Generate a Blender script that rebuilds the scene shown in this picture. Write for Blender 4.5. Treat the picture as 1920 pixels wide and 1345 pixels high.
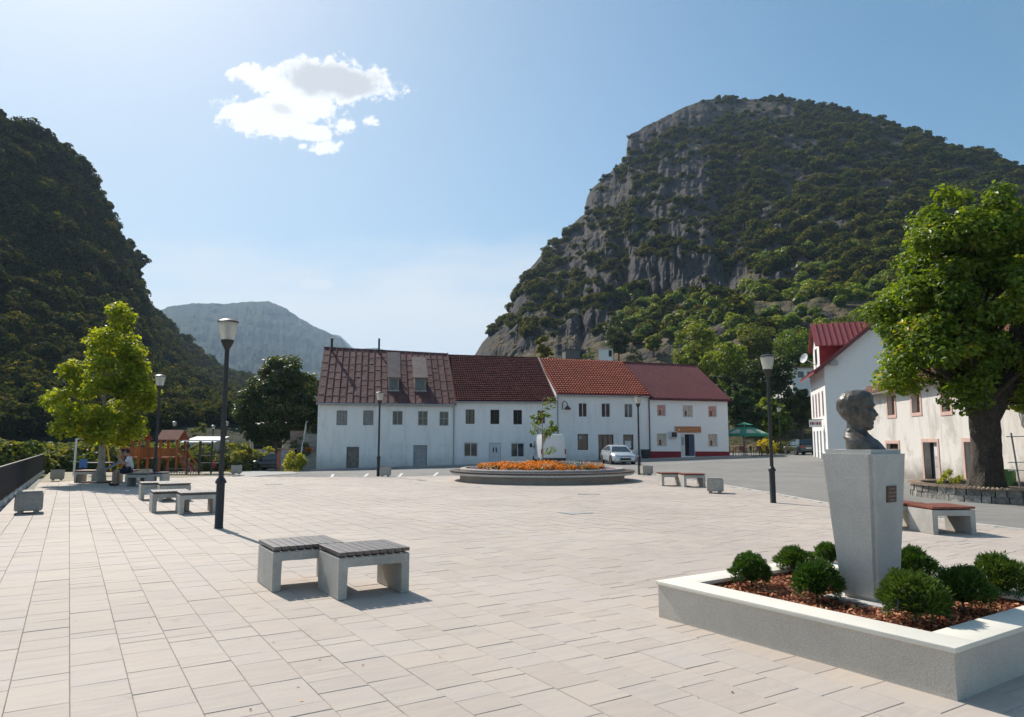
import bpy, bmesh, math, random
import numpy as np
from mathutils import Vector, Matrix
for _o in list(bpy.data.objects): bpy.data.objects.remove(_o)
R = math.radians
SC = bpy.context.scene
COL = SC.collection
# ---------------------------------------------------------------- camera
F = 1330.0; CX = 960.0; CY = 672.5; PITCH = math.atan(156/F); CAMZ = 1.65
cam = bpy.data.cameras.new('camera'); camo = bpy.data.objects.new('camera', cam); COL.objects.link(camo)
cam.sensor_width = 36; cam.lens = F/1920*36; cam.clip_start = .05; cam.clip_end = 20000
camo.location = (0, 0, CAMZ); camo.rotation_euler = (R(90)+PITCH, 0, 0); SC.camera = camo
# ---------------------------------------------------------------- sun, sky, exposure
SUN_EL, SUN_AZ = R(43), R(-36.8)
SUN = Vector((math.sin(SUN_AZ)*math.cos(SUN_EL), math.cos(SUN_AZ)*math.cos(SUN_EL), math.sin(SUN_EL)))
sl = bpy.data.lights.new('sun', 'SUN'); sl.energy = 4.5; sl.angle = R(.53); sl.color = (1, .93, .83)
so = bpy.data.objects.new('sun', sl); COL.objects.link(so); so.rotation_euler = (-SUN).to_track_quat('-Z', 'Y').to_euler()
so.location = (0, 0, 80)
SC.view_settings.view_transform = 'Standard'; SC.view_settings.look = 'None'
SC.view_settings.exposure = 0.47; SC.view_settings.gamma = 1; SC.view_settings.use_curve_mapping = False
SC.cycles.use_denoising = True
SC.cycles.max_bounces = 6; SC.cycles.diffuse_bounces = 3; SC.cycles.glossy_bounces = 2; SC.cycles.transmission_bounces = 4
SC.cycles.transparent_max_bounces = 6; SC.cycles.volume_bounces = 0
SC.cycles.use_adaptive_sampling = True; SC.cycles.adaptive_threshold = .02
SKY_STRENGTH = .093; HAZE_D = .00016

def ray(px, py):
    u = (px-CX)/F; v = (CY-py)/F
    return Vector((u, math.cos(PITCH)-v*math.sin(PITCH), math.sin(PITCH)+v*math.cos(PITCH)))
def smooth(a, b, x):
    t = min(1, max(0, (x-a)/(b-a))); return t*t*(3-2*t)
def gz(x, y):
    """height of the ground of the square and streets"""
    zr = min(.55, max(-.7, -.6+(x+15.8)*.0265))
    return zr*smooth(38, 58, y)
def Gz(px, py, z):
    d = ray(px, py); t = (z-CAMZ)/d.z
    return Vector((d.x*t, d.y*t, z))
def G(px, py):
    p = Gz(px, py, 0)
    for _ in range(6): p = Gz(px, py, gz(p.x, p.y))
    return p
def D(px, py, y):
    d = ray(px, py); t = y/d.y
    return Vector((d.x*t, y, CAMZ+d.z*t))
A = Vector((-math.sin(R(31.8)), math.cos(R(31.8)), 0)); B = Vector((math.cos(R(31.8)), math.sin(R(31.8)), 0))

# ---------------------------------------------------------------- node helpers
class NT:
    def __init__(s, tree): s.t = tree; s.n = tree.nodes; s.l = tree.links
    def node(s, typ, ins=None, **kw):
        n = s.n.new(typ)
        for k, v in kw.items(): setattr(n, k, v)
        for k, v in (ins or {}).items(): s.put(n.inputs[k], v)
        return n
    def put(s, inp, v):
        if hasattr(v, 'links') or isinstance(v, bpy.types.NodeSocket): s.l.new(v, inp)
        else: inp.default_value = v
    def math(s, op, a, b=0.0, c=None, clamp=False):
        n = s.n.new('ShaderNodeMath'); n.operation = op; n.use_clamp = clamp
        s.put(n.inputs[0], a); s.put(n.inputs[1], b)
        if c is not None: s.put(n.inputs[2], c)
        return n.outputs[0]
    def mix(s, f, a, b, mode='MIX'):
        n = s.n.new('ShaderNodeMix'); n.data_type = 'RGBA'; n.blend_type = mode
        s.put(n.inputs[0], f); s.put(n.inputs[6], col(a)); s.put(n.inputs[7], col(b)); return n.outputs[2]
    def ramp(s, f, pts, interp='LINEAR'):
        n = s.n.new('ShaderNodeValToRGB'); s.put(n.inputs[0], f); e = n.color_ramp.elements; n.color_ramp.interpolation = interp
        while len(e) < len(pts): e.new(.5)
        for i, (p, c) in enumerate(pts): e[i].position = p; e[i].color = col(c)
        return n.outputs[0]
    def noise(s, vec, scale, detail=3, rough=.55, dist=0):
        n = s.node('ShaderNodeTexNoise', {'Scale': scale, 'Detail': detail, 'Roughness': rough, 'Distortion': dist})
        if vec is not None: s.l.new(vec, n.inputs['Vector'])
        return n.outputs[0]
    def maprange(s, v, a, b, c=0., d=1., smoothstep=False):
        n = s.n.new('ShaderNodeMapRange'); n.clamp = True
        if smoothstep: n.interpolation_type = 'SMOOTHSTEP'
        s.put(n.inputs[0], v)
        for i, x in enumerate((a, b, c, d)): s.put(n.inputs[i+1], x)
        return n.outputs[0]
def col(c):
    if isinstance(c, bpy.types.NodeSocket): return c
    c = tuple(c) if not isinstance(c, (int, float)) else (c, c, c)
    return c if len(c) == 4 else c+(1.,)

# ---------------------------------------------------------------- world: daylight sky with one cumulus and pale cloud low down
W = bpy.data.worlds.new('World'); SC.world = W; W.use_nodes = True
w = NT(W.node_tree); w.n.clear()
sky = w.node('ShaderNodeTexSky', sky_type='NISHITA', sun_disc=False)
sky.sun_elevation = SUN_EL; sky.sun_rotation = SUN_AZ; sky.altitude = 600; sky.air_density = 1.0; sky.dust_density = 1.5; sky.ozone_density = 1.8
tc = w.node('ShaderNodeTexCoord'); sep = w.node('ShaderNodeSeparateXYZ', {0: tc.outputs['Generated']})
yy = w.math('MAXIMUM', sep.outputs[1], .05)
uu = w.math('DIVIDE', sep.outputs[0], yy); vv = w.math('DIVIDE', sep.outputs[2], yy)      # horizontal and vertical tangent of the direction
front = w.math('GREATER_THAN', sep.outputs[1], .2)
cmb = w.node('ShaderNodeCombineXYZ', {0: uu, 1: vv, 2: 0.})
n1 = w.noise(cmb.outputs[0], 22, 4, .62, .2); n2 = w.noise(cmb.outputs[0], 75, 3, .6)
def blob(px, py, rx, ry, rot=0.):
    d = ray(px, py); cu, cv = d.x/d.y, d.z/d.y; k = 1340.
    a = w.math('SUBTRACT', uu, cu); b = w.math('SUBTRACT', vv, cv)
    c, s_ = math.cos(rot), math.sin(rot)
    a2 = w.math('ADD', w.math('MULTIPLY', a, c), w.math('MULTIPLY', b, s_)); b2 = w.math('SUBTRACT', w.math('MULTIPLY', b, c), w.math('MULTIPLY', a, s_))
    a3 = w.math('MULTIPLY', a2, k/rx); b3 = w.math('MULTIPLY', b2, k/ry)
    q = w.math('SQRT', w.math('ADD', w.math('MULTIPLY', a3, a3), w.math('MULTIPLY', b3, b3)))
    return w.math('SUBTRACT', 1., q)
up = blob(622, 152, 150, 52, R(-6))
body = up
for bl in [(500, 222, 115, 46, R(-8)), (560, 190, 95, 70, 0), (575, 246, 62, 24, R(-5)), (462, 132, 46, 24, R(10)), (505, 150, 60, 34, 0), (455, 205, 62, 22, R(12))]:
    body = w.math('MAXIMUM', body, blob(*bl))
small = blob(636, 236, 34, 20)
for bl in [(697, 228, 26, 18, R(-25)), (605, 276, 46, 14, R(8)), (568, 274, 14, 10, 0)]: small = w.math('MAXIMUM', small, blob(*bl))
small = w.math('MULTIPLY', small, .55)
body = w.math('MAXIMUM', body, small)
dens = w.math('ADD', body, w.math('ADD', w.math('MULTIPLY', w.math('SUBTRACT', n1, .5), 1.25), w.math('MULTIPLY', w.math('SUBTRACT', n2, .5), .95)))
cmask = w.math('MULTIPLY', w.maprange(dens, .02, .34, 0, 1, True), front)
core = w.math('MULTIPLY', w.maprange(w.math('ADD', up, w.math('MULTIPLY', w.math('SUBTRACT', n1, .5), .9)), .22, .55, 0, 1, True), .95)
core2 = w.math('MULTIPLY', w.maprange(w.math('ADD', blob(530, 205, 34, 15, R(-15)), w.math('MULTIPLY', w.math('SUBTRACT', n1, .5), .9)), .1, .6, 0, 1, True), .6)
core = w.math('MAXIMUM', core, core2)
CLOUD = 8.6
ccol = w.mix(core, (CLOUD, CLOUD, CLOUD), (5.3, 5.45, 5.7))
# low pale cloud bank over the far hills, thin veil above
n3 = w.noise(w.node('ShaderNodeCombineXYZ', {0: uu, 1: w.math('MULTIPLY', vv, 2.6), 2: 3.}).outputs[0], 5, 3, .55)
n4 = w.noise(w.node('ShaderNodeCombineXYZ', {0: uu, 1: w.math('MULTIPLY', vv, 1.6), 2: 9.}).outputs[0], 3.2, 3, .6)
bank = w.maprange(w.math('ADD', vv, w.math('MULTIPLY', w.math('SUBTRACT', n3, .5), .17)), .17, .31, .95, 0, True)
pale = w.math('MULTIPLY', w.maprange(uu, -.75, .62, .58, .0, True), w.maprange(vv, .75, .1, .75, 1.))
puffs = w.maprange(w.math('ADD', w.math('MAXIMUM', blob(592, 534, 60, 22), blob(808, 552, 50, 18)), w.math('MULTIPLY', w.math('SUBTRACT', n1, .5), 1.6)), .1, .7, 0, .85, True)
bank = w.math('MAXIMUM', bank, w.math('MULTIPLY', puffs, front))
veil = w.math('MULTIPLY', w.maprange(n4, .42, .72, 0, .38, True), w.maprange(uu, -.6, .35, 1, .15))
hs = w.node('ShaderNodeHueSaturation', {'Hue': .484, 'Saturation': 1.22, 'Color': sky.outputs[0]})
skycol = w.mix(w.math('MAXIMUM', veil, pale), hs.outputs[0], (3.7, 4.55, 5.05)); skycol = w.mix(bank, skycol, (7.0, 7.05, 7.1))
fin = w.mix(cmask, skycol, ccol)
bg = w.node('ShaderNodeBackground', {0: fin, 1: SKY_STRENGTH})
wo = w.node('ShaderNodeOutputWorld', {0: bg.outputs[0]})
W.cycles.sampling_method = 'MANUAL'; W.cycles.sample_map_resolution = 512

# ---------------------------------------------------------------- materials
MATS = {}
def newmat(name):
    m = bpy.data.materials.new(name); m.use_nodes = True; t = NT(m.node_tree); t.n.clear()
    MATS[name] = m; return m, t
def finish(t, bs): t.node('ShaderNodeOutputMaterial', {0: bs})
def pm(name, base, rough=.8, var=.25, scale=3., base2=None, fine=40., fvar=.12, bump=.0, bscale=60., metal=0., spec=.4, objvar=0., coat=0.):
    """plain procedural surface: two noise scales of colour change and a fine relief"""
    m, t = newmat(name); tc = t.node('ShaderNodeTexCoord'); v = tc.outputs['Object']
    g = t.node('ShaderNodeNewGeometry').outputs['Position']
    b2 = base2 or tuple(c*(1-var) for c in base); b1 = base if base2 else tuple(min(1, c*(1+var*.5)) for c in base)
    f = t.maprange(t.noise(g, scale, 4, .6), .3, .7)
    c = t.mix(f, b1, b2)
    f2 = t.maprange(t.noise(g, fine, 3, .6), .3, .7, 1-fvar, 1+fvar)
    c = t.mix(1., c, t.node('ShaderNodeCombineColor', {0: f2, 1: f2, 2: f2}).outputs[0], 'MULTIPLY')
    if objvar:
        rnd = t.node('ShaderNodeObjectInfo').outputs['Random']; k = t.maprange(rnd, 0, 1, 1-objvar, 1+objvar)
        c = t.mix(1., c, t.node('ShaderNodeCombineColor', {0: k, 1: k, 2: k}).outputs[0], 'MULTIPLY')
    bs = t.node('ShaderNodeBsdfPrincipled', {'Base Color': c, 'Roughness': rough, 'Metallic': metal, 'Specular IOR Level': spec, 'Coat Weight': coat})
    if bump:
        bn = t.node('ShaderNodeBump', {'Strength': 1., 'Distance': bump, 'Height': t.noise(g, bscale, 4, .6)}); t.l.new(bn.outputs[0], bs.inputs['Normal'])
    finish(t, bs.outputs[0]); return m
def leafmat(name, cols, trans=.4, rough=.45, yellow=(.22, .25, .03), yf=.06):
    """leaves: colour per leaf from the 'tint' attribute, light passing through"""
    m, t = newmat(name)
    at = t.node('ShaderNodeAttribute', attribute_name='tint').outputs['Fac']
    oi = t.node('ShaderNodeObjectInfo').outputs['Random']
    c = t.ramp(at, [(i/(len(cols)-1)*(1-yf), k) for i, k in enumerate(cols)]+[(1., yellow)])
    k = t.maprange(oi, 0, 1, .72, 1.3); k2 = t.maprange(oi, 0, 1, .85, 1.1)
    c = t.mix(1., c, t.node('ShaderNodeCombineColor', {0: k, 1: k2, 2: k2}).outputs[0], 'MULTIPLY')
    bs = t.node('ShaderNodeBsdfPrincipled', {'Base Color': c, 'Roughness': rough, 'Specular IOR Level': .35 if rough < .5 else .06})
    c2 = t.mix(1., c, (1.7, 1.5, .5), 'MULTIPLY')
    tr = t.node('ShaderNodeBsdfTranslucent', {'Color': c2})
    mx = t.node('ShaderNodeMixShader', {0: trans, 1: bs.outputs[0], 2: tr.outputs[0]}); finish(t, mx.outputs[0]); return m

# ---------------------------------------------------------------- mesh building
ROOTLOC = {}
def fastmesh(name, verts, faces_flat, n_per, mats, tint=None, smooth_=False, midx=None):
    """verts (N,3), faces_flat (M*n_per) vertex indices"""
    me = bpy.data.meshes.new(name); verts = np.asarray(verts, dtype=np.float32); fl = np.asarray(faces_flat, dtype=np.int32).ravel()
    nf = len(fl)//n_per
    me.vertices.add(len(verts)); me.vertices.foreach_set('co', verts.ravel())
    me.loops.add(len(fl)); me.loops.foreach_set('vertex_index', fl)
    me.polygons.add(nf); me.polygons.foreach_set('loop_start', np.arange(nf, dtype=np.int32)*n_per)
    if smooth_: me.polygons.foreach_set('use_smooth', np.ones(nf, dtype=bool))
    else: me.polygons.foreach_set('use_smooth', np.zeros(nf, dtype=bool))
    for m in mats: me.materials.append(m)
    if midx is not None: me.polygons.foreach_set('material_index', np.asarray(midx, dtype=np.int32))
    if tint is not None:
        a = me.attributes.new('tint', 'FLOAT', 'FACE'); a.data.foreach_set('value', np.asarray(tint, dtype=np.float32))
    me.update(calc_edges=True); return me
def link(name, me, parent=None, loc=(0, 0, 0), rz=0.):
    o = bpy.data.objects.new(name, me); COL.objects.link(o); o.location = loc; o.rotation_euler = (0, 0, rz)
    if parent: o.parent = parent
    return o
def tag(o, label=None, cat=None, group=None, kind=None):
    if label: o['label'] = label
    if cat: o['category'] = cat
    if group: o['group'] = group
    if kind: o['kind'] = kind
    return o
def thing(name, label, cat, loc=(0, 0, 0), rz=0., group=None):
    o = bpy.data.objects.new(name, None); COL.objects.link(o); o.location = loc; o.rotation_euler = (0, 0, rz); o.empty_display_size = .2
    return tag(o, label, cat, group)
CHILD = {}
def kids(o): return CHILD.get(o.name, [])
def reg(c, p): CHILD.setdefault(p.name, []).append(c)
def copy_tree(o, parent=None):
    c = o.copy(); COL.objects.link(c)
    if parent: c.parent = parent; reg(c, parent)
    for k in list(kids(o)): copy_tree(k, c)
    return c
class MB:
    """collects boxes, tubes, lathes and prisms, links them as one mesh object"""
    def __init__(s): s.v = []; s.f = []; s.m = []; s.cur = 0
    def add(s, vs, fs):
        b = len(s.v); s.v += [Vector(p) for p in vs]
        for f in fs: s.f.append(tuple(i+b for i in f)); s.m.append(s.cur)
        return s
    def box(s, x0, x1, y0, y1, z0, z1, M=None):
        vs = [Vector((x, y, z)) for z in (z0, z1) for y in (y0, y1) for x in (x0, x1)]
        if M: vs = [M @ p for p in vs]
        return s.add(vs, [(0, 2, 3, 1), (4, 5, 7, 6), (0, 1, 5, 4), (2, 6, 7, 3), (0, 4, 6, 2), (1, 3, 7, 5)])
    def bbox(s, x0, x1, y0, y1, z0, z1, b=.01, M=None):
        """box with chamfered edges"""
        bm = bmesh.new(); bmesh.ops.create_cube(bm, size=1.)
        for q in bm.verts: q.co = Vector(((x0+x1)/2+q.co.x*(x1-x0), (y0+y1)/2+q.co.y*(y1-y0), (z0+z1)/2+q.co.z*(z1-z0)))
        bmesh.ops.bevel(bm, geom=bm.edges[:], offset=b, segments=2, affect='EDGES', profile=.6)
        return s.frombm(bm, M)
    def frombm(s, bm, M=None):
        bm.verts.index_update(); vs = [M @ q.co if M else q.co.copy() for q in bm.verts]; fs = [[q.index for q in f.verts] for f in bm.faces]
        bm.free(); return s.add(vs, fs)
    def hexa(s, p):
        """eight corners: bottom four anticlockwise, then top four"""
        return s.add(p, [(3, 2, 1, 0), (4, 5, 6, 7), (0, 1, 5, 4), (1, 2, 6, 5), (2, 3, 7, 6), (3, 0, 4, 7)])
    def bar(s, a, b, wd, ht=None, up=(0, 0, 1)):
        a = Vector(a); b = Vector(b); ht = ht or wd; d = (b-a).normalized(); up = Vector(up)
        if abs(d.dot(up)) > .98: up = Vector((0, 1, 0))
        x = d.cross(up).normalized(); y = x.cross(d).normalized(); x *= wd/2; y *= ht/2
        return s.hexa([a-x-y, a+x-y, b+x-y, b-x-y, a-x+y, a+x+y, b+x+y, b-x+y])
    def tube(s, pts, rad, n=8, cap=True):
        pts = [Vector(p) for p in pts]; rad = rad if isinstance(rad, (list, tuple)) else [rad]*len(pts)
        b = len(s.v); prev = None
        for i, p in enumerate(pts):
            d = (pts[min(i+1, len(pts)-1)]-pts[max(i-1, 0)]).normalized()
            if prev is None: x = d.orthogonal().normalized()
            else: x = (prev-d*prev.dot(d)).normalized()
            prev = x; y = d.cross(x)
            for k in range(n):
                a = 2*math.pi*k/n; s.v.append(p+(x*math.cos(a)+y*math.sin(a))*rad[i])
        for i in range(len(pts)-1):
            for k in range(n):
                k2 = (k+1) % n; s.f.append((b+i*n+k, b+i*n+k2, b+(i+1)*n+k2, b+(i+1)*n+k)); s.m.append(s.cur)
        if cap:
            s.f.append(tuple(b+k for k in reversed(range(n)))); s.m.append(s.cur)
            e = b+(len(pts)-1)*n; s.f.append(tuple(e+k for k in range(n))); s.m.append(s.cur)
        return s
    def lathe(s, prof, c=(0, 0, 0), n=24, a0=0., closed=False, M=None):
        """prof: (radius, z) list"""
        b = len(s.v); c = Vector(c)
        for r, z in prof:
            for k in range(n):
                a = a0+2*math.pi*k/n; p = c+Vector((r*math.cos(a), r*math.sin(a), z)); s.v.append(M @ p if M else p)
        L = len(prof)
        for i in range(L if closed else L-1):
            j = (i+1) % L
            for k in range(n):
                k2 = (k+1) % n; s.f.append((b+i*n+k, b+i*n+k2, b+j*n+k2, b+j*n+k)); s.m.append(s.cur)
        if not closed:
            if prof[0][0] > 1e-4: s.f.append(tuple(b+k for k in reversed(range(n)))); s.m.append(s.cur)
            if prof[-1][0] > 1e-4: s.f.append(tuple(b+(L-1)*n+k for k in range(n))); s.m.append(s.cur)
        return s
    def prism(s, poly, h):
        """closed polygon of 3-D points pushed along vector h"""
        n = len(poly); h = Vector(h); poly = [Vector(p) for p in poly]
        return s.add(poly+[p+h for p in poly], [tuple(reversed(range(n))), tuple(range(n, 2*n))]+[(i, (i+1) % n, n+(i+1) % n, n+i) for i in range(n)])
    def mat(s, i): s.cur = i; return s
    def mesh(s, name, mats, off=None, smooth_=False):
        me = bpy.data.meshes.new(name); vs = s.v if off is None else [p-off for p in s.v]
        me.from_pydata([tuple(p) for p in vs], [], s.f)
        for m in (mats if isinstance(mats, (list, tuple)) else [mats]): me.materials.append(m)
        me.polygons.foreach_set('material_index', s.m)
        bm = bmesh.new(); bm.from_mesh(me); bmesh.ops.recalc_face_normals(bm, faces=bm.faces[:]); bm.to_mesh(me); bm.free()
        if smooth_:
            me.polygons.foreach_set('use_smooth', [True]*len(me.polygons)); me.set_sharp_from_angle(angle=R(38))
        me.update(); return me
    def build(s, name, mats, parent=None, root=None, smooth_=False):
        """parts: mesh in world coordinates, shifted by the root's location"""
        r = root
        if parent is not None and r is None:
            r = parent
            while r.parent: r = r.parent
        off = Vector(r.location) if r is not None else None
        o = link(name, s.mesh(name, mats, off, smooth_), parent)
        if parent: reg(o, parent)
        return o
def solo(mb, name, mats, label, cat, loc, group=None, smooth_=False, kind=None):
    """a thing that is one mesh, its origin at its base"""
    loc = Vector(loc); o = link(name, mb.mesh(name, mats, loc, smooth_), None, loc)
    return tag(o, label, cat, group, kind)
# ---------------------------------------------------------------- vector noise
def vnoise(p, seed=0):
    p = np.asarray(p, dtype=np.float64); i = np.floor(p).astype(np.int64); f = p-i; f = f*f*f*(f*(f*6-15)+10)
    def h(a, b, c):
        n = (a*374761393+b*668265263+c*2147483647+seed*974634777) & 0xffffffff
        n = ((n ^ (n >> 13))*1274126177) & 0xffffffff; n = (n ^ (n >> 16)) & 0xffff
        return n/65535.
    r = 0
    for dx in (0, 1):
        for dy in (0, 1):
            for dz in (0, 1):
                wgt = (f[..., 0] if dx else 1-f[..., 0])*(f[..., 1] if dy else 1-f[..., 1])*(f[..., 2] if dz else 1-f[..., 2])
                r = r+wgt*h(i[..., 0]+dx, i[..., 1]+dy, i[..., 2]+dz)
    return r
def fbm(p, octv=4, seed=0, ridged=False):
    s = 0; a = 1; t = 0; p = np.asarray(p, dtype=np.float64)
    for o in range(octv):
        n = vnoise(p*(2**o)+o*17.3, seed+o); n = 1-np.abs(2*n-1) if ridged else n
        s = s+a*n; t += a; a *= .5
    return s/t
# ================================================================ materials used all over
M_conc = pm('concrete', (.46, .44, .40), .85, .22, 2.2, fine=55, fvar=.14, bump=.003, bscale=120)
M_concd = pm('concrete_aged', (.38, .36, .325), .9, .3, 1.6, fine=25, fvar=.2, bump=.004, bscale=70)
M_cope = pm('coping_stone', (.74, .70, .61), .7, .08, 1.5, fine=80, fvar=.05, bump=.001, bscale=200)
M_render = pm('planter_render', (.60, .55, .48), .95, .12, 1.2, fine=140, fvar=.28, bump=.005, bscale=260)
M_wood = pm('bench_wood', (.085, .05, .035), .55, .35, 6, fine=60, fvar=.2, bump=.001, spec=.6)
M_woodr = pm('bench_wood_red', (.22, .06, .035), .5, .35, 6, fine=60, fvar=.2, spec=.6)
M_black = pm('black_paint', (.022, .021, .023), .45, .2, 5, fine=60, fvar=.2, spec=.5)
M_iron = pm('dark_iron', (.035, .034, .036), .6, .3, 8, fine=90, fvar=.2)
M_asphalt = pm('asphalt', (.235, .225, .21), .92, .18, .35, fine=2.2, fvar=.1, bump=.004, bscale=160)
M_path = pm('pale_lane', (.40, .385, .36), .92, .14, .3, fine=2., fvar=.1, bump=.003, bscale=120)
M_sand = pm('playground_sand', (.40, .34, .26), .95, .2, .5, base2=(.30, .27, .17), fine=6, fvar=.15, bump=.01, bscale=40)
M_walk = pm('sidewalk_concrete', (.36, .345, .33), .9, .15, .8, fine=12, fvar=.1, bump=.002, bscale=90)
M_kerb = pm('kerb_stone', (.55, .54, .51), .85, .12, 1.5, fine=30, fvar=.1, bump=.002)
M_white = pm('white_marking', (.62, .61, .58), .8, .2, 4, fine=30, fvar=.2)
M_glass = pm('window_glass', (.03, .035, .04), .06, .4, .8, fine=3, fvar=.3, spec=.7)
M_chrome = pm('bare_metal', (.5, .5, .5), .35, .1, 5, metal=1.)
M_bark = pm('bark', (.13, .10, .075), .95, .4, 5, fine=22, fvar=.35, bump=.03, bscale=18)
M_barkp = pm('pale_bark', (.36, .31, .25), .9, .3, 4, fine=18, fvar=.25, bump=.01, bscale=20)
M_barkd = pm('old_bark', (.075, .062, .05), .95, .4, 3, fine=16, fvar=.4, bump=.05, bscale=12)
L_big = leafmat('leaf_linden', [(.04, .09, .01), (.085, .165, .016), (.14, .235, .026), (.20, .29, .036)], .5, .42, (.34, .30, .04), .05)
L_yel = leafmat('leaf_plane', [(.15, .19, .014), (.25, .29, .02), (.36, .38, .03), (.46, .44, .04)], .6, .42, (.42, .36, .05), .08)
L_dark = leafmat('leaf_dark', [(.025, .045, .012), (.045, .075, .018), (.075, .11, .028), (.115, .15, .045)], .35, .45, (.2, .2, .05), .04)
L_mid = leafmat('leaf_mid', [(.05, .095, .012), (.095, .155, .018), (.15, .22, .025), (.21, .28, .035)], .52, .45, (.28, .28, .04), .04)
L_olive = leafmat('leaf_olive', [(.055, .08, .022), (.10, .13, .032), (.15, .18, .045), (.20, .215, .065)], .45, .5, (.26, .2, .06), .08)
L_hill = leafmat('leaf_hill', [(.016, .026, .007), (.036, .05, .011), (.072, .092, .017), (.16, .17, .03)], .5, .8, (.2, .165, .05), .07)
L_forest = leafmat('leaf_forest', [(.014, .022, .008), (.03, .042, .012), (.052, .068, .016), (.095, .105, .024)], .42, .8, (.15, .125, .035), .07)
L_shrub = leafmat('leaf_shrub', [(.014, .042, .008), (.03, .075, .012), (.05, .11, .018), (.08, .15, .03)], .3, .45, (.14, .18, .04), .03)

def hillmat(name, rock, grass, green, rocky=.62, soft=.12, scale=.03):
    m, t = newmat(name); g = t.node('ShaderNodeNewGeometry'); P = g.outputs['Position']
    nz = t.node('ShaderNodeSeparateXYZ', {0: g.outputs['Normal']}).outputs[2]
    nn = t.noise(P, scale, 5, .6); n2 = t.noise(P, scale*6, 5, .65); n3 = t.noise(P, scale*22, 4, .6)
    st = t.node('ShaderNodeMapping', {0: P, 3: (.12, .12, .018)}).outputs[0]; streak = t.noise(st, 1.6, 5, .65, .5)
    rk = t.mix(t.maprange(streak, .3, .7), tuple(c*.5 for c in rock), tuple(c*1.35 for c in rock))
    rk = t.mix(t.maprange(n3, .35, .7, 0, .6), rk, tuple(c*.6 for c in rock))
    gr = t.mix(t.maprange(n2, .42, .6), grass, green)
    gr = t.mix(t.maprange(n3, .3, .75, 0, .5), gr, tuple(c*.55 for c in grass))
    f = t.maprange(t.math('ADD', nz, t.math('MULTIPLY', t.math('SUBTRACT', n2, .5), .35)), rocky-soft, rocky+soft)
    c = t.mix(f, rk, gr)
    bn = t.node('ShaderNodeBump', {'Strength': 1., 'Distance': 1.6, 'Height': t.math('ADD', n2, t.math('MULTIPLY', n3, .5))})
    bs = t.node('ShaderNodeBsdfPrincipled', {'Base Color': c, 'Roughness': .95, 'Specular IOR Level': .15, 'Normal': bn.outputs[0]})
    finish(t, bs.outputs[0]); return m
M_hill = hillmat('mountainside', (.078, .07, .073), (.17, .125, .07), (.045, .052, .018), .80, .08)
M_wood_hill = hillmat('wooded_slope', (.05, .05, .045), (.035, .04, .018), (.02, .028, .01), .3)

def forestfar(name, c1, c2):
    m, t = newmat(name); P = t.node('ShaderNodeNewGeometry').outputs['Position']
    n1 = t.noise(P, .0035, 5, .6); n2 = t.noise(P, .05, 5, .75)
    c = t.mix(t.maprange(n1, .35, .65), c1, c2); c = t.mix(t.maprange(n2, .3, .7, 0, .75), c, tuple(k*.35 for k in c1))
    bn = t.node('ShaderNodeBump', {'Strength': 1., 'Distance': 45., 'Height': n2})
    bs = t.node('ShaderNodeBsdfPrincipled', {'Base Color': c, 'Roughness': 1., 'Specular IOR Level': .1, 'Normal': bn.outputs[0]}); finish(t, bs.outputs[0]); return m
M_far = forestfar('far_forest', (.036, .062, .022), (.065, .09, .032))

# ================================================================ ground sheets
def gridsheet(xs, ys, zf, keep=None):
    vs = []; idx = {}; fs = []
    for j, y in enumerate(ys):
        for i, x in enumerate(xs): vs.append((x, y, zf(x, y)))
    n = len(xs)
    for j in range(len(ys)-1):
        for i in range(n-1):
            cx_, cy_ = (xs[i]+xs[i+1])/2, (ys[j]+ys[j+1])/2
            if keep is None or keep(cx_, cy_): fs.append((j*n+i, j*n+i+1, (j+1)*n+i+1, (j+1)*n+i))
    return vs, fs
def sheet(name, vs, fs, mat, smooth_=True):
    me = bpy.data.meshes.new(name); me.from_pydata(vs, [], fs); me.materials.append(mat)
    if smooth_: me.polygons.foreach_set('use_smooth', [True]*len(me.polygons))
    me.update(); return tag(link(name, me), kind='structure')
def inpoly(x, y, poly):
    c = False; j = len(poly)-1
    for i in range(len(poly)):
        xi, yi = poly[i][0], poly[i][1]; xj, yj = poly[j][0], poly[j][1]
        if (yi > y) != (yj > y) and x < (xj-xi)*(y-yi)/(yj-yi)+xi: c = not c
        j = i
    return c
def polysheet(name, poly, dz, mat, step=2.):
    """polygon sheet that follows the ground"""
    bm = bmesh.new(); vs = [bm.verts.new((p[0], p[1], 0)) for p in poly]; bm.faces.new(vs)
    xs = [p[0] for p in poly]; ys = [p[1] for p in poly]
    for ax, lo, hi in (((0, 1, 0), min(ys), max(ys)), ((1, 0, 0), min(xs), max(xs))):
        k = lo+step
        while k < hi:
            co = (0, k, 0) if ax[1] else (k, 0, 0)
            bmesh.ops.bisect_plane(bm, geom=bm.verts[:]+bm.edges[:]+bm.faces[:], plane_co=co, plane_no=ax); k += step
    for q in bm.verts: q.co.z = gz(q.co.x, q.co.y)+dz
    for f in bm.faces:
        if f.normal.z < 0: f.normal_flip()
    me = bpy.data.meshes.new(name); bm.to_mesh(me); bm.free(); me.materials.append(mat)
    return tag(link(name, me), kind='structure')
m, t = newmat('meadow_ground'); P = t.node('ShaderNodeNewGeometry').outputs['Position']
n1 = t.noise(P, .12, 5, .6); n2 = t.noise(P, 1.8, 5, .7)
c = t.mix(t.maprange(n1, .4, .62), (.13, .14, .045), (.27, .22, .12)); c = t.mix(t.maprange(n2, .35, .7, 0, .55), c, (.06, .075, .02))
bs = t.node('ShaderNodeBsdfPrincipled', {'Base Color': c, 'Roughness': 1., 'Specular IOR Level': .1, 'Normal': t.node('ShaderNodeBump', {'Strength': 1., 'Distance': .08, 'Height': n2}).outputs[0]}); finish(t, bs.outputs[0])
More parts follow.
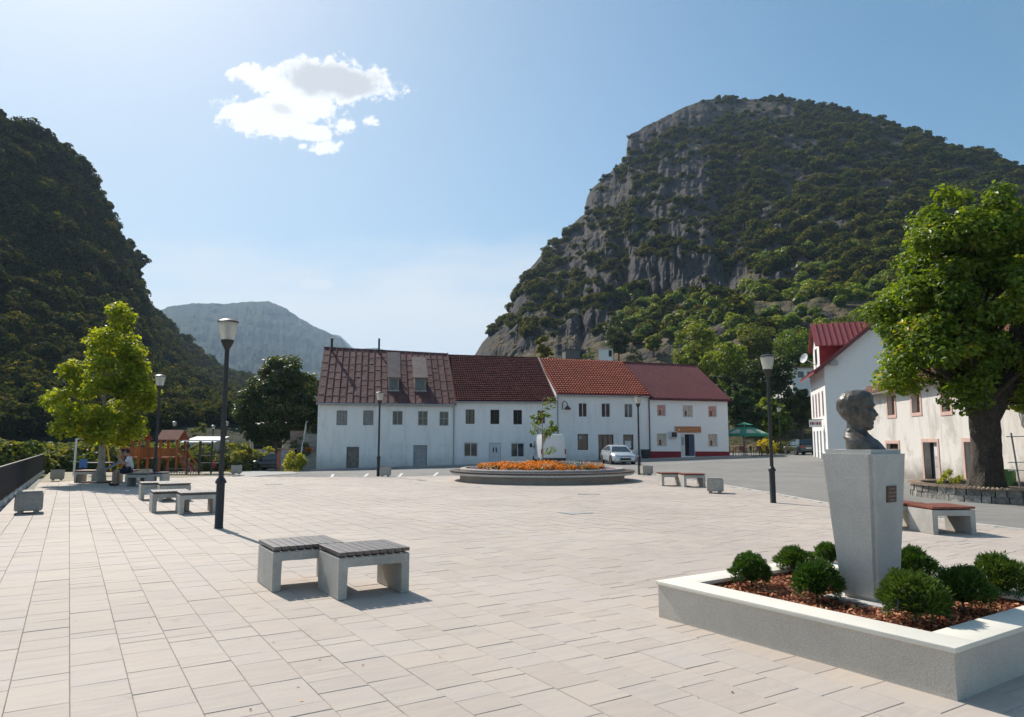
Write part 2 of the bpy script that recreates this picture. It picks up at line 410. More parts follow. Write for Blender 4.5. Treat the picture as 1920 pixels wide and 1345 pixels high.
gx = [-4300, -2000, -900, -400, -200, -120]+[float(k) for k in range(-80, 81, 4)]+[120, 200, 400, 900, 2000, 4300]
gy = [-250, -100, -40]+[float(k) for k in range(-8, 121, 4)]+[160, 240, 400, 800, 1600, 3000, 5400]
sheet('ground', *gridsheet(gx, gy, lambda x, y: gz(x, y)-.16), m)
sheet('road', *gridsheet([float(k) for k in range(-22, 61, 2)], [float(k) for k in range(-8, 81, 2)], lambda x, y: gz(x, y)-.07), M_asphalt)
# pale lane leaving the square on the left
lane = [G(452, 893), G(560, 886), G(505, 871), G(466, 853), G(470, 843), G(492, 838), G(440, 838), G(425, 846), G(418, 856), G(424, 872)]
polysheet('lane', lane, -.05, M_path)
# sand of the playground
sand = [G(72, 906), G(130, 902.5), G(420, 893.5), G(432, 889), G(424, 878), G(402, 868), G(330, 864), G(200, 866), G(110, 880)]
polysheet('playground_ground', sand, -.045, M_sand)

# ---------------------------------------------------------------- paving of the square
fence0 = G(0, 939); fdir = A
FA = fence0-A*24; FB = G(79, 886)
plaza = [FA+B*.25+A*-4, fence0+B*.25]
plaza = [(p.x, p.y) for p in plaza]+[(p.x, p.y) for p in (G(72, 906), G(130, 902.5), G(420, 893.5), G(560, 894.5), G(700, 895), G(850, 892), G(1000, 889.5), G(1190, 889), G(1290, 899), G(1355, 909), G(1450, 925), G(1549, 943), G(1690, 962), G(1821, 981), G(1920, 993))]+[(10.3, 9.), (11.2, 4.), (12, -4.)]
polysheet('plaza_bed', plaza, -.036, pm('joint_mortar', (.28, .25, .215), .95, .25, 2, fine=20))
def tilemat(name, src):
    m, t = newmat(name); P = t.node('ShaderNodeNewGeometry').outputs['Position']
    tv = t.node('ShaderNodeAttribute', attribute_name='tint').outputs['Fac'] if src == 'attr' else t.node('ShaderNodeObjectInfo').outputs['Random']
    wn = t.node('ShaderNodeTexWhiteNoise', noise_dimensions='1D'); t.put(wn.inputs['W'], t.math('MULTIPLY', tv, 917.3))
    hue = wn.outputs['Value']
    mp = t.node('ShaderNodeMapping', {0: P, 2: (0, 0, -R(31.8))}).outputs[0]
    sx = t.node('ShaderNodeSeparateXYZ', {0: mp})
    q = t.node('ShaderNodeCombineXYZ', {0: t.math('MULTIPLY', sx.outputs[0], 2.2), 1: t.math('MULTIPLY', sx.outputs[1], 15.), 2: t.math('MULTIPLY', tv, 53.)}).outputs[0]
    st = t.noise(q, 1., 4, .6, .5)
    base = t.ramp(hue, [(0, (.43, .365, .32)), (.25, (.475, .415, .37)), (.5, (.44, .38, .34)), (.75, (.49, .415, .355)), (1, (.465, .41, .375))])
    c = t.mix(t.maprange(st, .42, .72, 0, .6), base, (.52, .45, .37)); c = t.mix(t.maprange(st, .48, .25, 0, .6), c, (.41, .365, .33))
    big = t.noise(P, .22, 3, .5); k = t.maprange(big, .3, .7, .86, 1.06); fine = t.maprange(t.noise(P, 90, 3, .7), .3, .7, .93, 1.07)
    k = t.math('MULTIPLY', k, fine)
    spot = t.maprange(t.noise(P, 2.1, 5, .75), .6, .76, 1, .76); k = t.math('MULTIPLY', k, spot)
    c = t.mix(1., c, t.node('ShaderNodeCombineColor', {0: k, 1: k, 2: k}).outputs[0], 'MULTIPLY')
    bn = t.node('ShaderNodeBump', {'Strength': 1., 'Distance': .0016, 'Height': t.noise(P, 150, 4, .7)})
    bs = t.node('ShaderNodeBsdfPrincipled', {'Base Color': c, 'Roughness': .78, 'Specular IOR Level': .35, 'Normal': bn.outputs[0]}); finish(t, bs.outputs[0]); return m
M_tile_f = tilemat('paving_far', 'attr'); M_tile_o = tilemat('paving_near', 'obj')
rng = np.random.default_rng(5); random.seed(5)
TW = .348; GAP = .0011
pl = G(131, 1345); off0 = pl.dot(B)
bmin, bmax = -24., 40.
tiles = []     # (centre a, centre b, length)
def px_of(x, y, z=0.):
    dy = y; X = x; Z = z-CAMZ
    yc = dy*math.cos(PITCH)+Z*math.sin(PITCH); zc = -dy*math.sin(PITCH)+Z*math.cos(PITCH)
    return CX+F*X/max(yc, .01), CY-F*zc/max(yc, .01), yc
i0 = int((bmin-off0)/TW); i1 = int((bmax-off0)/TW)
for i in range(i0, i1):
    b = off0+(i+.5)*TW; a = -10+random.random()*.5
    while a < 46:
        L = random.choice((.175, .26, .35, .35, .52, .52)); ca = a+L/2; a += L
        c = A*ca+B*b
        if c.y < .8: continue
        if not inpoly(c.x, c.y, plaza): continue
        qx, qy, yc = px_of(c.x, c.y)
        if qx < -650 or qx > 2550 or qy > 1750: continue
        tiles.append((c.x, c.y, L, yc, 0 <= qx <= 1920 and qy <= 1345, i, ca))
bedholes = []
tiles.sort(key=lambda q: (not q[4], q[3]))
def slabmesh(L, W_, ch=.0035, dz=(0, 0, 0, 0)):
    x = W_/2-GAP; y = L/2-GAP
    vs = [(-x, -y, -.03), (x, -y, -.03), (x, y, -.03), (-x, y, -.03), (-x, -y, -ch), (x, -y, -ch), (x, y, -ch), (-x, y, -ch),
          (-x+ch, -y+ch, dz[0]), (x-ch, -y+ch, dz[1]), (x-ch, y-ch, dz[2]), (-x+ch, y-ch, dz[3])]
    fs = [(8, 9, 10, 11)]
    for a_, b_ in ((0, 4), (4, 8)):
        for k in range(4): fs.append((a_+k, a_+(k+1) % 4, b_+(k+1) % 4, b_+k))
    return vs, fs
paving = thing('plaza_paving', None, None); tag(paving, kind='structure')
meshes = {}
NEAR = 300
for (x, y, L, yc, vis, si, ca) in tiles[:NEAR]:
    var = random.randrange(3); key = (L, var)
    if key not in meshes:
        vs, fs = slabmesh(L, TW, .004, [random.uniform(-.0012, .0012) for _ in range(4)]); me = bpy.data.meshes.new('paving_slab'); me.from_pydata(vs, [], fs); me.materials.append(M_tile_o); meshes[key] = me
    link('paving_slab', meshes[key], paving, (x, y, random.uniform(-.0022, .0012)), R(31.8))
V = []; Fq = []; T = []
ca_, sa_ = math.cos(R(31.8)), math.sin(R(31.8))
for (x, y, L, yc, vis, si, ca) in tiles[NEAR:]:
    vs, fs = slabmesh(L, TW, .0035, [random.uniform(-.0012, .0012) for _ in range(4)]); z0 = random.uniform(-.0022, .0012); b0 = len(V); tt = random.random()
    if yc > 13: fs = [(8, 9, 10, 11)]+[(k, (k+1) % 4, 8+(k+1) % 4, 8+k) for k in range(4)]
    V += [(x+p[0]*ca_-p[1]*sa_, y+p[0]*sa_+p[1]*ca_, z0+p[2]) for p in vs]
    for f in fs: Fq.append([q+b0 for q in f]); T.append(tt)
fo = link('paving_slab_field', fastmesh('paving_slab_field', V, Fq, 4, [M_tile_f], T), paving); tag(fo, kind='stuff')
# kerb stones between paving and street
kpts = [Vector((p[0], p[1], 0)) for p in plaza[4:-3]]
kerb = thing('kerb', None, None); tag(kerb, kind='structure')
path = []
for a_, b_ in zip(kpts[:-1], kpts[1:]):
    n = max(1, int((b_-a_).length/1.0)); path += [a_.lerp(b_, k/n) for k in range(n)]
path.append(kpts[-1])
for a_, b_ in zip(path[:-1], path[1:]):
    d = (b_-a_).normalized(); nn = Vector((-d.y, d.x, 0)); a2 = a_+d*.004; b2 = b_-d*.004
    mb = MB(); zt = .004
    mb.hexa([a2-nn*.02+Vector((0, 0, -.2)), b2-nn*.02+Vector((0, 0, -.2)), b2+nn*.10+Vector((0, 0, -.2)), a2+nn*.10+Vector((0, 0, -.2)),
             a2-nn*.02+Vector((0, 0, zt)), b2-nn*.02+Vector((0, 0, zt)), b2+nn*.10+Vector((0, 0, zt-.004)), a2+nn*.10+Vector((0, 0, zt-.004))])
    mb.build('kerb_stone', M_kerb, kerb)
# parking bay lines in front of the row
for (x0, y0, x1, y1) in ((684, 891.5, 690, 886), (748, 891.5, 754, 885.5), (813, 890.5, 821, 884), (622, 892, 625, 887)):
    a_ = G(x0, y0); b_ = G(x1, y1); d = (b_-a_).normalized(); nn = Vector((-d.y, d.x, 0))*.07; z = Vector((0, 0, -.062))
    me = bpy.data.meshes.new('parking_line'); me.from_pydata([tuple(a_-nn+z), tuple(a_+nn+z), tuple(b_+nn+z), tuple(b_-nn+z)], [], [(0, 3, 2, 1)]); me.materials.append(M_white)
    tag(link('road_marking', me), kind='structure')

# ================================================================ hills
def polar(px): return math.atan((px-CX)/(F/math.cos(PITCH)))
def hill(name, sil, Rpts, r0, r1pts, e1pts, pw, cols, rows, mat, noise_amp, rib, seed, back=.55, ribpx=None, smooth_=True):
    """terrain between foot and skyline: distance and height of the skyline set per bearing, relief on top"""
    pxs = np.linspace(sil[0][0], sil[-1][0], cols)
    az = np.array([polar(p) for p in pxs])
    sy = np.interp(pxs, [s[0] for s in sil], [s[1] for s in sil])
    er = []
    for p, y in zip(pxs, sy):
        d = ray(p, y); er.append(d.z/math.hypot(d.x, d.y))
    er = np.array(er); Rr = np.interp(pxs, [s[0] for s in Rpts], [s[1] for s in Rpts])
    r1 = np.interp(pxs, [s[0] for s in r1pts], [s[1] for s in r1pts]); e1 = np.interp(pxs, [s[0] for s in e1pts], [s[1] for s in e1pts])
    e1 = np.minimum(e1, er*.6)
    nb = max(4, rows//8); ts = np.concatenate([np.linspace(0, 1, rows), np.linspace(1, 1.6, nb)[1:]])
    T_, AZ = np.meshgrid(ts, az, indexing='ij'); RR = Rr[None, :]+0*T_; ER = er[None, :]+0*T_; R1 = r1[None, :]+0*T_; E1 = e1[None, :]+0*T_
    k1 = (R1-r0)/(RR-r0)
    r = r0+(RR-r0)*T_
    lo = np.clip((r-r0)/(R1-r0), 0, 1); u = np.clip((r-R1)/(RR-R1), 0, 1)
    e0 = -2.3/r0
    e = e0+(E1-e0)*lo**.8+(ER-E1)*(1-(1-u)**pw)
    z = CAMZ+e*r
    over = np.clip(T_-1, 0, None)*(RR-r0)
    z = np.where(T_ > 1, CAMZ+ER*RR-over*back, z)
    x = r*np.sin(AZ); y = r*np.cos(AZ)
    P = np.stack([x, y, z], -1)
    inner = np.clip(lo, 0, 1)*np.clip(1.03-T_, .02, 1)**.5
    n = fbm(P/np.array([38., 38., 38.]), 5, seed)-.5
    n2 = fbm(P/np.array([11., 11., 11.]), 4, seed+7)-.5
    n3 = fbm(P/np.array([4.6, 4.6, 7.]), 3, seed+21, True)-.5
    z = z+n*noise_amp*2*inner+n2*noise_amp*.7*inner+n3*noise_amp*.3*inner*np.clip(u*6, 0, 1)
    if rib:
        q = np.stack([AZ*RR/24., z/75., r*0+seed], -1); rb = fbm(q, 5, seed+3, True)-.5
        q2 = np.stack([AZ*RR/70., z/28., r*0+seed+5.], -1); rb2 = fbm(q2, 4, seed+9)-.5
        mk = inner*np.clip(u*6, 0, 1)
        if ribpx is not None: mk = mk*np.interp(pxs, [s[0] for s in ribpx], [s[1] for s in ribpx])[None, :]
        q3 = np.stack([AZ*RR/6.5, z/13., r*0+seed+8.], -1); rb3 = fbm(q3, 4, seed+15, True)-.5
        dr = (rb*rib*2+rb2*rib*1.3+rb3*rib*.75)*mk; x = x+dr*np.sin(AZ); y = y+dr*np.cos(AZ)
    V = np.stack([x, y, z], -1); nr, nc = V.shape[:2]
    I = np.arange(nr*nc).reshape(nr, nc); Q = np.stack([I[:-1, :-1], I[:-1, 1:], I[1:, 1:], I[1:, :-1]], -1).reshape(-1, 4)
    me = fastmesh(name, V.reshape(-1, 3), Q, 4, [mat], smooth_=smooth_)
    o = tag(link(name, me), kind='structure')
    return o, V, pxs, T_
silR = [(780, 850), (840, 735), (890, 665), (905, 642), (930, 615), (950, 592), (965, 560), (975, 532), (985, 510), (1005, 490), (1018, 472), (1032, 464), (1060, 442), (1085, 415), (1100, 400), (1105, 372), (1115, 352), (1150, 325), (1172, 303), (1184, 293), (1188, 262), (1194, 250), (1215, 240), (1260, 217), (1300, 198), (1340, 186), (1400, 180), (1440, 183), (1500, 180), (1580, 190), (1650, 203), (1750, 236), (1850, 272), (1905, 290), (2000, 325), (2200, 400), (2500, 520), (2800, 640)]
hr, VR, pxR, TR = hill('mountain', silR, [(780, 200), (890, 255), (1000, 310), (1190, 400), (1400, 480), (1650, 470), (1920, 430), (2800, 330)], 84.,
                       [(780, 150), (900, 170), (1100, 178), (1300, 165), (1700, 150), (2800, 140)], [(780, .05), (1000, .118), (1200, .128), (1400, .15), (1650, .15), (2800, .12)], 1.25, 620, 260, M_hill, 8.5, 15., 11, smooth_=False, ribpx=[(780, 1), (1250, 1), (1420, .55), (2800, .35)])
silL = [(-1500, 330), (-1000, 150), (-600, 80), (-300, 110), (-120, 170), (-12, 232), (12, 236), (47, 257), (87, 277), (118, 307), (148, 343), (178, 392), (203, 441), (228, 472), (243, 498), (247, 511), (242, 525), (249, 550), (268, 582), (293, 600), (333, 634), (378, 671), (425, 698), (478, 714), (560, 745), (640, 800), (700, 846)]
hl, VL, pxL, TL = hill('wooded_mountain', silL, [(-1500, 260), (-300, 220), (0, 230), (200, 262), (257, 285), (275, 330), (340, 400), (460, 470), (700, 420)], 96.,
                       [(-1500, 112), (700, 118)], [(-1500, .06), (0, .03), (300, .02), (700, .01)], 1.15, 420, 170, M_wood_hill, 6.5, 7., 23)
silF = [(120, 700), (200, 640), (250, 600), (300, 574), (350, 567), (400, 569), (450, 564), (495, 564), (530, 581), (580, 611), (620, 629), (636, 636), (650, 652), (690, 690), (760, 730), (860, 800)]
hf, VF, _, _ = hill('far_mountain', silF, [(120, 2300), (860, 2700)], 900., [(120, 1300), (860, 1300)], [(120, .04), (860, .04)], 1.1, 420, 120, M_far, 24., 75., 31)
silG = [(480, 700), (560, 640), (600, 626), (630, 628), (660, 655), (700, 652), (740, 660), (800, 668), (900, 690), (1000, 760)]
hg, _, _, _ = hill('distant_ridge', silG, [(480, 4000), (1000, 4300)], 2800., [(480, 3200), (1000, 3200)], [(480, .05), (1000, .05)], 1.1, 160, 40, M_far, 30., 0, 37)

# ---------------------------------------------------------------- leaf cards
def cards(cen, nrm, size, rg, aspect=.62, fold=.25):
    """diamond leaf blades: centres (N,3), facing vectors (N,3), half length (N,)"""
    N = len(cen); nrm = nrm/(np.linalg.norm(nrm, axis=1, keepdims=True)+1e-9)
    t = rg.normal(size=(N, 3)); t -= nrm*(t*nrm).sum(1, keepdims=True); t /= np.linalg.norm(t, axis=1, keepdims=True)+1e-9
    b = np.cross(nrm, t); s = size[:, None]
    v = np.stack([cen-t*s, cen+b*s*aspect+nrm*s*fold, cen+t*s, cen-b*s*aspect+nrm*s*fold*rg.uniform(-.5, 1, (N, 1))], 1)
    return v.reshape(-1, 3), np.arange(N*4).reshape(N, 4)
PROTO = {}
def bushproto(key, mat, n=420, seed=0, flat=.85, card=.17):
    rg = np.random.default_rng(seed); c = bpy.data.collections.new('proto_'+key)
    for v in range(5):
        nl = rg.integers(6, 10); lob = rg.normal(size=(nl, 3)); lob /= np.linalg.norm(lob, axis=1, keepdims=True); lob *= rg.uniform(.35, .78, (nl, 1)); lob[:, 2] = np.abs(lob[:, 2])*.9-.05
        lr = rg.uniform(.24, .5, nl); w_ = rg.integers(0, nl, n)
        d = rg.normal(size=(n, 3)); d /= np.linalg.norm(d, axis=1, keepdims=True); d[:, 2] = np.where(d[:, 2] < -.3, -d[:, 2], d[:, 2])
        p = lob[w_]+d*lr[w_][:, None]*rg.uniform(.75, 1.08, (n, 1)); p[:, 2] *= flat; p[:, 2] += .35
        nv, nf = cards(p, d+rg.normal(size=(n, 3))*.55+np.array([0, 0, .35]), rg.uniform(.6, 1.2, n)*card, rg)
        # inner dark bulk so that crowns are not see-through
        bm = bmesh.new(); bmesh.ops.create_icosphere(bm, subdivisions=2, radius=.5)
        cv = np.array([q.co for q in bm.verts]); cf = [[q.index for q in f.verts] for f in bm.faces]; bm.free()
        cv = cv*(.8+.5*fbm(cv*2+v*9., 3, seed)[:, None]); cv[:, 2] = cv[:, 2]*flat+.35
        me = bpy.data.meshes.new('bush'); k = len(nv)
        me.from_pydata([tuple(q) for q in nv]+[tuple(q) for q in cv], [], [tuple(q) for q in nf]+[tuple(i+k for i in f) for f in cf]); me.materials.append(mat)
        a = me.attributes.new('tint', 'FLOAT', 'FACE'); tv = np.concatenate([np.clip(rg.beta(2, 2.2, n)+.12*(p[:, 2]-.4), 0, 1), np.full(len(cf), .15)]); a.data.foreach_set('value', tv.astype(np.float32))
        o = bpy.data.objects.new('bush', me); c.objects.link(o)
    PROTO[key] = c
bushproto('hill', L_hill, 620, 1, card=.125); bushproto('forest', L_forest, 760, 6, 1.0, .105); bushproto('mid', L_mid, 620, 2, 1.05, .12); bushproto('olive', L_olive, 700, 3, .85, .11)
def scatter(name, pts, scl, key, seed=0, parent=None):
    me = bpy.data.meshes.new(name); me.vertices.add(len(pts)); me.vertices.foreach_set('co', np.asarray(pts, dtype=np.float32).ravel())
    a = me.attributes.new('scl', 'FLOAT', 'POINT'); a.data.foreach_set('value', np.asarray(scl, dtype=np.float32))
    o = link(name, me, parent); ng = bpy.data.node_groups.new(name, 'GeometryNodeTree')
    ng.interface.new_socket('Geometry', in_out='INPUT', socket_type='NodeSocketGeometry'); ng.interface.new_socket('Geometry', in_out='OUTPUT', socket_type='NodeSocketGeometry')
    g = NT(ng); gi = g.node('NodeGroupInput'); go = g.node('NodeGroupOutput')
    ci = g.node('GeometryNodeCollectionInfo'); ci.inputs[0].default_value = PROTO[key]; ci.inputs[1].default_value = True; ci.inputs[2].default_value = True
    at = g.node('GeometryNodeInputNamedAttribute', {'Name': 'scl'}, data_type='FLOAT')
    rv = g.node('FunctionNodeRandomValue', data_type='FLOAT_VECTOR'); rv.inputs[0].default_value = (-.12, -.12, 0); rv.inputs[1].default_value = (.12, .12, 6.283); rv.inputs['Seed'].default_value = seed
    ip = g.node('GeometryNodeInstanceOnPoints'); ip.inputs['Pick Instance'].default_value = True
    m2p = g.node('GeometryNodeMeshToPoints'); g.l.new(gi.outputs[0], m2p.inputs[0])
    g.l.new(m2p.outputs[0], ip.inputs['Points']); g.l.new(ci.outputs[0], ip.inputs['Instance']); g.l.new(rv.outputs[0], ip.inputs['Rotation'])
    g.l.new(at.outputs[0], ip.inputs['Scale']); g.l.new(ip.outputs[0], go.inputs[0])
    md = o.modifiers.new('scatter', 'NODES'); md.node_group = ng
    return o
def scatter_on(V, pxs, T_, N, prob, rg, t0=.0, t1=1.06):
    """random spots on a terrain grid, kept with probability prob(px, pixel row, t, point)"""
    nr, nc = V.shape[:2]; out = []
    i = rg.integers(0, nr-2, N); j = rg.integers(0, nc-2, N); fu = rg.random(N)[:, None]; fv = rg.random(N)[:, None]
    P = V[i, j]*(1-fu)*(1-fv)+V[i+1, j]*fu*(1-fv)+V[i, j+1]*(1-fu)*fv+V[i+1, j+1]*fu*fv
    t = T_[i, j]; px = pxs[j]
    ok = (t >= t0) & (t <= t1); P = P[ok]; t = t[ok]; px = px[ok]
    py = np.array([px_of(*q)[1] for q in P]); pr = prob(px, py, t, P)
    k = rg.random(len(P)) < pr; return P[k], px[k], py[k]
rg = np.random.default_rng(77)
def ell(px, py, cx, cy, rx, ry): return ((px-cx)/rx)**2+((py-cy)/ry)**2 < 1
def probR(px, py, t, P):
    n = fbm(P/26., 3, 91); n2 = fbm(P/9., 2, 57)
    p = np.clip((n-.36)*5, 0, 1)*.9+.06
    cliff = (px < 1380) & (py > 380+ (px-1000)*-.25)
    p = np.where(cliff, np.clip((n2-.36)*5, .05, 1)*np.clip((n-.30)*4, .2, .9), p)
    p = np.where((px > 1360) & (py < 520), np.clip(p+.35, 0, 1), p)
    for e in ((1300, 520, 110, 26), (1400, 545, 80, 22), (1520, 585, 130, 15), (1600, 600, 60, 12), (1330, 205, 70, 14), (1450, 205, 70, 13), (1240, 232, 50, 12), (1200, 655, 120, 20), (1085, 655, 60, 14)):
        p = np.where(ell(px, py, *e), p*.1, p)
    return np.where((px < 1500) & (py > 632), 0, p)
P, px, py = scatter_on(VR, pxR, TR, 24000, probR, rg, .14)
# smaller scrub on the cliffs, larger crowns on the gentle slopes
sc = np.clip(rg.lognormal(.62, .42, len(P)), .7, 4.6)*np.where(px < 1350, .85, 1.1)*np.where(py < 240, .8, 1.)
tag(scatter('mountain_scrub', P-np.array([0, 0, .4]), sc, 'hill', 1), 'green scrub and small trees covering the rocky mountain', 'scrub', kind='stuff')
def probM(px, py, t, P): return np.where((px > 1370) & (py > 470) & (py < 640) | ((px > 1160) & (py > 540) & (py < 640)), np.where(ell(px, py, 1520, 585, 130, 13) | ell(px, py, 1300, 530, 120, 30), .04, .75), 0)
P, px, py = scatter_on(VR, pxR, TR, 5200, probM, rg, .1)
tag(scatter('slope_wood', P-np.array([0, 0, .3]), rg.uniform(1.6, 3.2, len(P)), 'mid', 2), 'bright green young wood on the lower slope of the rocky mountain', 'wood', kind='stuff')
P, px, py = scatter_on(VL, pxL, TL, 18000, lambda px, py, t, P: np.where(px > -420, .95, .5), rg, .05)
tag(scatter('mountain_forest', P-np.array([0, 0, .5]), np.clip(rg.lognormal(.72, .33, len(P)), 1.0, 3.8), 'forest', 3), 'dense dark forest covering the steep mountain at the left', 'forest', kind='stuff')
# ================================================================ buildings
def plastermat(name, base, dirt=(.36, .34, .31), amount=.35, low=None, patch=None):
    m, t = newmat(name); g = t.node('ShaderNodeNewGeometry'); P = g.outputs['Position']; sp = t.node('ShaderNodeSeparateXYZ', {0: P})
    n1 = t.noise(P, .9, 5, .65); st = t.noise(t.node('ShaderNodeMapping', {0: P, 3: (2.2, 2.2, .35)}).outputs[0], 1., 5, .7, .3); n3 = t.noise(P, 18, 4, .6)
    c = t.mix(t.maprange(st, .5, .8, 0, amount), base, dirt); c = t.mix(t.maprange(n1, .55, .75, 0, amount), c, tuple(k*.86 for k in base))
    if patch is not None: c = t.mix(t.maprange(t.noise(P, .55, 6, .7, .4), .52, .64), c, patch)
    if low is not None:
        zz = t.math('ADD', sp.outputs[2], t.math('MULTIPLY', t.math('SUBTRACT', t.noise(P, 1.3, 5, .7), .5), 1.6))
        c = t.mix(t.maprange(zz, low[0], low[1], .75, 0), c, low[2])
    k = t.maprange(n3, .3, .7, .94, 1.06); c = t.mix(1., c, t.node('ShaderNodeCombineColor', {0: k, 1: k, 2: k}).outputs[0], 'MULTIPLY')
    bn = t.node('ShaderNodeBump', {'Strength': 1., 'Distance': .02, 'Height': t.math('ADD', n1, t.math('MULTIPLY', n3, .4))})
    bs = t.node('ShaderNodeBsdfPrincipled', {'Base Color': c, 'Roughness': .92, 'Specular IOR Level': .2, 'Normal': bn.outputs[0]}); finish(t, bs.outputs[0]); return m
M_wallA = plastermat('white_plaster_old', (.86, .84, .81), (.45, .43, .4), .5, (-.6, .7, (.45, .42, .38)))
M_wallB = plastermat('white_plaster', (.86, .84, .82), (.5, .48, .45), .4, (-.5, .5, (.55, .53, .5)))
M_wallC = plastermat('white_plaster_grey', (.83, .82, .80), (.47, .45, .43), .45, (-.2, .8, (.5, .48, .45)))
M_wallD = plastermat('white_plaster_fresh', (.87, .86, .84), (.68, .67, .65), .12)
M_wallT = plastermat('white_plaster_tall', (.80, .79, .77), (.62, .6, .58), .15)
M_wallO = plastermat('weathered_plaster', (.68, .645, .6), (.30, .27, .24), .75, (.1, .9, (.17, .14, .11)), (.5, .46, .42))
M_redpl = pm('red_plinth', (.25, .02, .03), .8, .2, 3)
M_pink = pm('pink_trim', (.60, .40, .34), .85, .15, 4, fine=20)
M_frame = pm('white_frame', (.66, .66, .66), .6, .1, 6)
M_frameg = pm('grey_frame', (.36, .36, .36), .7, .25, 6)
M_frameb = pm('brown_frame', (.12, .055, .04), .7, .3, 6)
M_shut = pm('shutter_boards', (.30, .29, .28), .85, .35, 5, fine=30, fvar=.25)
M_brownwd = pm('brown_boards', (.19, .105, .075), .85, .35, 5, fine=30, fvar=.3)
M_door = pm('weathered_door', (.23, .2, .175), .85, .4, 4, fine=25, fvar=.3)
M_dark = pm('dark_inside', (.02, .02, .022), .9, .3, 3)
M_curt = pm('curtain_warm', (.5, .36, .28), .9, .35, 6, base2=(.62, .56, .46), fine=14, fvar=.25)
M_curtr = pm('curtain_red', (.5, .17, .13), .9, .35, 6, base2=(.66, .42, .36), fine=14, fvar=.25)
def rustroof(name, c1, c2, c3):
    m, t = newmat(name); P = t.node('ShaderNodeNewGeometry').outputs['Position']; oi = t.node('ShaderNodeObjectInfo').outputs['Random']
    n1 = t.noise(P, .55, 5, .65); n2 = t.noise(P, 3.5, 5, .7)
    c = t.mix(t.maprange(n1, .35, .65), c1, c2); c = t.mix(t.maprange(n2, .45, .7, 0, .7), c, c3)
    k = t.maprange(oi, 0, 1, .78, 1.2); c = t.mix(1., c, t.node('ShaderNodeCombineColor', {0: k, 1: k, 2: k}).outputs[0], 'MULTIPLY')
    bn = t.node('ShaderNodeBump', {'Strength': 1., 'Distance': .03, 'Height': n2})
    bs = t.node('ShaderNodeBsdfPrincipled', {'Base Color': c, 'Roughness': .75, 'Specular IOR Level': .2, 'Normal': bn.outputs[0]}); finish(t, bs.outputs[0]); return m
M_roofA = rustroof('brown_sheet_roof', (.115, .047, .046), (.17, .08, .074), (.065, .028, .028))
M_roofB = pm('dark_roof_tile', (.085, .022, .024), .9, .45, 1.2, fine=8, fvar=.3, spec=.08)
M_roofC = pm('orange_roof_tile', (.27, .065, .04), .8, .35, .8, base2=(.18, .04, .028), fine=6, fvar=.3, spec=.1)
M_roofD = pm('wine_sheet_roof', (.11, .025, .034), .7, .2, .5, fine=6, fvar=.1, spec=.2)
M_roofT = pm('red_sheet_roof', (.30, .075, .075), .65, .12, .6, fine=6, fvar=.08, spec=.3)
M_roofO = pm('old_brown_tile', (.21, .075, .045), .9, .5, .9, base2=(.14, .09, .07), fine=5, fvar=.35)

class Face:
    """vertical wall plane: s runs along it, d is out of the wall"""
    def __init__(s, p0, e): s.p = Vector((p0[0], p0[1], 0)); s.e = Vector((e[0], e[1], 0)).normalized(); s.n = Vector((s.e.y, -s.e.x, 0))
    def at(s, a, d, z): return s.p+s.e*a+s.n*d+Vector((0, 0, z))
    def hit(s, px, py, d=0.):
        """(s, z) where the line of sight meets the plane"""
        q = ray(px, py); o = Vector((0, 0, CAMZ)); p = s.p+s.n*d; k = (p-Vector((0, 0, 0))).dot(s.n)/q.dot(s.n); h = o+q*k
        return (h-s.p).dot(s.e), h.z
    def rect(s, x0, x1, y0, y1):
        xm = (x0+x1)/2; ym = (y0+y1)/2
        return s.hit(x0, ym)[0], s.hit(x1, ym)[0], s.hit(xm, y1)[1], s.hit(xm, y0)[1]
    def box(s, mb, s0, s1, d0, d1, z0, z1):
        return mb.hexa([s.at(s0, d0, z0), s.at(s1, d0, z0), s.at(s1, d1, z0), s.at(s0, d1, z0), s.at(s0, d0, z1), s.at(s1, d0, z1), s.at(s1, d1, z1), s.at(s0, d1, z1)])
def wall(fc, s0, s1, zb, zl, zr, holes, depth=.32):
    """wall with openings and their reveals"""
    mb = MB(); zt = lambda a: zl+(zr-zl)*(a-s0)/(s1-s0)
    S = sorted({s0, s1}|{h[0] for h in holes}|{h[1] for h in holes}); Z = sorted({zb}|{h[2] for h in holes}|{h[3] for h in holes})
    for a, b in zip(S[:-1], S[1:]):
        zz = Z+[None]
        for q, r in zip(zz[:-1], zz[1:]):
            am = (a+b)/2; zm = (q+r)/2 if r is not None else None
            if zm is not None and any(h[0] < am < h[1] and h[2] < zm < h[3] for h in holes): continue
            za, zb_ = (r, r) if r is not None else (zt(a), zt(b))
            mb.add([fc.at(a, 0, q), fc.at(b, 0, q), fc.at(b, 0, zb_), fc.at(a, 0, za)], [(0, 1, 2, 3)])
    for h in holes:
        a, b, q, r = h
        for p1, p2 in (((a, q), (a, r)), ((b, r), (b, q)), ((a, r), (b, r)), ((b, q), (a, q))):
            mb.add([fc.at(p1[0], 0, p1[1]), fc.at(p2[0], 0, p2[1]), fc.at(p2[0], -depth, p2[1]), fc.at(p1[0], -depth, p1[1])], [(0, 1, 2, 3)])
    return mb
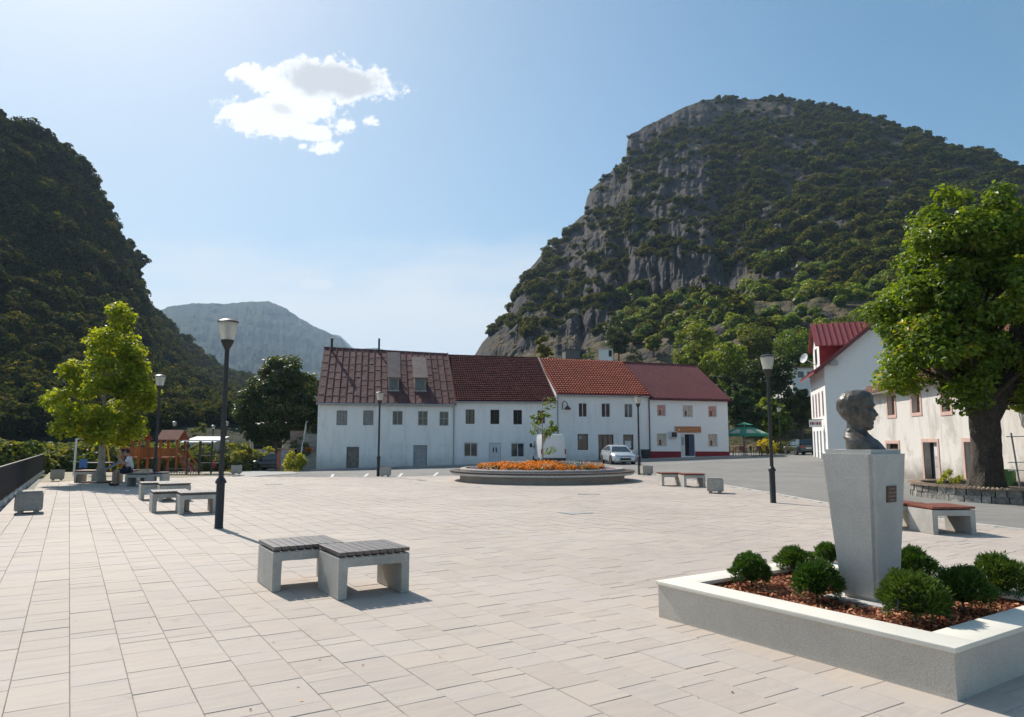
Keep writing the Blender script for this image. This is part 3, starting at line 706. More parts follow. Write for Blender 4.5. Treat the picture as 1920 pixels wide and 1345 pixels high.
def window(fc, h, parent, frame, pane, mull=1, bars=0, d=.2, fw=.06, name='window', sill=None):
    a, b, q, r = h; mb = MB(); e = .002
    for (s0, s1, z0, z1) in ((a+e, a+fw, q+e, r-e), (b-fw, b-e, q+e, r-e), (a+fw, b-fw, q+e, q+fw), (a+fw, b-fw, r-fw, r-e)): fc.box(mb, s0, s1, -d, -d+.06, z0, z1)
    for k in range(mull):
        c = a+(b-a)*(k+1)/(mull+1); fc.box(mb, c-.03, c+.03, -d, -d+.055, q+fw, r-fw)
    for k in range(bars):
        c = q+(r-q)*(k+1)/(bars+1); fc.box(mb, a+fw, b-fw, -d+.004, -d+.05, c-.02, c+.02)
    o = mb.build(name, frame, parent)
    p = MB(); fc.box(p, a+fw*.6, b-fw*.6, -d-.02, -d+.012, q+fw*.6, r-fw*.6); p.build('pane', pane, o)
    if sill: s_ = MB(); fc.box(s_, a-.06, b+.06, -.05, .09, q-.06, q-.004); s_.build('sill', sill, o)
    return o
def boards(fc, h, parent, mat, n=5, d=.12, name='shutter'):
    a, b, q, r = h; base = MB(); fc.box(base, a+.01, b-.01, -d-.05, -d-.02, q+.01, r-.01); o = base.build(name, M_dark, parent)
    for k in range(n):
        mb = MB(); x0 = a+.02+(b-a-.04)*k/n; x1 = a+.02+(b-a-.04)*(k+1)/n-.012; fc.box(mb, x0, x1, -d-.02, -d+random.uniform(0, .012), q+.02, r-.02-random.uniform(0, .015)); mb.build('board', mat, o)
    return o
def panelled_door(fc, h, parent, mat, d=.12, cols=2, rows=2, name='door', handle=True):
    a, b, q, r = h; mb = MB(); fc.box(mb, a+.01, b-.01, -d-.06, -d-.01, q, r-.01)
    for i in range(cols):
        for j in range(rows):
            x0 = a+.06+(b-a-.1)*i/cols; x1 = a+.02+(b-a-.1)*(i+1)/cols; z0 = q+.08+(r-q-.14)*j/rows; z1 = q+.02+(r-q-.14)*(j+1)/rows; fc.box(mb, x0, x1, -d-.01, -d+.012, z0, z1)
    o = mb.build(name, mat, parent)
    if handle: hm = MB(); x = a+(b-a)*.86; z = q+(r-q)*.48; fc.box(hm, x-.05, x+.05, -d+.01, -d+.05, z-.015, z+.015); hm.build('handle', M_chrome, o)
    return o

ROW = Face((-15.8, 58.), (35.5, 7.)); HD = 6.7       # front plane of the terrace and half its depth
RIDGE = Face((ROW.p+(-ROW.n)*HD).to_2d(), ROW.e.to_2d())
def xs(px): return ROW.hit(px, 790)[0]
sA0, sA1, sB1, sC1, sD1 = xs(595.5), xs(853), xs(1043), xs(1216), xs(1365)
def ze(px, py): return ROW.hit(px, py, .3)[1]
def zr_(px, py): return RIDGE.hit(px, py)[1]
HOUSES = {}
def rowhouse(name, label, s0, s1, eave, ridge, wallmat, holes, gl=True, gr=True):
    """one house of the terrace: front, back, gable walls; the roof is added after"""
    mid = ROW.at((s0+s1)/2, 0, 0); g = gz(mid.x, mid.y); t = thing(name, label, 'house', (mid.x, mid.y, g))
    k = 1-.3/HD      # roof surface at the wall line sits a little above the eave
    zl = eave[0]+(ridge[0]-eave[0])*.3/(HD+.3)-.05; zr = eave[1]+(ridge[1]-eave[1])*.3/(HD+.3)-.05
    wall(ROW, s0, s1, g-.8, zl, zr, holes).build('front_wall', wallmat, t)
    mb = MB(); E = 2*HD
    mb.add([ROW.at(s0, -E, g-.8), ROW.at(s1, -E, g-.8), ROW.at(s1, -E, zr), ROW.at(s0, -E, zl)], [(0, 1, 2, 3)]); mb.build('back_wall', wallmat, t)
    for s_, e_, r_ in ((s0, zl, ridge[0]), (s1, zr, ridge[1])):
        ss = s_+(.006 if s_ == s0 else -.006)
        mb = MB(); mb.add([ROW.at(ss, -.004, g-.8), ROW.at(ss, -E+.004, g-.8), ROW.at(ss, -E+.004, e_), ROW.at(ss, -HD, r_-.06), ROW.at(ss, -.004, e_)], [(0, 1, 2, 3, 4)]); mb.build('gable_wall', wallmat, t)
    HOUSES[name] = (t, s0, s1, eave, ridge); return t
def roofpt(h, a, v, lift=0.):
    """point on the front roof slope: a in 0..1 along, v in 0..1 up from the eave"""
    t, s0, s1, ev, rd = h; s = s0+(s1-s0)*a; ze_ = ev[0]+(ev[1]-ev[0])*a; zr2 = rd[0]+(rd[1]-rd[0])*a
    sl = math.atan2(zr2-ze_, HD+.3)
    return ROW.at(s, .3-(HD+.3)*v, ze_+(zr2-ze_)*v)+(ROW.n*math.sin(sl)+Vector((0, 0, math.cos(sl))))*lift
def backroof(h, mat, parent):
    t, s0, s1, ev, rd = h; mb = MB()
    mb.add([ROW.at(s0, -HD, rd[0]), ROW.at(s1, -HD, rd[1]), ROW.at(s1, -2*HD-.3, ev[1]), ROW.at(s0, -2*HD-.3, ev[0])], [(0, 1, 2, 3)]); return mb.build('back_slope', mat, parent)
r = ROW.rect
# --- house with the brown sheet roof
hA = [r(631, 651, 770, 797.5), r(681, 700, 770, 797.5), r(736, 755, 771, 797), r(784, 802, 771, 798), r(824, 841, 772, 798.5), r(649.5, 673, 838, 879.5), r(733, 754.5, 833, 862), r(775, 801, 835, 875.5), r(821, 841.5, 834, 863)]
eA = (ze(596, 755), ze(852, 758)); rA = (zr_(609, 652), zr_(845, 664.5))
tA = rowhouse('row_house', 'white row house with patched brown sheet-metal roof and two dormers', sA0, sA1, eA, rA, M_wallA, hA)
boards(ROW, hA[0], tA, M_shut, 3); boards(ROW, hA[1], tA, M_shut, 4)
window(ROW, hA[2], tA, M_frameg, M_glass); window(ROW, hA[3], tA, M_frameg, M_glass, 1, 1); window(ROW, hA[4], tA, M_frameg, M_glass, 1, 1)
panelled_door(ROW, hA[5], tA, M_door, .15, 1, 3); panelled_door(ROW, hA[7], tA, M_frameg, .15, 2, 3)
for q in (hA[6], hA[8]):
    mb = MB(); ROW.box(mb, q[0]+.004, q[1]-.004, -.1, -.05, q[2]+.004, q[3]-.004); o = mb.build('blocked_window', M_wallA, tA)
    n = 5 if q is hA[6] else 3
    for k in range(n):
        mb = MB(); c = q[0]+(q[1]-q[0])*(k+.5)/n
        if n == 5: ROW.box(mb, c-.03, c+.03, -.05, -.012, q[2]+.03, q[3]-.03)
        else: z = q[2]+(q[3]-q[2])*(k+.5)/n; ROW.box(mb, q[0]+.04, q[1]-.04, -.05, -.02, z-.12, z+.12)
        mb.build('plank', M_wallA, o)
# --- house with dark tiles
hB = [r(873, 890, 768, 795), r(919.5, 936.5, 768.5, 795.5), r(962.5, 979, 769, 796), r(1008, 1022, 770, 794), r(869.5, 896, 830, 857), r(916.5, 939.5, 830.5, 870.5), r(958, 983.5, 830.5, 857.5)]
eB = (ze(855, 751.5), ze(1040, 752.5)); rB = (zr_(846, 667), zr_(1027, 673))
tB = rowhouse('row_house', 'white row house under dark tiles with a white door between two windows', sA1, sB1, eB, rB, M_wallB, hB)
for q in hB[:4]: window(ROW, q, tB, M_frameb, M_glass, 1)
window(ROW, hB[4], tB, M_frame, M_glass, 1, 0, .12, .08); window(ROW, hB[6], tB, M_frame, M_glass, 1, 0, .12, .08)
dB = panelled_door(ROW, hB[5], tB, M_frame, .1, 2, 2)
for k in (-1, 1):
    mb = MB(); c = (hB[5][0]+hB[5][1])/2+k*.13; z = hB[5][2]+1.0; ROW.box(mb, c-.05, c+.05, -.085, -.06, z, z+.4); mb.build('pane', M_glass, dB)
# --- house with orange tiles
hC = [r(1085, 1100.5, 756, 782), r(1128, 1144, 756.5, 782.5), r(1171, 1186, 757.5, 783), r(1083, 1103, 814, 844), r(1122, 1151, 815, 866), r(1168.5, 1188, 815, 844)]
eC = (ze(1049, 739), ze(1215, 742)); rC = (zr_(1028, 673.5), zr_(1190, 680))
tC = rowhouse('row_house', 'greyish white row house with bright orange tiled roof behind the silver car', sB1, sC1, eC, rC, M_wallC, hC)
for q in hC[:3]: window(ROW, q, tC, M_frame, M_glass, 1, 0, .12, .035)
for q in (hC[3], hC[5]): window(ROW, q, tC, M_frameb, M_glass, 0, 1)
window(ROW, hC[4], tC, M_frameb, M_glass, 2, 1, name='shop_door')
mb = MB(); q = hC[5]; ROW.box(mb, q[0]+.18, q[1]-.2, -.117, -.112, q[2]+.15, q[2]+.8); mb.build('notice', M_frame, tC)
mb = MB(); q = hC[3]; ROW.box(mb, q[0]+.14, q[0]+.4, -.117, -.09, q[3]-.45, q[3]-.15); mb.build('ventilator', M_frameg, tC)
# --- house with wine-red sheet roof and plinth
hD = [r(1232, 1248.5, 759, 781), r(1280, 1299, 760, 783), r(1328, 1344, 761, 783), r(1231.5, 1250.5, 813, 837.5), r(1276.5, 1302.5, 814.5, 855.5), r(1328, 1345.5, 814, 838.5)]
eD = (ze(1217, 747), ze(1370, 750.5)); rD = (zr_(1190, 681.5), zr_(1335, 688))
tD = rowhouse('row_house', 'fresh white row house with wine-red ribbed roof and red plinth', sC1, sD1, eD, rD, M_wallD, hD)
for q, m_ in zip((hD[0], hD[1], hD[2], hD[3], hD[5]), (M_curtr, M_curt, M_curtr, M_curt, M_curt)):
    o = window(ROW, q, tD, M_frame, m_, 1 if q is hD[1] else 0, 0, .16, .07)
    g_ = MB(); ROW.box(g_, q[0]+.28*(q[1]-q[0]), q[0]+.5*(q[1]-q[0]), -.15, -.14, q[2]+.12, q[2]+.6); g_.build('flower_pot', M_brownwd, o)
q = hD[4]; x = q[0]+(q[1]-q[0])*.32
mb = MB(); ROW.box(mb, q[0]+.005, x, -.12, -.06, q[2], q[3]-.005); o = mb.build('side_light', M_frame, tD)
mb = MB(); ROW.box(mb, q[0]+.09, x-.09, -.06, -.05, q[2]+1., q[3]-.25); mb.build('pane', M_frameg, o)
mb = MB(); ROW.box(mb, x, q[1]-.005, -.35, -.3, q[2], q[3]-.005); mb.build('dark_entrance', M_dark, tD)
mb = MB(); a_ = ROW.at(q[1]-.04, -.02, q[2]+.01); dd = (ROW.n*-.5-ROW.e*.55).normalized()*.62; mb.prism([a_, a_+dd, a_+dd+Vector((0, 0, q[3]-q[2]-.05)), a_+Vector((0, 0, q[3]-q[2]-.05))], ROW.n*.04-ROW.e*.02); mb.build('door', pm('blue_grey_door', (.10, .11, .17), .6, .2, 4), tD)
zp0, zp1 = ROW.hit(1222, 846.5)[1], ROW.hit(1363, 847)[1]
for (a_, b_) in ((sC1+.06, q[0]-.01), (q[1]+.03, sD1+.02)):
    mb = MB(); za = zp0+(zp1-zp0)*(a_-sC1)/(sD1-sC1); zb_ = zp0+(zp1-zp0)*(b_-sC1)/(sD1-sC1)
    mb.hexa([ROW.at(a_, 0, -1), ROW.at(b_, 0, -1), ROW.at(b_, .03, -1), ROW.at(a_, .03, -1), ROW.at(a_, 0, za), ROW.at(b_, 0, zb_), ROW.at(b_, .03, zb_), ROW.at(a_, .03, za)]); mb.build('plinth', M_redpl, tD)

# --- roofs
def roofpart(h, mat, name='roof'):
    """underlay slab of the front slope"""
    t, s0, s1, ev, rd = h; mb = MB(); P = [roofpt(h, a, v, l) for l in (-.1, -.02) for (a, v) in ((0, 0), (1, 0), (1, 1), (0, 1))]; mb.hexa(P); o = mb.build(name, mat, t); return o
names = ['row_house', 'row_house.001', 'row_house.002', 'row_house.003']
HA = (tA, sA0-.12, sA1, eA, rA); HB = (tB, sA1, sB1, eB, rB); HC = (tC, sB1, sC1, eC, rC); HD_ = (tD, sC1, sD1+.25, eD, rD)
random.seed(11)
ro = roofpart(HA, M_roofA); backroof(HA, M_roofA, tA)
NS = 20
for i in range(NS):          # each standing-seam strip laid from several sheets
    a0, a1 = i/NS, (i+1)/NS; mb = MB(); nv = 7; cut = [0]+sorted((k+random.uniform(-.25, .25))/nv for k in range(1, nv))+[1]
    for v0, v1 in zip(cut[:-1], cut[1:]):
        l = random.uniform(0, .006); v0_ = max(0, v0-.012)
        mb.hexa([roofpt(HA, a0+.0015, v0_, -.018), roofpt(HA, a1-.0015, v0_, -.018), roofpt(HA, a1-.0015, v1, -.018), roofpt(HA, a0+.0015, v1, -.018),
                 roofpt(HA, a0+.0015, v0_, .016+l), roofpt(HA, a1-.0015, v0_, .024+l+random.uniform(-.008, .008)), roofpt(HA, a1-.0015, v1, .002), roofpt(HA, a0+.0015, v1, .004)])
    o = mb.build('roof_sheet', M_roofA, ro)
    mb = MB(); mb.bar(roofpt(HA, a1, 0, .03), roofpt(HA, a1, 1, .03), .045, .075, ROW.n); mb.build('seam', M_roofA, ro)
mb = MB().tube([roofpt(HA, 0, 1, .02), roofpt(HA, 1, 1, .02)], .07, 6); mb.build('ridge_cap', M_roofA, ro)
mb = MB(); mb.bar(roofpt(HA, 0, -.004, -.06), roofpt(HA, 1, -.004, -.06), .1, .12); mb.build('eaves_board', M_frameg, ro)
# dormers
for (x0, x1, yt, yb, yw) in ((727, 749, 678, 707.5, 733.5), (775.5, 800, 684, 708, 734)):
    fd = ROW; # front of the dormer stands on the slope where its foot meets the roof
    t_, s0, s1, ev, rd = HA
    best = None
    for k in range(200):
        d = -k*.03; sm, zm = ROW.hit((x0+x1)/2, yw, d); a = (sm-s0)/(s1-s0); v = (.3-d)/(HD+.3); zroof = ev[0]+(ev[1]-ev[0])*a+((rd[0]+(rd[1]-rd[0])*a)-(ev[0]+(ev[1]-ev[0])*a))*v
        if best is None or abs(zroof-zm) < best[0]: best = (abs(zroof-zm), d)
    d = best[1]; sa, zb_ = ROW.hit(x0+1.5, yw, d); sb, _ = ROW.hit(x1-1, yw, d); zt_ = ROW.hit((x0+x1)/2, yb+1, d)[1]; ztop = ROW.hit((x0+x1)/2, yt, d-1.8)[1]
    dm = MB(); ROW.box(dm, sa, sb, d-1.6, d, zb_-.5, zt_-.02); o = dm.build('dormer', pm('dormer_boards', (.25, .22, .19), .9, .3, 5), tA)
    mb = MB(); sl = (ztop-zt_)/1.8
    mb.hexa([ROW.at(sa-.12, d+.22, zt_-.05), ROW.at(sb+.12, d+.22, zt_-.05), ROW.at(sb+.12, d-2.6, zt_-.05+sl*2.8), ROW.at(sa-.12, d-2.6, zt_-.05+sl*2.8),
             ROW.at(sa-.12, d+.22, zt_+.03), ROW.at(sb+.12, d+.22, zt_+.03), ROW.at(sb+.12, d-2.6, zt_+.03+sl*2.8), ROW.at(sa-.12, d-2.6, zt_+.03+sl*2.8)]); mb.build('dormer_roof', pm('dormer_sheet', (.2, .14, .125), .6, .3, 2), o)
    for k in range(2):
        c0 = sa+.1+(sb-sa-.2)*k/2; c1 = sa+.1+(sb-sa-.2)*(k+1)/2-.06
        mb = MB(); ROW.box(mb, c0, c1, d, d+.02, zb_+.12, zt_-.12); mb.build('pane', M_glass, o)
    mb = MB(); ROW.box(mb, sa-.06, sb+.06, d-.1, d+.1, zb_-.02, zb_+.08); mb.build('dormer_sill', M_frameg, o)
# stove pipes on the ridge
for (px_, yt, yb, w_, cap) in ((622.5, 636, 659, .11, True), (711, 635, 664, .09, False)):
    s_, zt_ = RIDGE.hit(px_, yt, .4); zb_ = RIDGE.hit(px_, yb, .4)[1]; p = RIDGE.at(s_, .4, 0)
    mb = MB(); mb.tube([(p.x, p.y, zb_-.6), (p.x, p.y, zt_)], w_, 8); o = mb.build('stove_pipe', M_iron, tA, smooth_=True)
    if cap: mb = MB(); mb.lathe([(.02, zt_-.02), (.2, zt_+.02), (.17, zt_+.1), (.02, zt_+.16)], (p.x, p.y, 0), 10); mb.build('pipe_cap', M_frameg, o)
def tileroof(h, mat, nc, nr, name, lift, wave):
    """pantiles: each a curved piece, rows overlapping"""
    ro = roofpart(h, mat); V = []; Q = []; rg_ = np.random.default_rng(nc)
    for j in range(nr):
        for i in range(nc):
            a0 = (i+.02)/nc; a1 = (i+.98)/nc; v0 = max(0, (j-.12)/nr); v1 = min(1, (j+1.0)/nr); dl = rg_.uniform(-.006, .006); b = len(V)
            for v, l in ((v0, lift+dl), (v1, dl*.5)):
                for k in range(5):
                    f = k/4; V.append(tuple(roofpt(h, a0+(a1-a0)*f, v, l+wave*math.sin(f*math.pi))))
            for k in range(5): V.append(tuple(roofpt(h, a0+(a1-a0)*k/4, v0, -.02)))
            for k in range(4): Q.append((b+k, b+k+1, b+5+k+1, b+5+k)); Q.append((b+10+k, b+10+k+1, b+k+1, b+k))
    V = np.array(V)-np.array(h[0].location); o = link('roof_tiles', fastmesh('roof_tiles', V, Q, 4, [mat]), ro); tag(o, kind='stuff')
    for i in range(nc//2):
        mb = MB(); p, q = roofpt(h, i/(nc//2), 1, .02), roofpt(h, (i+1)/(nc//2)-.002, 1, .02); mb.tube([p, q], [.11, .09], 6); mb.build('ridge_tile', mat, ro)
    backroof(h, mat, h[0]); return ro
rb = tileroof(HB, M_roofB, 44, 24, 'B', .07, .05)
rc = tileroof(HC, M_roofC, 33, 18, 'C', .11, .13)
def ribroof(h, mat, nc):
    ro = roofpart(h, mat)
    for i in range(nc):
        mb = MB(); a0 = i/nc; w_ = 1/nc; A_ = [(0, .0), (.30, .0), (.40, .10), (.74, .10), (.84, 0), (.999, 0)]
        vs = [roofpt(h, a0+w_*a, v, l) for v in (0, 1) for a, l in A_]; n = len(A_); mb.add(vs, [(k, k+1, n+k+1, n+k) for k in range(n-1)]); mb.build('roof_sheet', mat, ro)
    mb = MB().tube([roofpt(h, 0, 1, .04), roofpt(h, 1, 1, .04)], .12, 6); mb.build('ridge_cap', mat, ro); backroof(h, mat, h[0])
    return ro
rd_ = ribroof(HD_, M_roofD, 30)
mb = MB().tube([roofpt(HD_, 0, -.015, -.03), roofpt(HD_, 1, -.015, -.03)], .07, 8); mb.build('gutter', M_roofD, rd_)
for (h, a, nm) in ((HB, 1., 'verge_board'), (HA, 1., 'verge_board')):
    mb = MB(); mb.bar(roofpt(h, a, -.01, .05), roofpt(h, a, 1, .05), .1, .2, ROW.n+Vector((0, 0, 1))); mb.build(nm, M_frameg if h is HB else M_roofA, h[0])
mb = MB(); mb.bar(roofpt(HC, 1, -.01, .03), roofpt(HC, 1, 1, .03), .12, .2, ROW.n+Vector((0, 0, 1))); mb.build('verge_tiles', M_roofC, tC)
p = ROW.at(sC1+.06, .07, 0); g = gz(p.x, p.y); mb = MB().tube([(p.x, p.y, g), (p.x, p.y, eD[0]-.1)], .05, 8); mb.build('downpipe', M_frameb, tD)
for h in (HA, HB, HC):
    mb = MB().tube([roofpt(h, 0, -.012, -.07), roofpt(h, 1, -.012, -.07)], .065, 8); mb.build('gutter', M_frameg, h[0], smooth_=True)
for s_, e_, t__ in ((sA1-.1, eA[1], tA), (sB1+.12, eC[0], tC)):
    p = ROW.at(s_, .08, 0); g = gz(p.x, p.y); MB().tube([(p.x, p.y, g), (p.x, p.y, e_-.35), tuple(ROW.at(s_, .3, e_-.08))], .045, 8).build('downpipe', M_frameg, t__, smooth_=True)
# air conditioner and sign of the red-plinth house
s0, s1, z0, z1 = r(1254, 1267, 809.5, 821); mb = MB(); ROW.box(mb, s0, s1, .05, .35, z0, z1); pos = ROW.at((s0+s1)/2, .2, z0); ac = thing('air_conditioner', 'white air conditioner unit on the wall beside the painted sign', 'air conditioner', pos)
mb.build('case', M_frame, ac); mb = MB(); ROW.box(mb, s0+.12, s1-.05, .35, .37, z0+.06, z1-.06); o = mb.build('fan_grille', M_iron, ac)
mb = MB(); ROW.box(mb, s0+.05, s0+.1, 0, .3, z0-.08, z0); ROW.box(mb, s1-.1, s1-.05, 0, .3, z0-.08, z0); mb.build('bracket', M_frameg, ac)
def signmat():
    m, t = newmat('painted_sign'); tc = t.node('ShaderNodeTexCoord'); g = t.node('ShaderNodeSeparateXYZ', {0: tc.outputs['Generated']}); x, z = g.outputs[0], g.outputs[2]
    dx = t.math('SUBTRACT', x, .14); dz = t.math('MULTIPLY', t.math('SUBTRACT', z, .5), .26); ang = t.math('ARCTAN2', dz, dx)
    rays = t.math('SINE', t.math('MULTIPLY', ang, 26.)); rad = t.math('SQRT', t.math('ADD', t.math('MULTIPLY', dx, dx), t.math('MULTIPLY', dz, dz)))
    c = t.mix(t.maprange(rays, -.4, .4), (.42, .09, .03), (.62, .33, .12)); c = t.mix(t.maprange(rays, .75, .95), c, (.1, .03, .02)); c = t.mix(t.maprange(rad, .045, .03), c, (.7, .5, .2))
    bs = t.node('ShaderNodeBsdfPrincipled', {'Base Color': c, 'Roughness': .5}); finish(t, bs.outputs[0]); return m
s0, s1, z0, z1 = r(1266, 1313.5, 800, 811.5); mb = MB(); ROW.box(mb, s0, s1, .02, .1, z0, z1); pos = ROW.at((s0+s1)/2, .06, z0)
sg = thing('shop_sign', 'orange sign with radiating rays above the entrance of the red-plinth house', 'sign', pos); o = mb.build('board', signmat(), sg)
mb = MB(); ROW.box(mb, s0-.06, s0-.003, .0, .11, z0, z1); mb.build('end_cap', M_frameg, sg)
# wall lamp with curved arm on the orange-tiled house
s_, z_ = ROW.hit(1054, 766); top = ROW.hit(1057, 752)[1]; wl = thing('wall_lamp', 'dark gooseneck lamp on the wall left of the orange-tiled house', 'wall lamp', ROW.at(s_, 0, z_))
mb = MB(); mb.tube([ROW.at(s_, .02, z_-.1), ROW.at(s_, .15, top-.25), ROW.at(s_+.1, .3, top), ROW.at(s_+.3, .45, top-.15), ROW.at(s_+.35, .5, top-.45)], .035, 6); mb.build('arm', M_frameb, wl, smooth_=True)
c = ROW.at(s_+.35, .5, 0); mb = MB(); mb.lathe([(.06, top-.42), (.12, top-.5), (.3, top-.72), (.34, top-.76), (.28, top-.78), (.05, top-.6)], (c.x, c.y, 0), 12); mb.build('shade', M_frameb, wl, smooth_=True)
# pavement in front of the terrace
mb = MB()
N = 24
for k in range(N):
    a0, a1 = sA0-.4+(sD1+1.6-sA0)*k/N, sA0-.4+(sD1+1.6-sA0)*(k+1)/N-.006
    P0 = [ROW.at(a0, .0, 0), ROW.at(a1, .0, 0), ROW.at(a1, 1.7, 0), ROW.at(a0, 1.7, 0)]
    mb.hexa([p+Vector((0, 0, gz(p.x, p.y)-.3)) for p in P0]+[p+Vector((0, 0, gz(p.x, p.y)+.05)) for p in P0])
sw = solo(mb, 'sidewalk', M_walk, None, None, (0, 0, 0)); sw['kind'] = 'structure'

# ================================================================ tall white house on the right
TF = Face((25.2, 59.8), (-2.2, -7.8)); TLEN = math.hypot(2.2, 7.8)      # street front, s runs towards the camera
TG = Face((23., 52.), (7.8, -2.2)); TW_ = 11.                            # gable towards the camera
ev_z = TG.hit(1553, 684)[1]; slope = math.tan(R(40)); pk = TW_/2
tt = thing('tall_house', 'tall white house with red sheet-metal roof and big red dormer', 'house', (23., 52., 0))
hT = [TF.rect(*q) for q in ((1525.5, 1528.5, 737, 783), (1531, 1534, 733, 782), (1537, 1540, 729, 779.5), (1543.5, 1547, 724, 776))]
hT = [(a, b, 3.55, 5.45) for a, b in ((.9, 1.75), (2.6, 3.45), (4.3, 5.15), (6.2, 7.05))]
hT += [(.6, 1.5, 0.1, 2.5), (2.5, 3.4, .1, 2.5), (4.2, 5.1, .1, 2.5), (6.1, 7.0, .9, 2.5)]
wall(TF, 0, TLEN, -.6, ev_z, ev_z, hT).build('street_wall', M_wallT, tt)
for q in hT[:4]: window(TF, q, tt, M_pink, M_brownwd, 1, 0, .1, .09)
for q in hT[4:]: window(TF, q, tt, M_frame, M_glass, 1, 2, .1, .06, name='shop_window')
mb = MB(); mb.add([TG.at(0.004, 0, -.6), TG.at(TW_, 0, -.6), TG.at(TW_, 0, ev_z), TG.at(pk, 0, ev_z+pk*slope-.06), TG.at(0.004, 0, ev_z)], [(0, 1, 2, 3, 4)]); mb.build('gable_wall', M_wallT, tt)
mb = MB(); mb.add([TG.at(TW_, 0, -.6), TG.at(TW_, -TLEN, -.6), TG.at(TW_, -TLEN, ev_z), TG.at(TW_, 0, ev_z)], [(0, 1, 2, 3)])
mb.add([TG.at(0, -TLEN+.01, -.6), TG.at(TW_, -TLEN+.01, -.6), TG.at(TW_, -TLEN+.01, ev_z), TG.at(pk, -TLEN+.01, ev_z+pk*slope-.06), TG.at(0, -TLEN+.01, ev_z)], [(0, 1, 2, 3, 4)]); mb.build('back_wall', M_wallT, tt)
def tr(s, d, lift): return TG.at(s, d, ev_z+(s if s < pk else 2*pk-s)*slope+lift)
mb = MB()
for a, b in ((-.75, pk), (pk, TW_+.75)):
    mb.hexa([tr(a, .45, -.02), tr(b, .45, -.02), tr(b, -TLEN-.4, -.02), tr(a, -TLEN-.4, -.02), tr(a, .45, .1), tr(b, .45, .1), tr(b, -TLEN-.4, .1), tr(a, -TLEN-.4, .1)])
ro = mb.build('roof', M_roofT, tt)
for k in range(20):
    d = .4-(TLEN+.7)*k/19; mb = MB(); mb.bar(tr(-.75, d, .13), tr(pk, d, .13), .05, .06, (0, 0, 1)); mb.build('seam', M_roofT, ro)
mb = MB(); mb.bar(tr(-.75, .5, -.03), tr(pk, .5, -.03), .05, .24); mb.bar(tr(TW_+.75, .5, -.03), tr(pk, .5, -.03), .05, .24); mb.build('barge_board', pm('barge_brown', (.16, .05, .05), .7, .2, 5), ro)
for s_ in (.35, 3.6):
    mb = MB(); TG.box(mb, s_, s_+.55, .003, .4, ev_z+s_*slope-.35, ev_z+s_*slope-.06); mb.build('purlin_end', M_frameg, ro)
# big gabled dormer over the street front
dz0 = ev_z-.1; dtop = TG.hit(1575, 606, -2.6)[1]; d0, d1 = -.9, -4.7; dm_ = (d0+d1)/2; drop = 1.75
fr = -.1
mb = MB(); mb.prism([TG.at(fr, d0-.25, dz0), TG.at(fr, d1+.25, dz0), TG.at(fr, d1+.25, dtop-drop), TG.at(fr, dm_, dtop-.15), TG.at(fr, d0-.25, dtop-drop)], TG.e*4.6); dmo = mb.build('dormer', [pm('dormer_red_side', (.30, .025, .03), .7, .15, 3)], tt)
mb = MB(); mb.prism([TG.at(fr-.03, d0-.26, dz0+.02), TG.at(fr-.03, d1+.26, dz0+.02), TG.at(fr-.03, d1+.26, dtop-drop), TG.at(fr-.03, dm_, dtop-.2), TG.at(fr-.03, d0-.26, dtop-drop)], TG.e*.028); mb.build('dormer_front', M_wallT, dmo)
mb = MB(); q0 = TG.at(fr-.05, dm_, dz0+.4); mb.prism([q0+TG.n*.5, q0-TG.n*.5, q0-TG.n*.5+Vector((0, 0, 1.2)), q0+TG.n*.5+Vector((0, 0, 1.2))], TG.e*.03); mb.build('dormer_window', M_glass, dmo)
for sd, dn in ((1, d0+.25), (-1, d1-.25)):
    N = 15
    for k in range(N):
        a, b = fr-.35+(5.9)*k/N, fr-.35+5.9*(k+1)/N-.004
        mb = MB(); mb.hexa([TG.at(a, dn, dtop-drop-.25), TG.at(b, dn, dtop-drop-.25), TG.at(b, dm_, dtop-.02), TG.at(a, dm_, dtop-.02), TG.at(a, dn, dtop-drop-.18), TG.at(b, dn, dtop-drop-.18), TG.at(b, dm_, dtop+.05), TG.at(a, dm_, dtop+.05)])
        mb.bar(TG.at(b-.05, dn, dtop-drop-.16), TG.at(b-.05, dm_, dtop+.07), .06, .07); mb.build('dormer_sheet', M_roofT, dmo)
# balcony-like dish and sign
p = TG.at(-.9, -3.6, ev_z+.9); mb = MB(); Mx = Matrix.Translation(p) @ Matrix.Rotation(R(-70), 4, 'Y') @ Matrix.Rotation(R(20), 4, 'X'); mb.lathe([(.02, -.07), (.24, -.03), (.4, .05), (.38, .06), (.23, -.015), (.02, -.05)], (0, 0, 0), 16, M=Mx); mb.tube([p, TG.at(0., -3.6, ev_z+.3)], .03, 6)
solo(mb, 'satellite_dish', M_frame, 'white satellite dish under the eaves of the tall house', 'satellite dish', p, smooth_=True)
sgn = thing('hanging_sign', 'small red and white sign hanging from the front of the tall house', 'sign', TF.at(6.4, .5, 2.85))
mb = MB(); TF.box(mb, 6.38, 6.42, .12, 1.0, 2.75, 3.3); mb.build('board', M_frame, sgn)
mb = MB()
for k, (a_, b_) in enumerate(((.2, .3), (.36, .5), (.56, .62), (.68, .82), (.86, .94))): TF.box(mb, 6.425, 6.43, a_, b_, 2.92, 3.12)
mb.build('lettering', M_redpl, sgn)
mb = MB(); TF.box(mb, 6.39, 6.41, 0, 1.0, 3.3, 3.34); mb.build('bracket', M_iron, sgn)

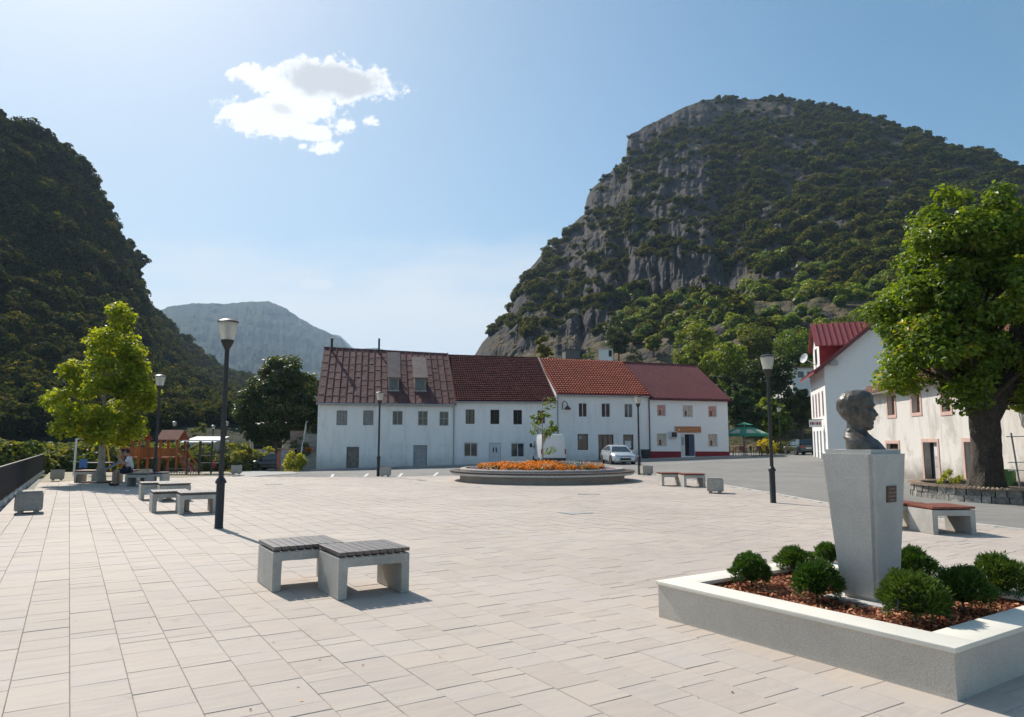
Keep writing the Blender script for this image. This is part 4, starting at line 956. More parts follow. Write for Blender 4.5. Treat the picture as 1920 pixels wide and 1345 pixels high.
# ================================================================ old two-storey house on the far right
OF = Face((18.4+.152*5.2, 33.5+.988*5.2), (-.152, -.988)); OLEN = 24.
oz = OF.hit(1690, 726)[1]
ot = thing('old_house', 'old weathered house with pink window surrounds behind the big tree', 'house', (OF.at(0, 0, 0).x, OF.at(0, 0, 0).y, 0))
ro_ = OF.rect
hO = [ro_(1664.5, 1678, 741.5, 778.5), ro_(1710.5, 1725.5, 738, 774), ro_(1663.5, 1685.5, 832, 850), ro_(1733.5, 1760, 829.5, 899.5), ro_(1766, 1782, 734, 772), ro_(1811, 1850, 829, 905)]
hO = [(a, b, max(q, -.02), r_) for a, b, q, r_ in hO]
wall(OF, 0, OLEN, -.6, oz, oz, hO, .32).build('street_wall', M_wallO, ot)
for k, q in enumerate(hO):
    a, b, z0, z1 = q; mb = MB(); w_ = .15; dd = .03
    for (s0, s1, y0, y1) in ((a-w_, a, z0 if k in (3, 5) else z0-w_, z1+w_), (b, b+w_, z0 if k in (3, 5) else z0-w_, z1+w_), (a, b, z1, z1+w_))+(() if k in (3, 5) else ((a, b, z0-w_, z0),)): OF.box(mb, s0, s1, -.02, dd, y0, y1)
    mb.build('surround', M_pink, ot)
    if k in (0, 1, 4): boards(OF, q, ot, M_brownwd, 4, .2)
    elif k == 2: window(OF, q, ot, M_frameb, M_dark, 2, 1, .2, .05)
    else:
        mid = (a+b)/2; mb = MB(); OF.box(mb, a+.01, mid, -.3, -.26, z0, z1-.01); mb.build('open_doorway', M_dark, ot)
        o = panelled_door(OF, (mid, b, z0, z1), ot, pm('pale_door', (.45, .44, .43), .8, .25, 5), .12, 1, 3)
        mb = MB(); OF.box(mb, mid+.15, b-.15, -.1, -.09, z0+(z1-z0)*.62, z1-.2); mb.build('paper', M_frame, o)
OD = 8.5
mb = MB(); mb.add([OF.at(0, 0, -.6), OF.at(0, -OD, -.6), OF.at(0, -OD, oz), OF.at(0, 0, oz)], [(0, 1, 2, 3)]); mb.add([OF.at(OLEN, 0, -.6), OF.at(OLEN, -OD, -.6), OF.at(OLEN, -OD, oz), OF.at(OLEN, 0, oz)], [(0, 1, 2, 3)]); mb.add([OF.at(0, -OD, -.6), OF.at(OLEN, -OD, -.6), OF.at(OLEN, -OD, oz), OF.at(0, -OD, oz)], [(0, 1, 2, 3)]); mb.build('side_wall', M_wallO, ot)
orz = oz+3.1
mb = MB(); E0, E1 = -.35, OLEN+.35; hip = 2.6
mb.add([OF.at(E0, .35, oz-.05), OF.at(E1, .35, oz-.05), OF.at(E1-hip, -OD/2, orz), OF.at(hip, -OD/2, orz), OF.at(E0, -OD-.35, oz-.05), OF.at(E1, -OD-.35, oz-.05)], [(0, 1, 2, 3), (4, 0, 3), (1, 5, 2), (5, 4, 3, 2), (0, 4, 5, 1)]); oro = mb.build('roof', M_roofO, ot)
V = []; Q = []; nr, nc = 20, 90; rg_ = np.random.default_rng(8)
def opt(s, v, l): return OF.at(s, .35-(OD/2+.35)*v, oz-.05+(orz-oz+.05)*v+l)
for j in range(nr):
    for i in range(nc):
        s0 = E0+(E1-E0)*i/nc; s1 = E0+(E1-E0)*(i+.96)/nc; v0, v1 = max(-.02, (j-.15)/nr), (j+1)/nr
        if s0 < E0+hip*v1*1.1+.05 or s1 > E1-hip*v1*1.1: continue
        b = len(V); dl = rg_.uniform(-.015, .03)
        for v, l in ((v0, .09+dl), (v1, .02)):
            for k in range(4): V.append(tuple(opt(s0+(s1-s0)*k/3, v, l+.05*math.sin(k/3*math.pi))))
        for k in range(4): V.append(tuple(opt(s0+(s1-s0)*k/3, v0, 0)))
        for k in range(3): Q.append((b+k, b+k+1, b+4+k+1, b+4+k)); Q.append((b+8+k, b+9+k, b+k+1, b+k))
o = link('roof_tiles', fastmesh('roof_tiles', np.array(V)-np.array(ot.location), Q, 4, [M_roofO]), oro); tag(o, kind='stuff')
mb = MB(); mb.bar(OF.at(E0, .22, oz-.12), OF.at(E1, .22, oz-.12), .3, .12); mb.build('eaves_board', M_door, oro)
# ================================================================ small buildings further off
def hut(name, label, cat, px, pyb, pyt, wpx, dist, wallm, roofm, door=True, rz=0., depth=3.):
    b = D(px, pyb, dist); k = dist/(F/math.cos(PITCH)); wd = wpx*k; ht = (pyb-pyt)*k; t = thing(name, label, cat, b)
    Mx = Matrix.Translation(b) @ Matrix.Rotation(rz, 4, 'Z')
    mb = MB().box(-wd/2, wd/2, 0, depth, -2., ht, Mx); mb.build('wall', wallm, t)
    mb = MB(); mb.prism([Mx @ Vector(q) for q in ((-wd/2-.3, -.3, ht), (wd/2+.3, -.3, ht), (wd/2+.3, -.3, ht+.12), (-wd/2-.3, -.3, ht+.12))], Mx.to_3x3() @ Vector((0, depth+.6, .5))); mb.build('roof', roofm, t)
    if door: mb = MB().box(wd*.2, wd*.42, -.04, .05, 0, ht*.8, Mx); mb.build('door', M_dark, t)
    return t, Mx, wd, ht
hut('hut', 'small white hut with flat roof on the meadow above the terrace', 'hut', 1136, 669, 654, 27, 150, M_wallD, M_concd, True, R(-12))
t_, Mx, wd, ht = hut('hillside_house', 'small pale house with reddish roof on the slope above the car', 'house', 1508, 716, 690, 48, 92, M_wallC, pm('pale_red_roof', (.36, .2, .17), .9, .2, 2), False, R(8), 5.)
for k in (-.25, .15): mb = MB().box(wd*k, wd*k+.8, -.03, .05, ht*.3, ht*.75, Mx); mb.build('window', M_glass, t_)
t_, Mx, wd, ht = hut('stone_shelter', 'low dark grey stone shelter at the foot of the cliff', 'shelter', 1080, 669, 656, 40, 165, pm('shelter_stone', (.15, .14, .135), .95, .3, 1.5), M_barkd, True, R(5), 5.)
t_, Mx, wd, ht = hut('roadside_house', 'pale grey house half hidden behind the dark tree at the lane', 'house', 496, 848, 800, 52, 78, M_wallC, M_frameg, False, R(14), 6.)
mb = MB().box(-wd*.38, wd*.4, -.05, .06, ht*.12, ht*.42, Mx); mb.build('dark_opening', M_dark, t_)
mb = MB().box(-wd*.5, wd*.1, -1.4, .02, ht*.44, ht*.49, Mx); mb.build('awning', M_frame, t_)
for k in (-.4, 0., .4): mb = MB().box(wd*k-.03, wd*k+.03, -1.36, -1.3, 0, ht*.44, Mx); mb.build('post', M_frameg, t_)
# ================================================================ benches: concrete portal with wooden slats
def bench_proto(woodmat, L=.8, Dp=.73, H=.43, n=9):
    """local x along the seat (B), y across it (A)"""
    t = thing('bench', 'x', 'bench')
    bm = bmesh.new(); a = .095; hb = .10
    prof = [(0, 0), (a, 0), (a, H-hb-.012), (a+.012, H-hb), (L-a-.012, H-hb), (L-a, H-hb-.012), (L-a, 0), (L, 0), (L, H), (0, H)]
    vs = [bm.verts.new((x, 0, z)) for x, z in prof]; f = bm.faces.new(vs); r_ = bmesh.ops.extrude_face_region(bm, geom=[f]); bmesh.ops.translate(bm, vec=(0, Dp, 0), verts=[q for q in r_['geom'] if isinstance(q, bmesh.types.BMVert)])
    bmesh.ops.recalc_face_normals(bm, faces=bm.faces[:]); bmesh.ops.bevel(bm, geom=[e for e in bm.edges if e.calc_length() > .02], offset=.008, segments=2, affect='EDGES')
    mb = MB(); mb.frombm(bm); mb.build('concrete_frame', M_conc, t, smooth_=True)
    for y in (.1, Dp-.16):
        mb = MB().box(.02, L-.02, y, y+.05, H, H+.022); mb.build('batten', woodmat, t)
    w_ = L/n
    for k in range(n):
        mb = MB().bbox(k*w_+.004, (k+1)*w_-.006, -.012, Dp+.012, H+.022, H+.06+random.uniform(-.001, .001), .004); mb.build('slat', woodmat, t)
    return t
M_wood2 = pm('bench_wood_greyed', (.11, .085, .075), .42, .3, 7, fine=60, fvar=.2, bump=.001, spec=.9)
bp = bench_proto(M_wood2); bpr = bench_proto(M_woodr)
def place_bench(src, first, pos, rz, label, group):
    o = src if first else copy_tree(src); o.location = pos; o.rotation_euler = (0, 0, rz); tag(o, label, 'bench', group); return o
RB = R(31.8)
def pair(px, py, labels, src, first, group, rz=RB, off=(.78, -.49)):
    p = G(px, py); e = Vector((math.cos(rz), math.sin(rz), 0)); a = Vector((-e.y, e.x, 0))
    place_bench(src, first, p, rz, labels[0], group); place_bench(src, False, p+a*off[0]+e*off[1], rz, labels[1], group)
grp = 'slatted concrete benches on the square'
pair(634, 1127, ('nearest slatted bench, front unit of the pair in the foreground', 'slatted bench behind the nearest one, left unit of the foreground pair'), bp, True, grp)
pair(336, 965.5, ('slatted bench just left of the tall near lamp, front unit', 'slatted bench just left of the tall near lamp, rear unit'), bp, False, grp)
pair(298, 941, ('slatted bench in the middle of the left row, front unit', 'slatted bench in the middle of the left row, rear unit'), bp, False, grp, off=(.78, -.40))
pair(1283, 914, ('slatted bench near the road kerb, right unit of the far pair', 'slatted bench near the road kerb, left unit of the far pair'), bpr, True, grp, rz=R(4), off=(.80, -.60))
pos = G(1751, 1003); place_bench(bpr, False, pos, R(3), 'reddish slatted bench right behind the bust pedestal', grp)
place_bench(bpr, False, pos+Vector((-.45, .80, 0)), R(3), 'reddish slatted bench mostly hidden behind the bust pedestal', grp)
tp_ = G(185, 903)
place_bench(bp, False, G(233, 913), R(4), 'slatted bench by the yellow-green tree with two people on it', grp)
place_bench(bp, False, G(262, 911), R(4), 'slatted bench beside the two seated people, next to the lamp', grp)
place_bench(bpr, False, G(138, 905), R(0), 'single slatted bench left of the yellow-green tree', grp)
place_bench(bpr, False, G(209, 905), R(2), 'slatted bench right behind the trunk of the yellow-green tree', grp)
# ================================================================ concrete litter bins
def bin_proto(S=.52, H=.46):
    t = thing('concrete_bin', 'x', 'litter bin'); mb = MB(); zf = .06
    bm = bmesh.new(); bmesh.ops.create_cube(bm, size=1.)
    for q in bm.verts: q.co = Vector((q.co.x*S, q.co.y*S, zf+(q.co.z+.5)*(H-zf)))
    topf = max(bm.faces, key=lambda f: f.calc_center_median().z)
    bmesh.ops.bevel(bm, geom=bm.edges[:], offset=.02, segments=2, affect='EDGES'); topf = max(bm.faces, key=lambda f: (round(f.calc_center_median().z, 4), f.calc_area()))
    r_ = bmesh.ops.inset_region(bm, faces=[topf], thickness=.06); bmesh.ops.translate(bm, vec=(0, 0, -.25), verts=topf.verts[:])
    mb.frombm(bm); mb.build('body', M_concd, t, smooth_=True)
    for x in (-S*.28, S*.28): mb = MB().box(x-.05, x+.05, -S*.4, S*.4, 0, zf+.005); mb.build('foot', M_concd, t)
    mb = MB().box(-S/2+.07, S/2-.07, -S/2+.07, S/2-.07, H-.2, H-.17); mb.build('liner', M_dark, t); return t
cb = bin_proto(); k = 0
for (px_, py_, rz, sc_, lb) in ((53, 962, RB, 1.05, 'concrete litter bin closest to the railing at the left edge'), (722.5, 893.5, .1, 1., 'rounded concrete litter bin beside the lamp before the brown-roofed house'), (1212, 891, .15, 1., 'concrete litter bin beside the lamp before the orange-tiled house'), (1341, 924.5, R(-14), 1., 'concrete litter bin right of the far bench pair by the road'), (443, 889.5, R(20), 1., 'concrete litter bin alone at the start of the lane'), (107, 901, RB, 1., 'concrete litter bin between the railing end and the white post'), (271, 898, .1, .95, 'concrete litter bin behind the lamp by the playground')):
    o = cb if k == 0 else copy_tree(cb); o.location = G(px_, py_); o.rotation_euler = (0, 0, rz); o.scale = (sc_,)*3; tag(o, lb, 'litter bin', 'concrete litter bins'); k += 1
# ================================================================ street lamps
def lampglass():
    m, t = newmat('lamp_glass'); bs = t.node('ShaderNodeBsdfPrincipled', {'Base Color': (.8, .8, .76, 1), 'Roughness': .12, 'Specular IOR Level': .6}); tr = t.node('ShaderNodeBsdfTransparent', {0: (.93, .94, .92, 1)}); tl = t.node('ShaderNodeBsdfTranslucent', {0: (.85, .84, .78, 1)})
    m1 = t.node('ShaderNodeMixShader', {0: .5, 1: bs.outputs[0], 2: tl.outputs[0]}); m2 = t.node('ShaderNodeMixShader', {0: .5, 1: m1.outputs[0], 2: tr.outputs[0]}); finish(t, m2.outputs[0]); return m
M_lglass = lampglass()
def lamp_proto():
    t = thing('street_lamp', 'x', 'street lamp')
    MB().lathe([(.085, 0), (.085, .02), (.078, .03), (.078, .84), (.075, .86)], n=12).build('post_base', M_black, t, smooth_=True)
    MB().lathe([(.078, .845), (.105, .86), (.105, .885), (.07, .95), (.05, .97)], n=12).build('collar', M_black, t, smooth_=True)
    MB().lathe([(.049, .95), (.047, 2.2), (.043, 3.44)], n=12).build('post', M_black, t, smooth_=True)
    h = MB().lathe([(.04, 3.42), (.05, 3.46), (.125, 3.62), (.125, 3.645), (.03, 3.64)], n=20).build('lamp_funnel', M_black, t, smooth_=True)
    MB().lathe([(.118, 3.64), (.15, 3.78), (.178, 3.93), (.188, 4.0), (.182, 4.0), (.172, 3.93), (.144, 3.78), (.112, 3.645)], n=24, closed=True).build('glass', M_lglass, h, smooth_=True)
    lv = MB()
    for k in range(7): lv.lathe([(.055, 3.66+k*.042), (.072, 3.675+k*.042), (.055, 3.69+k*.042)], n=14)
    lv.build('louvre', M_frame, h, smooth_=True)
    MB().lathe([(.192, 3.99), (.2, 4.0), (.2, 4.015), (.15, 4.045), (.06, 4.07), (0.001, 4.08)], n=24).build('cap', M_black, h, smooth_=True)
    return t
lp = lamp_proto()
for k, (px_, py_, sc_, lb) in enumerate(((410, 991, 1., 'tall black street lamp standing nearest, left of the foreground benches'), (1450, 943, 1., 'black street lamp on the kerb left of the bust'), (709, 893.5, 1., 'black street lamp in front of the brown-roofed house'), (1199, 890.5, .98, 'black street lamp right of the round flower bed'), (289, 908, 1.06, 'black street lamp right of the yellow-green tree'))):
    o = lp if k == 0 else copy_tree(lp); o.location = G(px_, py_); o.scale = (sc_,)*3; tag(o, lb, 'street lamp', 'street lamps round the square')
p = G(1464, 851); o = copy_tree(lp); o.location = p; s_ = (D(1464, 763, p.y).z-p.z)/4.08; o.scale = (s_,)*3; tag(o, 'grey street lamp up the road behind the green parasol', 'street lamp', 'street lamps round the square')
for (px_, yt, yb, lb) in ((398, 797, 842, 'small street lamp beyond the shelter by the lane'), (325, 790, 835, 'small distant lamp post behind the playground tower'), (423, 790, 838, 'thin distant lamp post right of the near lamp')):
    p = D(px_, yb, 78.); p.z = gz(p.x, p.y)-.2; o = copy_tree(lp); o.location = p; s_ = (D(px_, yt, 78.).z-p.z)/4.08; o.scale = (s_,)*3; tag(o, lb, 'street lamp', 'distant lamps')
# ================================================================ railing along the river
rl = thing('railing', 'dark metal railing of close vertical bars along the river side', 'railing', fence0)
f1 = fence0-A*9.; f2 = FB; n_p = 16
for k in range(n_p+1):
    p = f1.lerp(f2, k/n_p); MB().box(p.x-.03, p.x+.03, p.y-.03, p.y+.03, 0, 1.0).build('post', M_iron, rl)
    q = p; MB().box(q.x-.09, q.x+.09, q.y-.09, q.y+.09, -.05, .1).build('foot', M_kerb, rl)
MB().bar(f1+Vector((0, 0, 1.0)), f2+Vector((0, 0, .98)), .06, .04).build('top_rail', M_iron, rl)
MB().bar(f1+Vector((0, 0, .12)), f2+Vector((0, 0, .12)), .04, .04).build('bottom_rail', M_iron, rl)
mb = MB(); L_ = (f2-f1).length; nb = int(L_/.075)
for k in range(nb):
    p = f1.lerp(f2, (k+.5)/nb); mb.bar(p+Vector((0, 0, .12)), p+Vector((0, 0, .98)), .022, .022)
tag(mb.build('bars', M_iron, rl), kind='stuff')
# ================================================================ round flower bed
bc = Vector((1.3, 31.3, 0)); fb = thing('flower_bed', 'large round concrete flower bed ringed by a slatted bench', 'flower bed', bc)
M_bed = pm('bed_concrete', (.40, .355, .325), .85, .2, 1.3, fine=25, fvar=.12, bump=.003)
MB().lathe([(3.56, 0), (3.56, .5), (3.53, .53), (3.33, .53), (3.31, .5), (3.31, .3)], bc, 96).build('drum_wall', M_bed, fb, smooth_=True)
MB().lathe([(3.55, .24), (3.9, .27), (3.97, .3), (3.97, .36), (3.93, .375), (3.55, .375)], bc, 96).build('seat_ring', M_kerb, fb, smooth_=True)
mb = MB(); N = 150
for k in range(N):
    a0 = 2*math.pi*k/N; a1 = 2*math.pi*(k+.86)/N
    P_ = [(3.62, a0), (3.62, a1), (4.0, a1), (4.0, a0)]; mb.hexa([bc+Vector((r_*math.cos(a), r_*math.sin(a), z)) for z in (.385, .43) for r_, a in P_])
tag(mb.build('seat_slats', M_wood, fb), kind='stuff')
MB().lathe([(3.32, .36), (3., .42), (1.5, .52), (0.001, .56)], bc, 48).build('soil', pm('soil', (.09, .065, .045), .95, .3, 5, bump=.02), fb, smooth_=True)
def colmat(name, c1, c2):
    m, t = newmat(name); a = t.node('ShaderNodeAttribute', attribute_name='tint').outputs['Fac']; c = t.mix(a, c1, c2)
    bs = t.node('ShaderNodeBsdfPrincipled', {'Base Color': c, 'Roughness': .7}); tl = t.node('ShaderNodeBsdfTranslucent', {0: c}); finish(t, t.node('ShaderNodeMixShader', {0: .3, 1: bs.outputs[0], 2: tl.outputs[0]}).outputs[0]); return m
rg = np.random.default_rng(3)
def bedz(r_): return np.interp(r_, [0, 1.5, 3., 3.32], [.56, .52, .42, .36])
def flowers(name, label, cat, mat, sel, n_pl, nl, size, hmin, hmax, rad):
    """plants in the bed: a cushion of petals or leaves each"""
    C = []
    while len(C) < n_pl:
        a = rg.uniform(0, 2*math.pi); r_ = 3.2*math.sqrt(rg.random())
        if sel(a, r_): C.append((r_*math.cos(a), r_*math.sin(a), bedz(r_)))
    C = np.array(C); w_ = np.repeat(np.arange(n_pl), nl); N = len(w_); d = rg.normal(size=(N, 3)); d /= np.linalg.norm(d, axis=1, keepdims=True); d[:, 2] = np.abs(d[:, 2])
    h = rg.uniform(hmin, hmax, n_pl); p = C[w_]+d*np.stack([np.full(N, rad), np.full(N, rad), h[w_]], -1)+np.array(bc)
    v, f = cards(p, d+rg.normal(size=(N, 3))*.5+np.array([0, 0, .4]), rg.uniform(.7, 1.2, N)*size, rg, .8)
    o = link(name, fastmesh(name, v, f, 4, [mat], rg.random(N))); return tag(o, label, cat, kind='stuff')
def patch(a, r_): return fbm(np.array([[math.cos(a)*r_*.9, math.sin(a)*r_*.9, 4.]]), 2, 5)[0]
flowers('marigold_flowers', 'orange marigolds filling most of the round bed', 'flowers', colmat('marigold', (.75, .2, .008), (.85, .36, .012)), lambda a, r_: r_ < 2.75 and patch(a, r_) > .40 and r_ > .5, 760, 26, .04, .16, .30, .13)
flowers('marigold_leaves', 'green leaves under the marigolds in the round bed', 'foliage', L_shrub, lambda a, r_: r_ < 2.8 and patch(a, r_) > .38, 500, 16, .05, .08, .2, .15)
flowers('silver_foliage', 'silver grey foliage plants among the marigolds', 'foliage', colmat('silver_leaf', (.36, .37, .33), (.5, .5, .46)), lambda a, r_: r_ < 2.6 and patch(a, r_) < .42, 240, 26, .045, .15, .3, .15)
flowers('lilac_flowers', 'low lilac flowers round the edge of the bed', 'flowers', colmat('lilac', (.42, .28, .33), (.56, .45, .47)), lambda a, r_: 2.6 < r_ < 3.18, 420, 16, .035, .06, .14, .12)
# ================================================================ planter with the bust
pc = [None]*4
pF = G(1795, 1316); pL = G(1228, 1163)
PROT = R(33.4); A2 = Vector((-math.sin(PROT), math.cos(PROT), 0)); B2 = Vector((math.cos(PROT), math.sin(PROT), 0)); LB = 2.34; pH = .335
kx = (1228-CX)/(F/math.cos(PITCH)); LA = (pF.x-kx*pF.y)/(kx*A2.y-A2.x)
def PP(a, b, z): return pF+A2*a+B2*b+Vector((0, 0, z))
plt = thing('planter', 'low rectangular rendered planter with pale stone coping round the bust', 'planter', PP(LA/2, LB/2, 0))
def abox(mb, a0, a1, b0, b1, z0, z1, bev=0.):
    Mx = Matrix.Translation(pF) @ Matrix.Rotation(PROT, 4, 'Z')
    return mb.bbox(b0, b1, a0, a1, z0, z1, bev, Mx) if bev else mb.box(b0, b1, a0, a1, z0, z1, Mx)
wt = .2
for nm, q in (('wall_front', (0, LA, 0, wt)), ('wall_rear', (0, LA, LB-wt, LB)), ('wall_near', (0, wt, wt+.001, LB-wt-.001)), ('wall_far', (LA-wt, LA, wt+.001, LB-wt-.001))):
    abox(MB(), q[0], q[1], q[2], q[3], -.02, pH-.035).build('wall', M_render, plt)
ov = .018; cw = .27
for q in ((-ov, LA+ov, -ov, cw), (-ov, LA+ov, LB-cw, LB+ov), (-ov, cw, cw+.0015, LB-cw-.0015), (LA-cw, LA+ov, cw+.0015, LB-cw-.0015)):
    abox(MB(), *q, pH-.034, pH, .004).build('coping', M_cope, plt, smooth_=True)
sz = pH-.07
abox(MB(), wt, LA-wt, wt, LB-wt, sz-.1, sz).build('soil', pm('bark_soil', (.10, .045, .025), .95, .4, 8, fine=40, fvar=.4, bump=.02, bscale=50), plt)
# bark mulch chips
N = 11000; a = rg.uniform(wt+.02, LA-wt-.02, N); b = rg.uniform(wt+.02, LB-wt-.02, N); zz = sz+rg.uniform(0, .03, N)
cen = np.array(pF)[None]+np.array(A2)[None]*a[:, None]+np.array(B2)[None]*b[:, None]; cen[:, 2] = zz
v, f = cards(cen, rg.normal(size=(N, 3))*.42+np.array([0, 0, 1]), rg.uniform(.009, .03, N), rg, .42, .1)
def mulchmat():
    m, t = newmat('bark_chips'); at = t.node('ShaderNodeAttribute', attribute_name='tint').outputs['Fac']; c = t.ramp(at, [(0, (.12, .028, .012)), (.4, (.32, .085, .03)), (.75, (.48, .17, .065)), (1, (.62, .34, .17))]); bs = t.node('ShaderNodeBsdfPrincipled', {'Base Color': c, 'Roughness': .8}); finish(t, bs.outputs[0]); return m
tag(link('bark_mulch', fastmesh('bark_mulch', v, f, 4, [mulchmat()], rg.random(N))), 'reddish brown bark mulch in the planter', 'mulch', kind='stuff')
# clipped evergreen shrubs
def shrub_mesh(seed):
    g = np.random.default_rng(seed); n = 4800; d = g.normal(size=(n, 3)); d /= np.linalg.norm(d, axis=1, keepdims=True); d[:, 2] = np.where(d[:, 2] < -.55, -d[:, 2], d[:, 2])
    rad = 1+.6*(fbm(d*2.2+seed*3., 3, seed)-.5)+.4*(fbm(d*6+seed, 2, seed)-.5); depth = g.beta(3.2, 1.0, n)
    p = d*(rad*(.45+.58*depth))[:, None]; p[:, 2] *= .93
    v, f = cards(p, np.cross(d, g.normal(size=(n, 3)))+d*.25, g.uniform(.05, .1, n), g, .3, .12)
    tips = g.normal(size=(1500, 3)); tips /= np.linalg.norm(tips, axis=1, keepdims=True); tips[:, 2] = np.abs(tips[:, 2])*.9-.1
    rt = 1+.6*(fbm(tips*2.2+seed*3., 3, seed)-.5)+.4*(fbm(tips*6+seed, 2, seed)-.5); q = tips*(rt*1.03)[:, None]
    # upright tip sprigs
    s = g.uniform(.08, .24, 1500); dirn = tips+np.array([0, 0, .5])+g.normal(size=(1500, 3))*.3; dirn /= np.linalg.norm(dirn, axis=1, keepdims=True); sd = np.cross(dirn, g.normal(size=(1500, 3))); sd /= np.linalg.norm(sd, axis=1, keepdims=True)
    v2 = np.stack([q-dirn*s[:, None]*.6, q+sd*s[:, None]*.2, q+dirn*s[:, None], q-sd*s[:, None]*.2], 1).reshape(-1, 3); f2 = np.arange(len(v2)).reshape(-1, 4)+len(v)
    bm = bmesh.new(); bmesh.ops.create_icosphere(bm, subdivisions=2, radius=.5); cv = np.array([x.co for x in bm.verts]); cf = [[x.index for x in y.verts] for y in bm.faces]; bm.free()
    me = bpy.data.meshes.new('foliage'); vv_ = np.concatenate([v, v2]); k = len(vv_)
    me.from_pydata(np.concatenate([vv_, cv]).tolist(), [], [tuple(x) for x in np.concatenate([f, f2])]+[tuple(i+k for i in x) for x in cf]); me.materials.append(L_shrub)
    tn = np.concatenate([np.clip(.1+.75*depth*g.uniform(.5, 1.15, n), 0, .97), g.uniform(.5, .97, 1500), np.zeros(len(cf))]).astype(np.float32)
    me.attributes.new('tint', 'FLOAT', 'FACE').data.foreach_set('value', tn); return me
sm = [shrub_mesh(k) for k in (3, 8, 21)]
stem_me = MB().tube([(0, 0, -.95), (.03, .02, -.5), (0, 0, 0)], [.07, .05, .02], 6).mesh('stem', M_bark)
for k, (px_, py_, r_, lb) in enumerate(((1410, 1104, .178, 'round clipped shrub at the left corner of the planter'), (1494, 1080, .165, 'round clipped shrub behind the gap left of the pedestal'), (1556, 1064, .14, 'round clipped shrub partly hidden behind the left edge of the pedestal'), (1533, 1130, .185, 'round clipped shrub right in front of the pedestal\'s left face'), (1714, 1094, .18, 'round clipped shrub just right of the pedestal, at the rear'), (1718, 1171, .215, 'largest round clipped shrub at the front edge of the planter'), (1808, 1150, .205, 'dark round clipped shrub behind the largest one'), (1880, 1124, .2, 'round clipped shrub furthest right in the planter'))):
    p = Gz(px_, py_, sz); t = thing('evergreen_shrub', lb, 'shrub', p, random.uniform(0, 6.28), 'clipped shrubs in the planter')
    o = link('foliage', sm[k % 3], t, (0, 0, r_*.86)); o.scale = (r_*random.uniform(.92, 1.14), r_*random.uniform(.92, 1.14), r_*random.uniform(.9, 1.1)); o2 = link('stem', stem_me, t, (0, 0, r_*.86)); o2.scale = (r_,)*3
# pedestal: tapers downwards, softly rounded, hewn edge
pcx = PP(LA*.5-.095, LB*.5+.0, 0)
ped = thing('pedestal', 'pale rough concrete pedestal tapering downwards in the planter', 'pedestal', (pcx.x, pcx.y, sz))
Mp = Matrix.Translation((pcx.x, pcx.y, 0)) @ Matrix.Rotation(PROT, 4, 'Z')
zt_ped = D(1600, 843, pcx.y-.1).z; zb_ped = sz+.03
bm = bmesh.new(); bmesh.ops.create_cube(bm, size=1.); hk = (zt_ped-zb_ped)/.5
for q in bm.verts: q.co.z *= hk
bmesh.ops.bevel(bm, geom=bm.edges[:], offset=.075, segments=4, affect='EDGES')
for q in bm.verts: q.co.z /= hk
bmesh.ops.subdivide_edges(bm, edges=bm.edges[:], cuts=5, use_grid_fill=True)
tb, bb = (.282, .25), (.195, .165)
for q in bm.verts:
    f_ = q.co.z+.5; hx = bb[0]+(tb[0]-bb[0])*f_; hy = bb[1]+(tb[1]-bb[1])*f_
    n_ = fbm(np.array([[q.co.x*3, q.co.y*3, q.co.z*5+3]]), 3, 4)[0]-.5
    q.co = Vector((q.co.x*2*hx*(1+n_*.035), q.co.y*2*hy*(1+n_*.035), zb_ped+f_*(zt_ped-zb_ped)+n_*.008))
def pedmat():
    m, t = newmat('pedestal_concrete'); P = t.node('ShaderNodeNewGeometry').outputs['Position']; n1 = t.noise(P, 3., 5, .65); n2 = t.noise(P, 70, 4, .7); n3 = t.noise(t.node('ShaderNodeMapping', {0: P, 3: (2, 2, 14)}).outputs[0], 1.2, 4, .6, .8)
    c = t.mix(t.maprange(n1, .3, .7), (.52, .495, .46), (.65, .62, .575)); c = t.mix(t.maprange(n3, .66, .72, 0, .5), c, (.66, .65, .62)); c = t.mix(t.maprange(n2, .35, .65, .3, 0), c, (.22, .22, .21))
    bs = t.node('ShaderNodeBsdfPrincipled', {'Base Color': c, 'Roughness': .9, 'Normal': t.node('ShaderNodeBump', {'Strength': 1., 'Distance': .006, 'Height': t.math('ADD', n2, t.math('MULTIPLY', n1, .6))}).outputs[0]}); finish(t, bs.outputs[0]); return m
M_ped = pedmat()
MB().frombm(bm, Mp).build('shaft', M_ped, ped, smooth_=True)
MB().bbox(-.30, .30, -.34, .27, sz-.02, sz+.035, .012, Mp).build('footing', M_ped, ped, smooth_=True)
# plaque on the face towards the right front (normal -A, i.e. local -y)
fz = lambda z: (z-zb_ped)/(zt_ped-zb_ped)
z0, z1 = 1.13, 1.27
pq = []
for z in (z0, z1):
    hy = bb[1]+(tb[1]-bb[1])*fz(z)
    pq.append(hy)
mb = MB(); mb.hexa([Mp @ Vector(q) for q in ((-.06, -pq[0]-.012, z0), (.085, -pq[0]-.012, z0), (.085, -pq[0]+.03, z0), (-.06, -pq[0]+.03, z0), (-.06, -pq[1]-.012, z1), (.085, -pq[1]-.012, z1), (.085, -pq[1]+.03, z1), (-.06, -pq[1]+.03, z1))])
plq = mb.build('plaque', pm('bronze_plaque', (.13, .085, .07), .55, .3, 20, metal=.4), ped)
mb = MB()
for k in range(4):
    f_ = (k+.6)/4.4; z = z0+(z1-z0)*f_; hy = pq[0]+(pq[1]-pq[0])*f_; w_ = (.045, .055, .06, .04)[k]
    mb.box(.0125-w_, .0125+w_, -hy-.015, -hy-.0125, z-.006, z+.006, Mp)
mb.build('inscription', pm('plaque_letters', (.25, .18, .15), .5, .2, 20, metal=.5), plq)
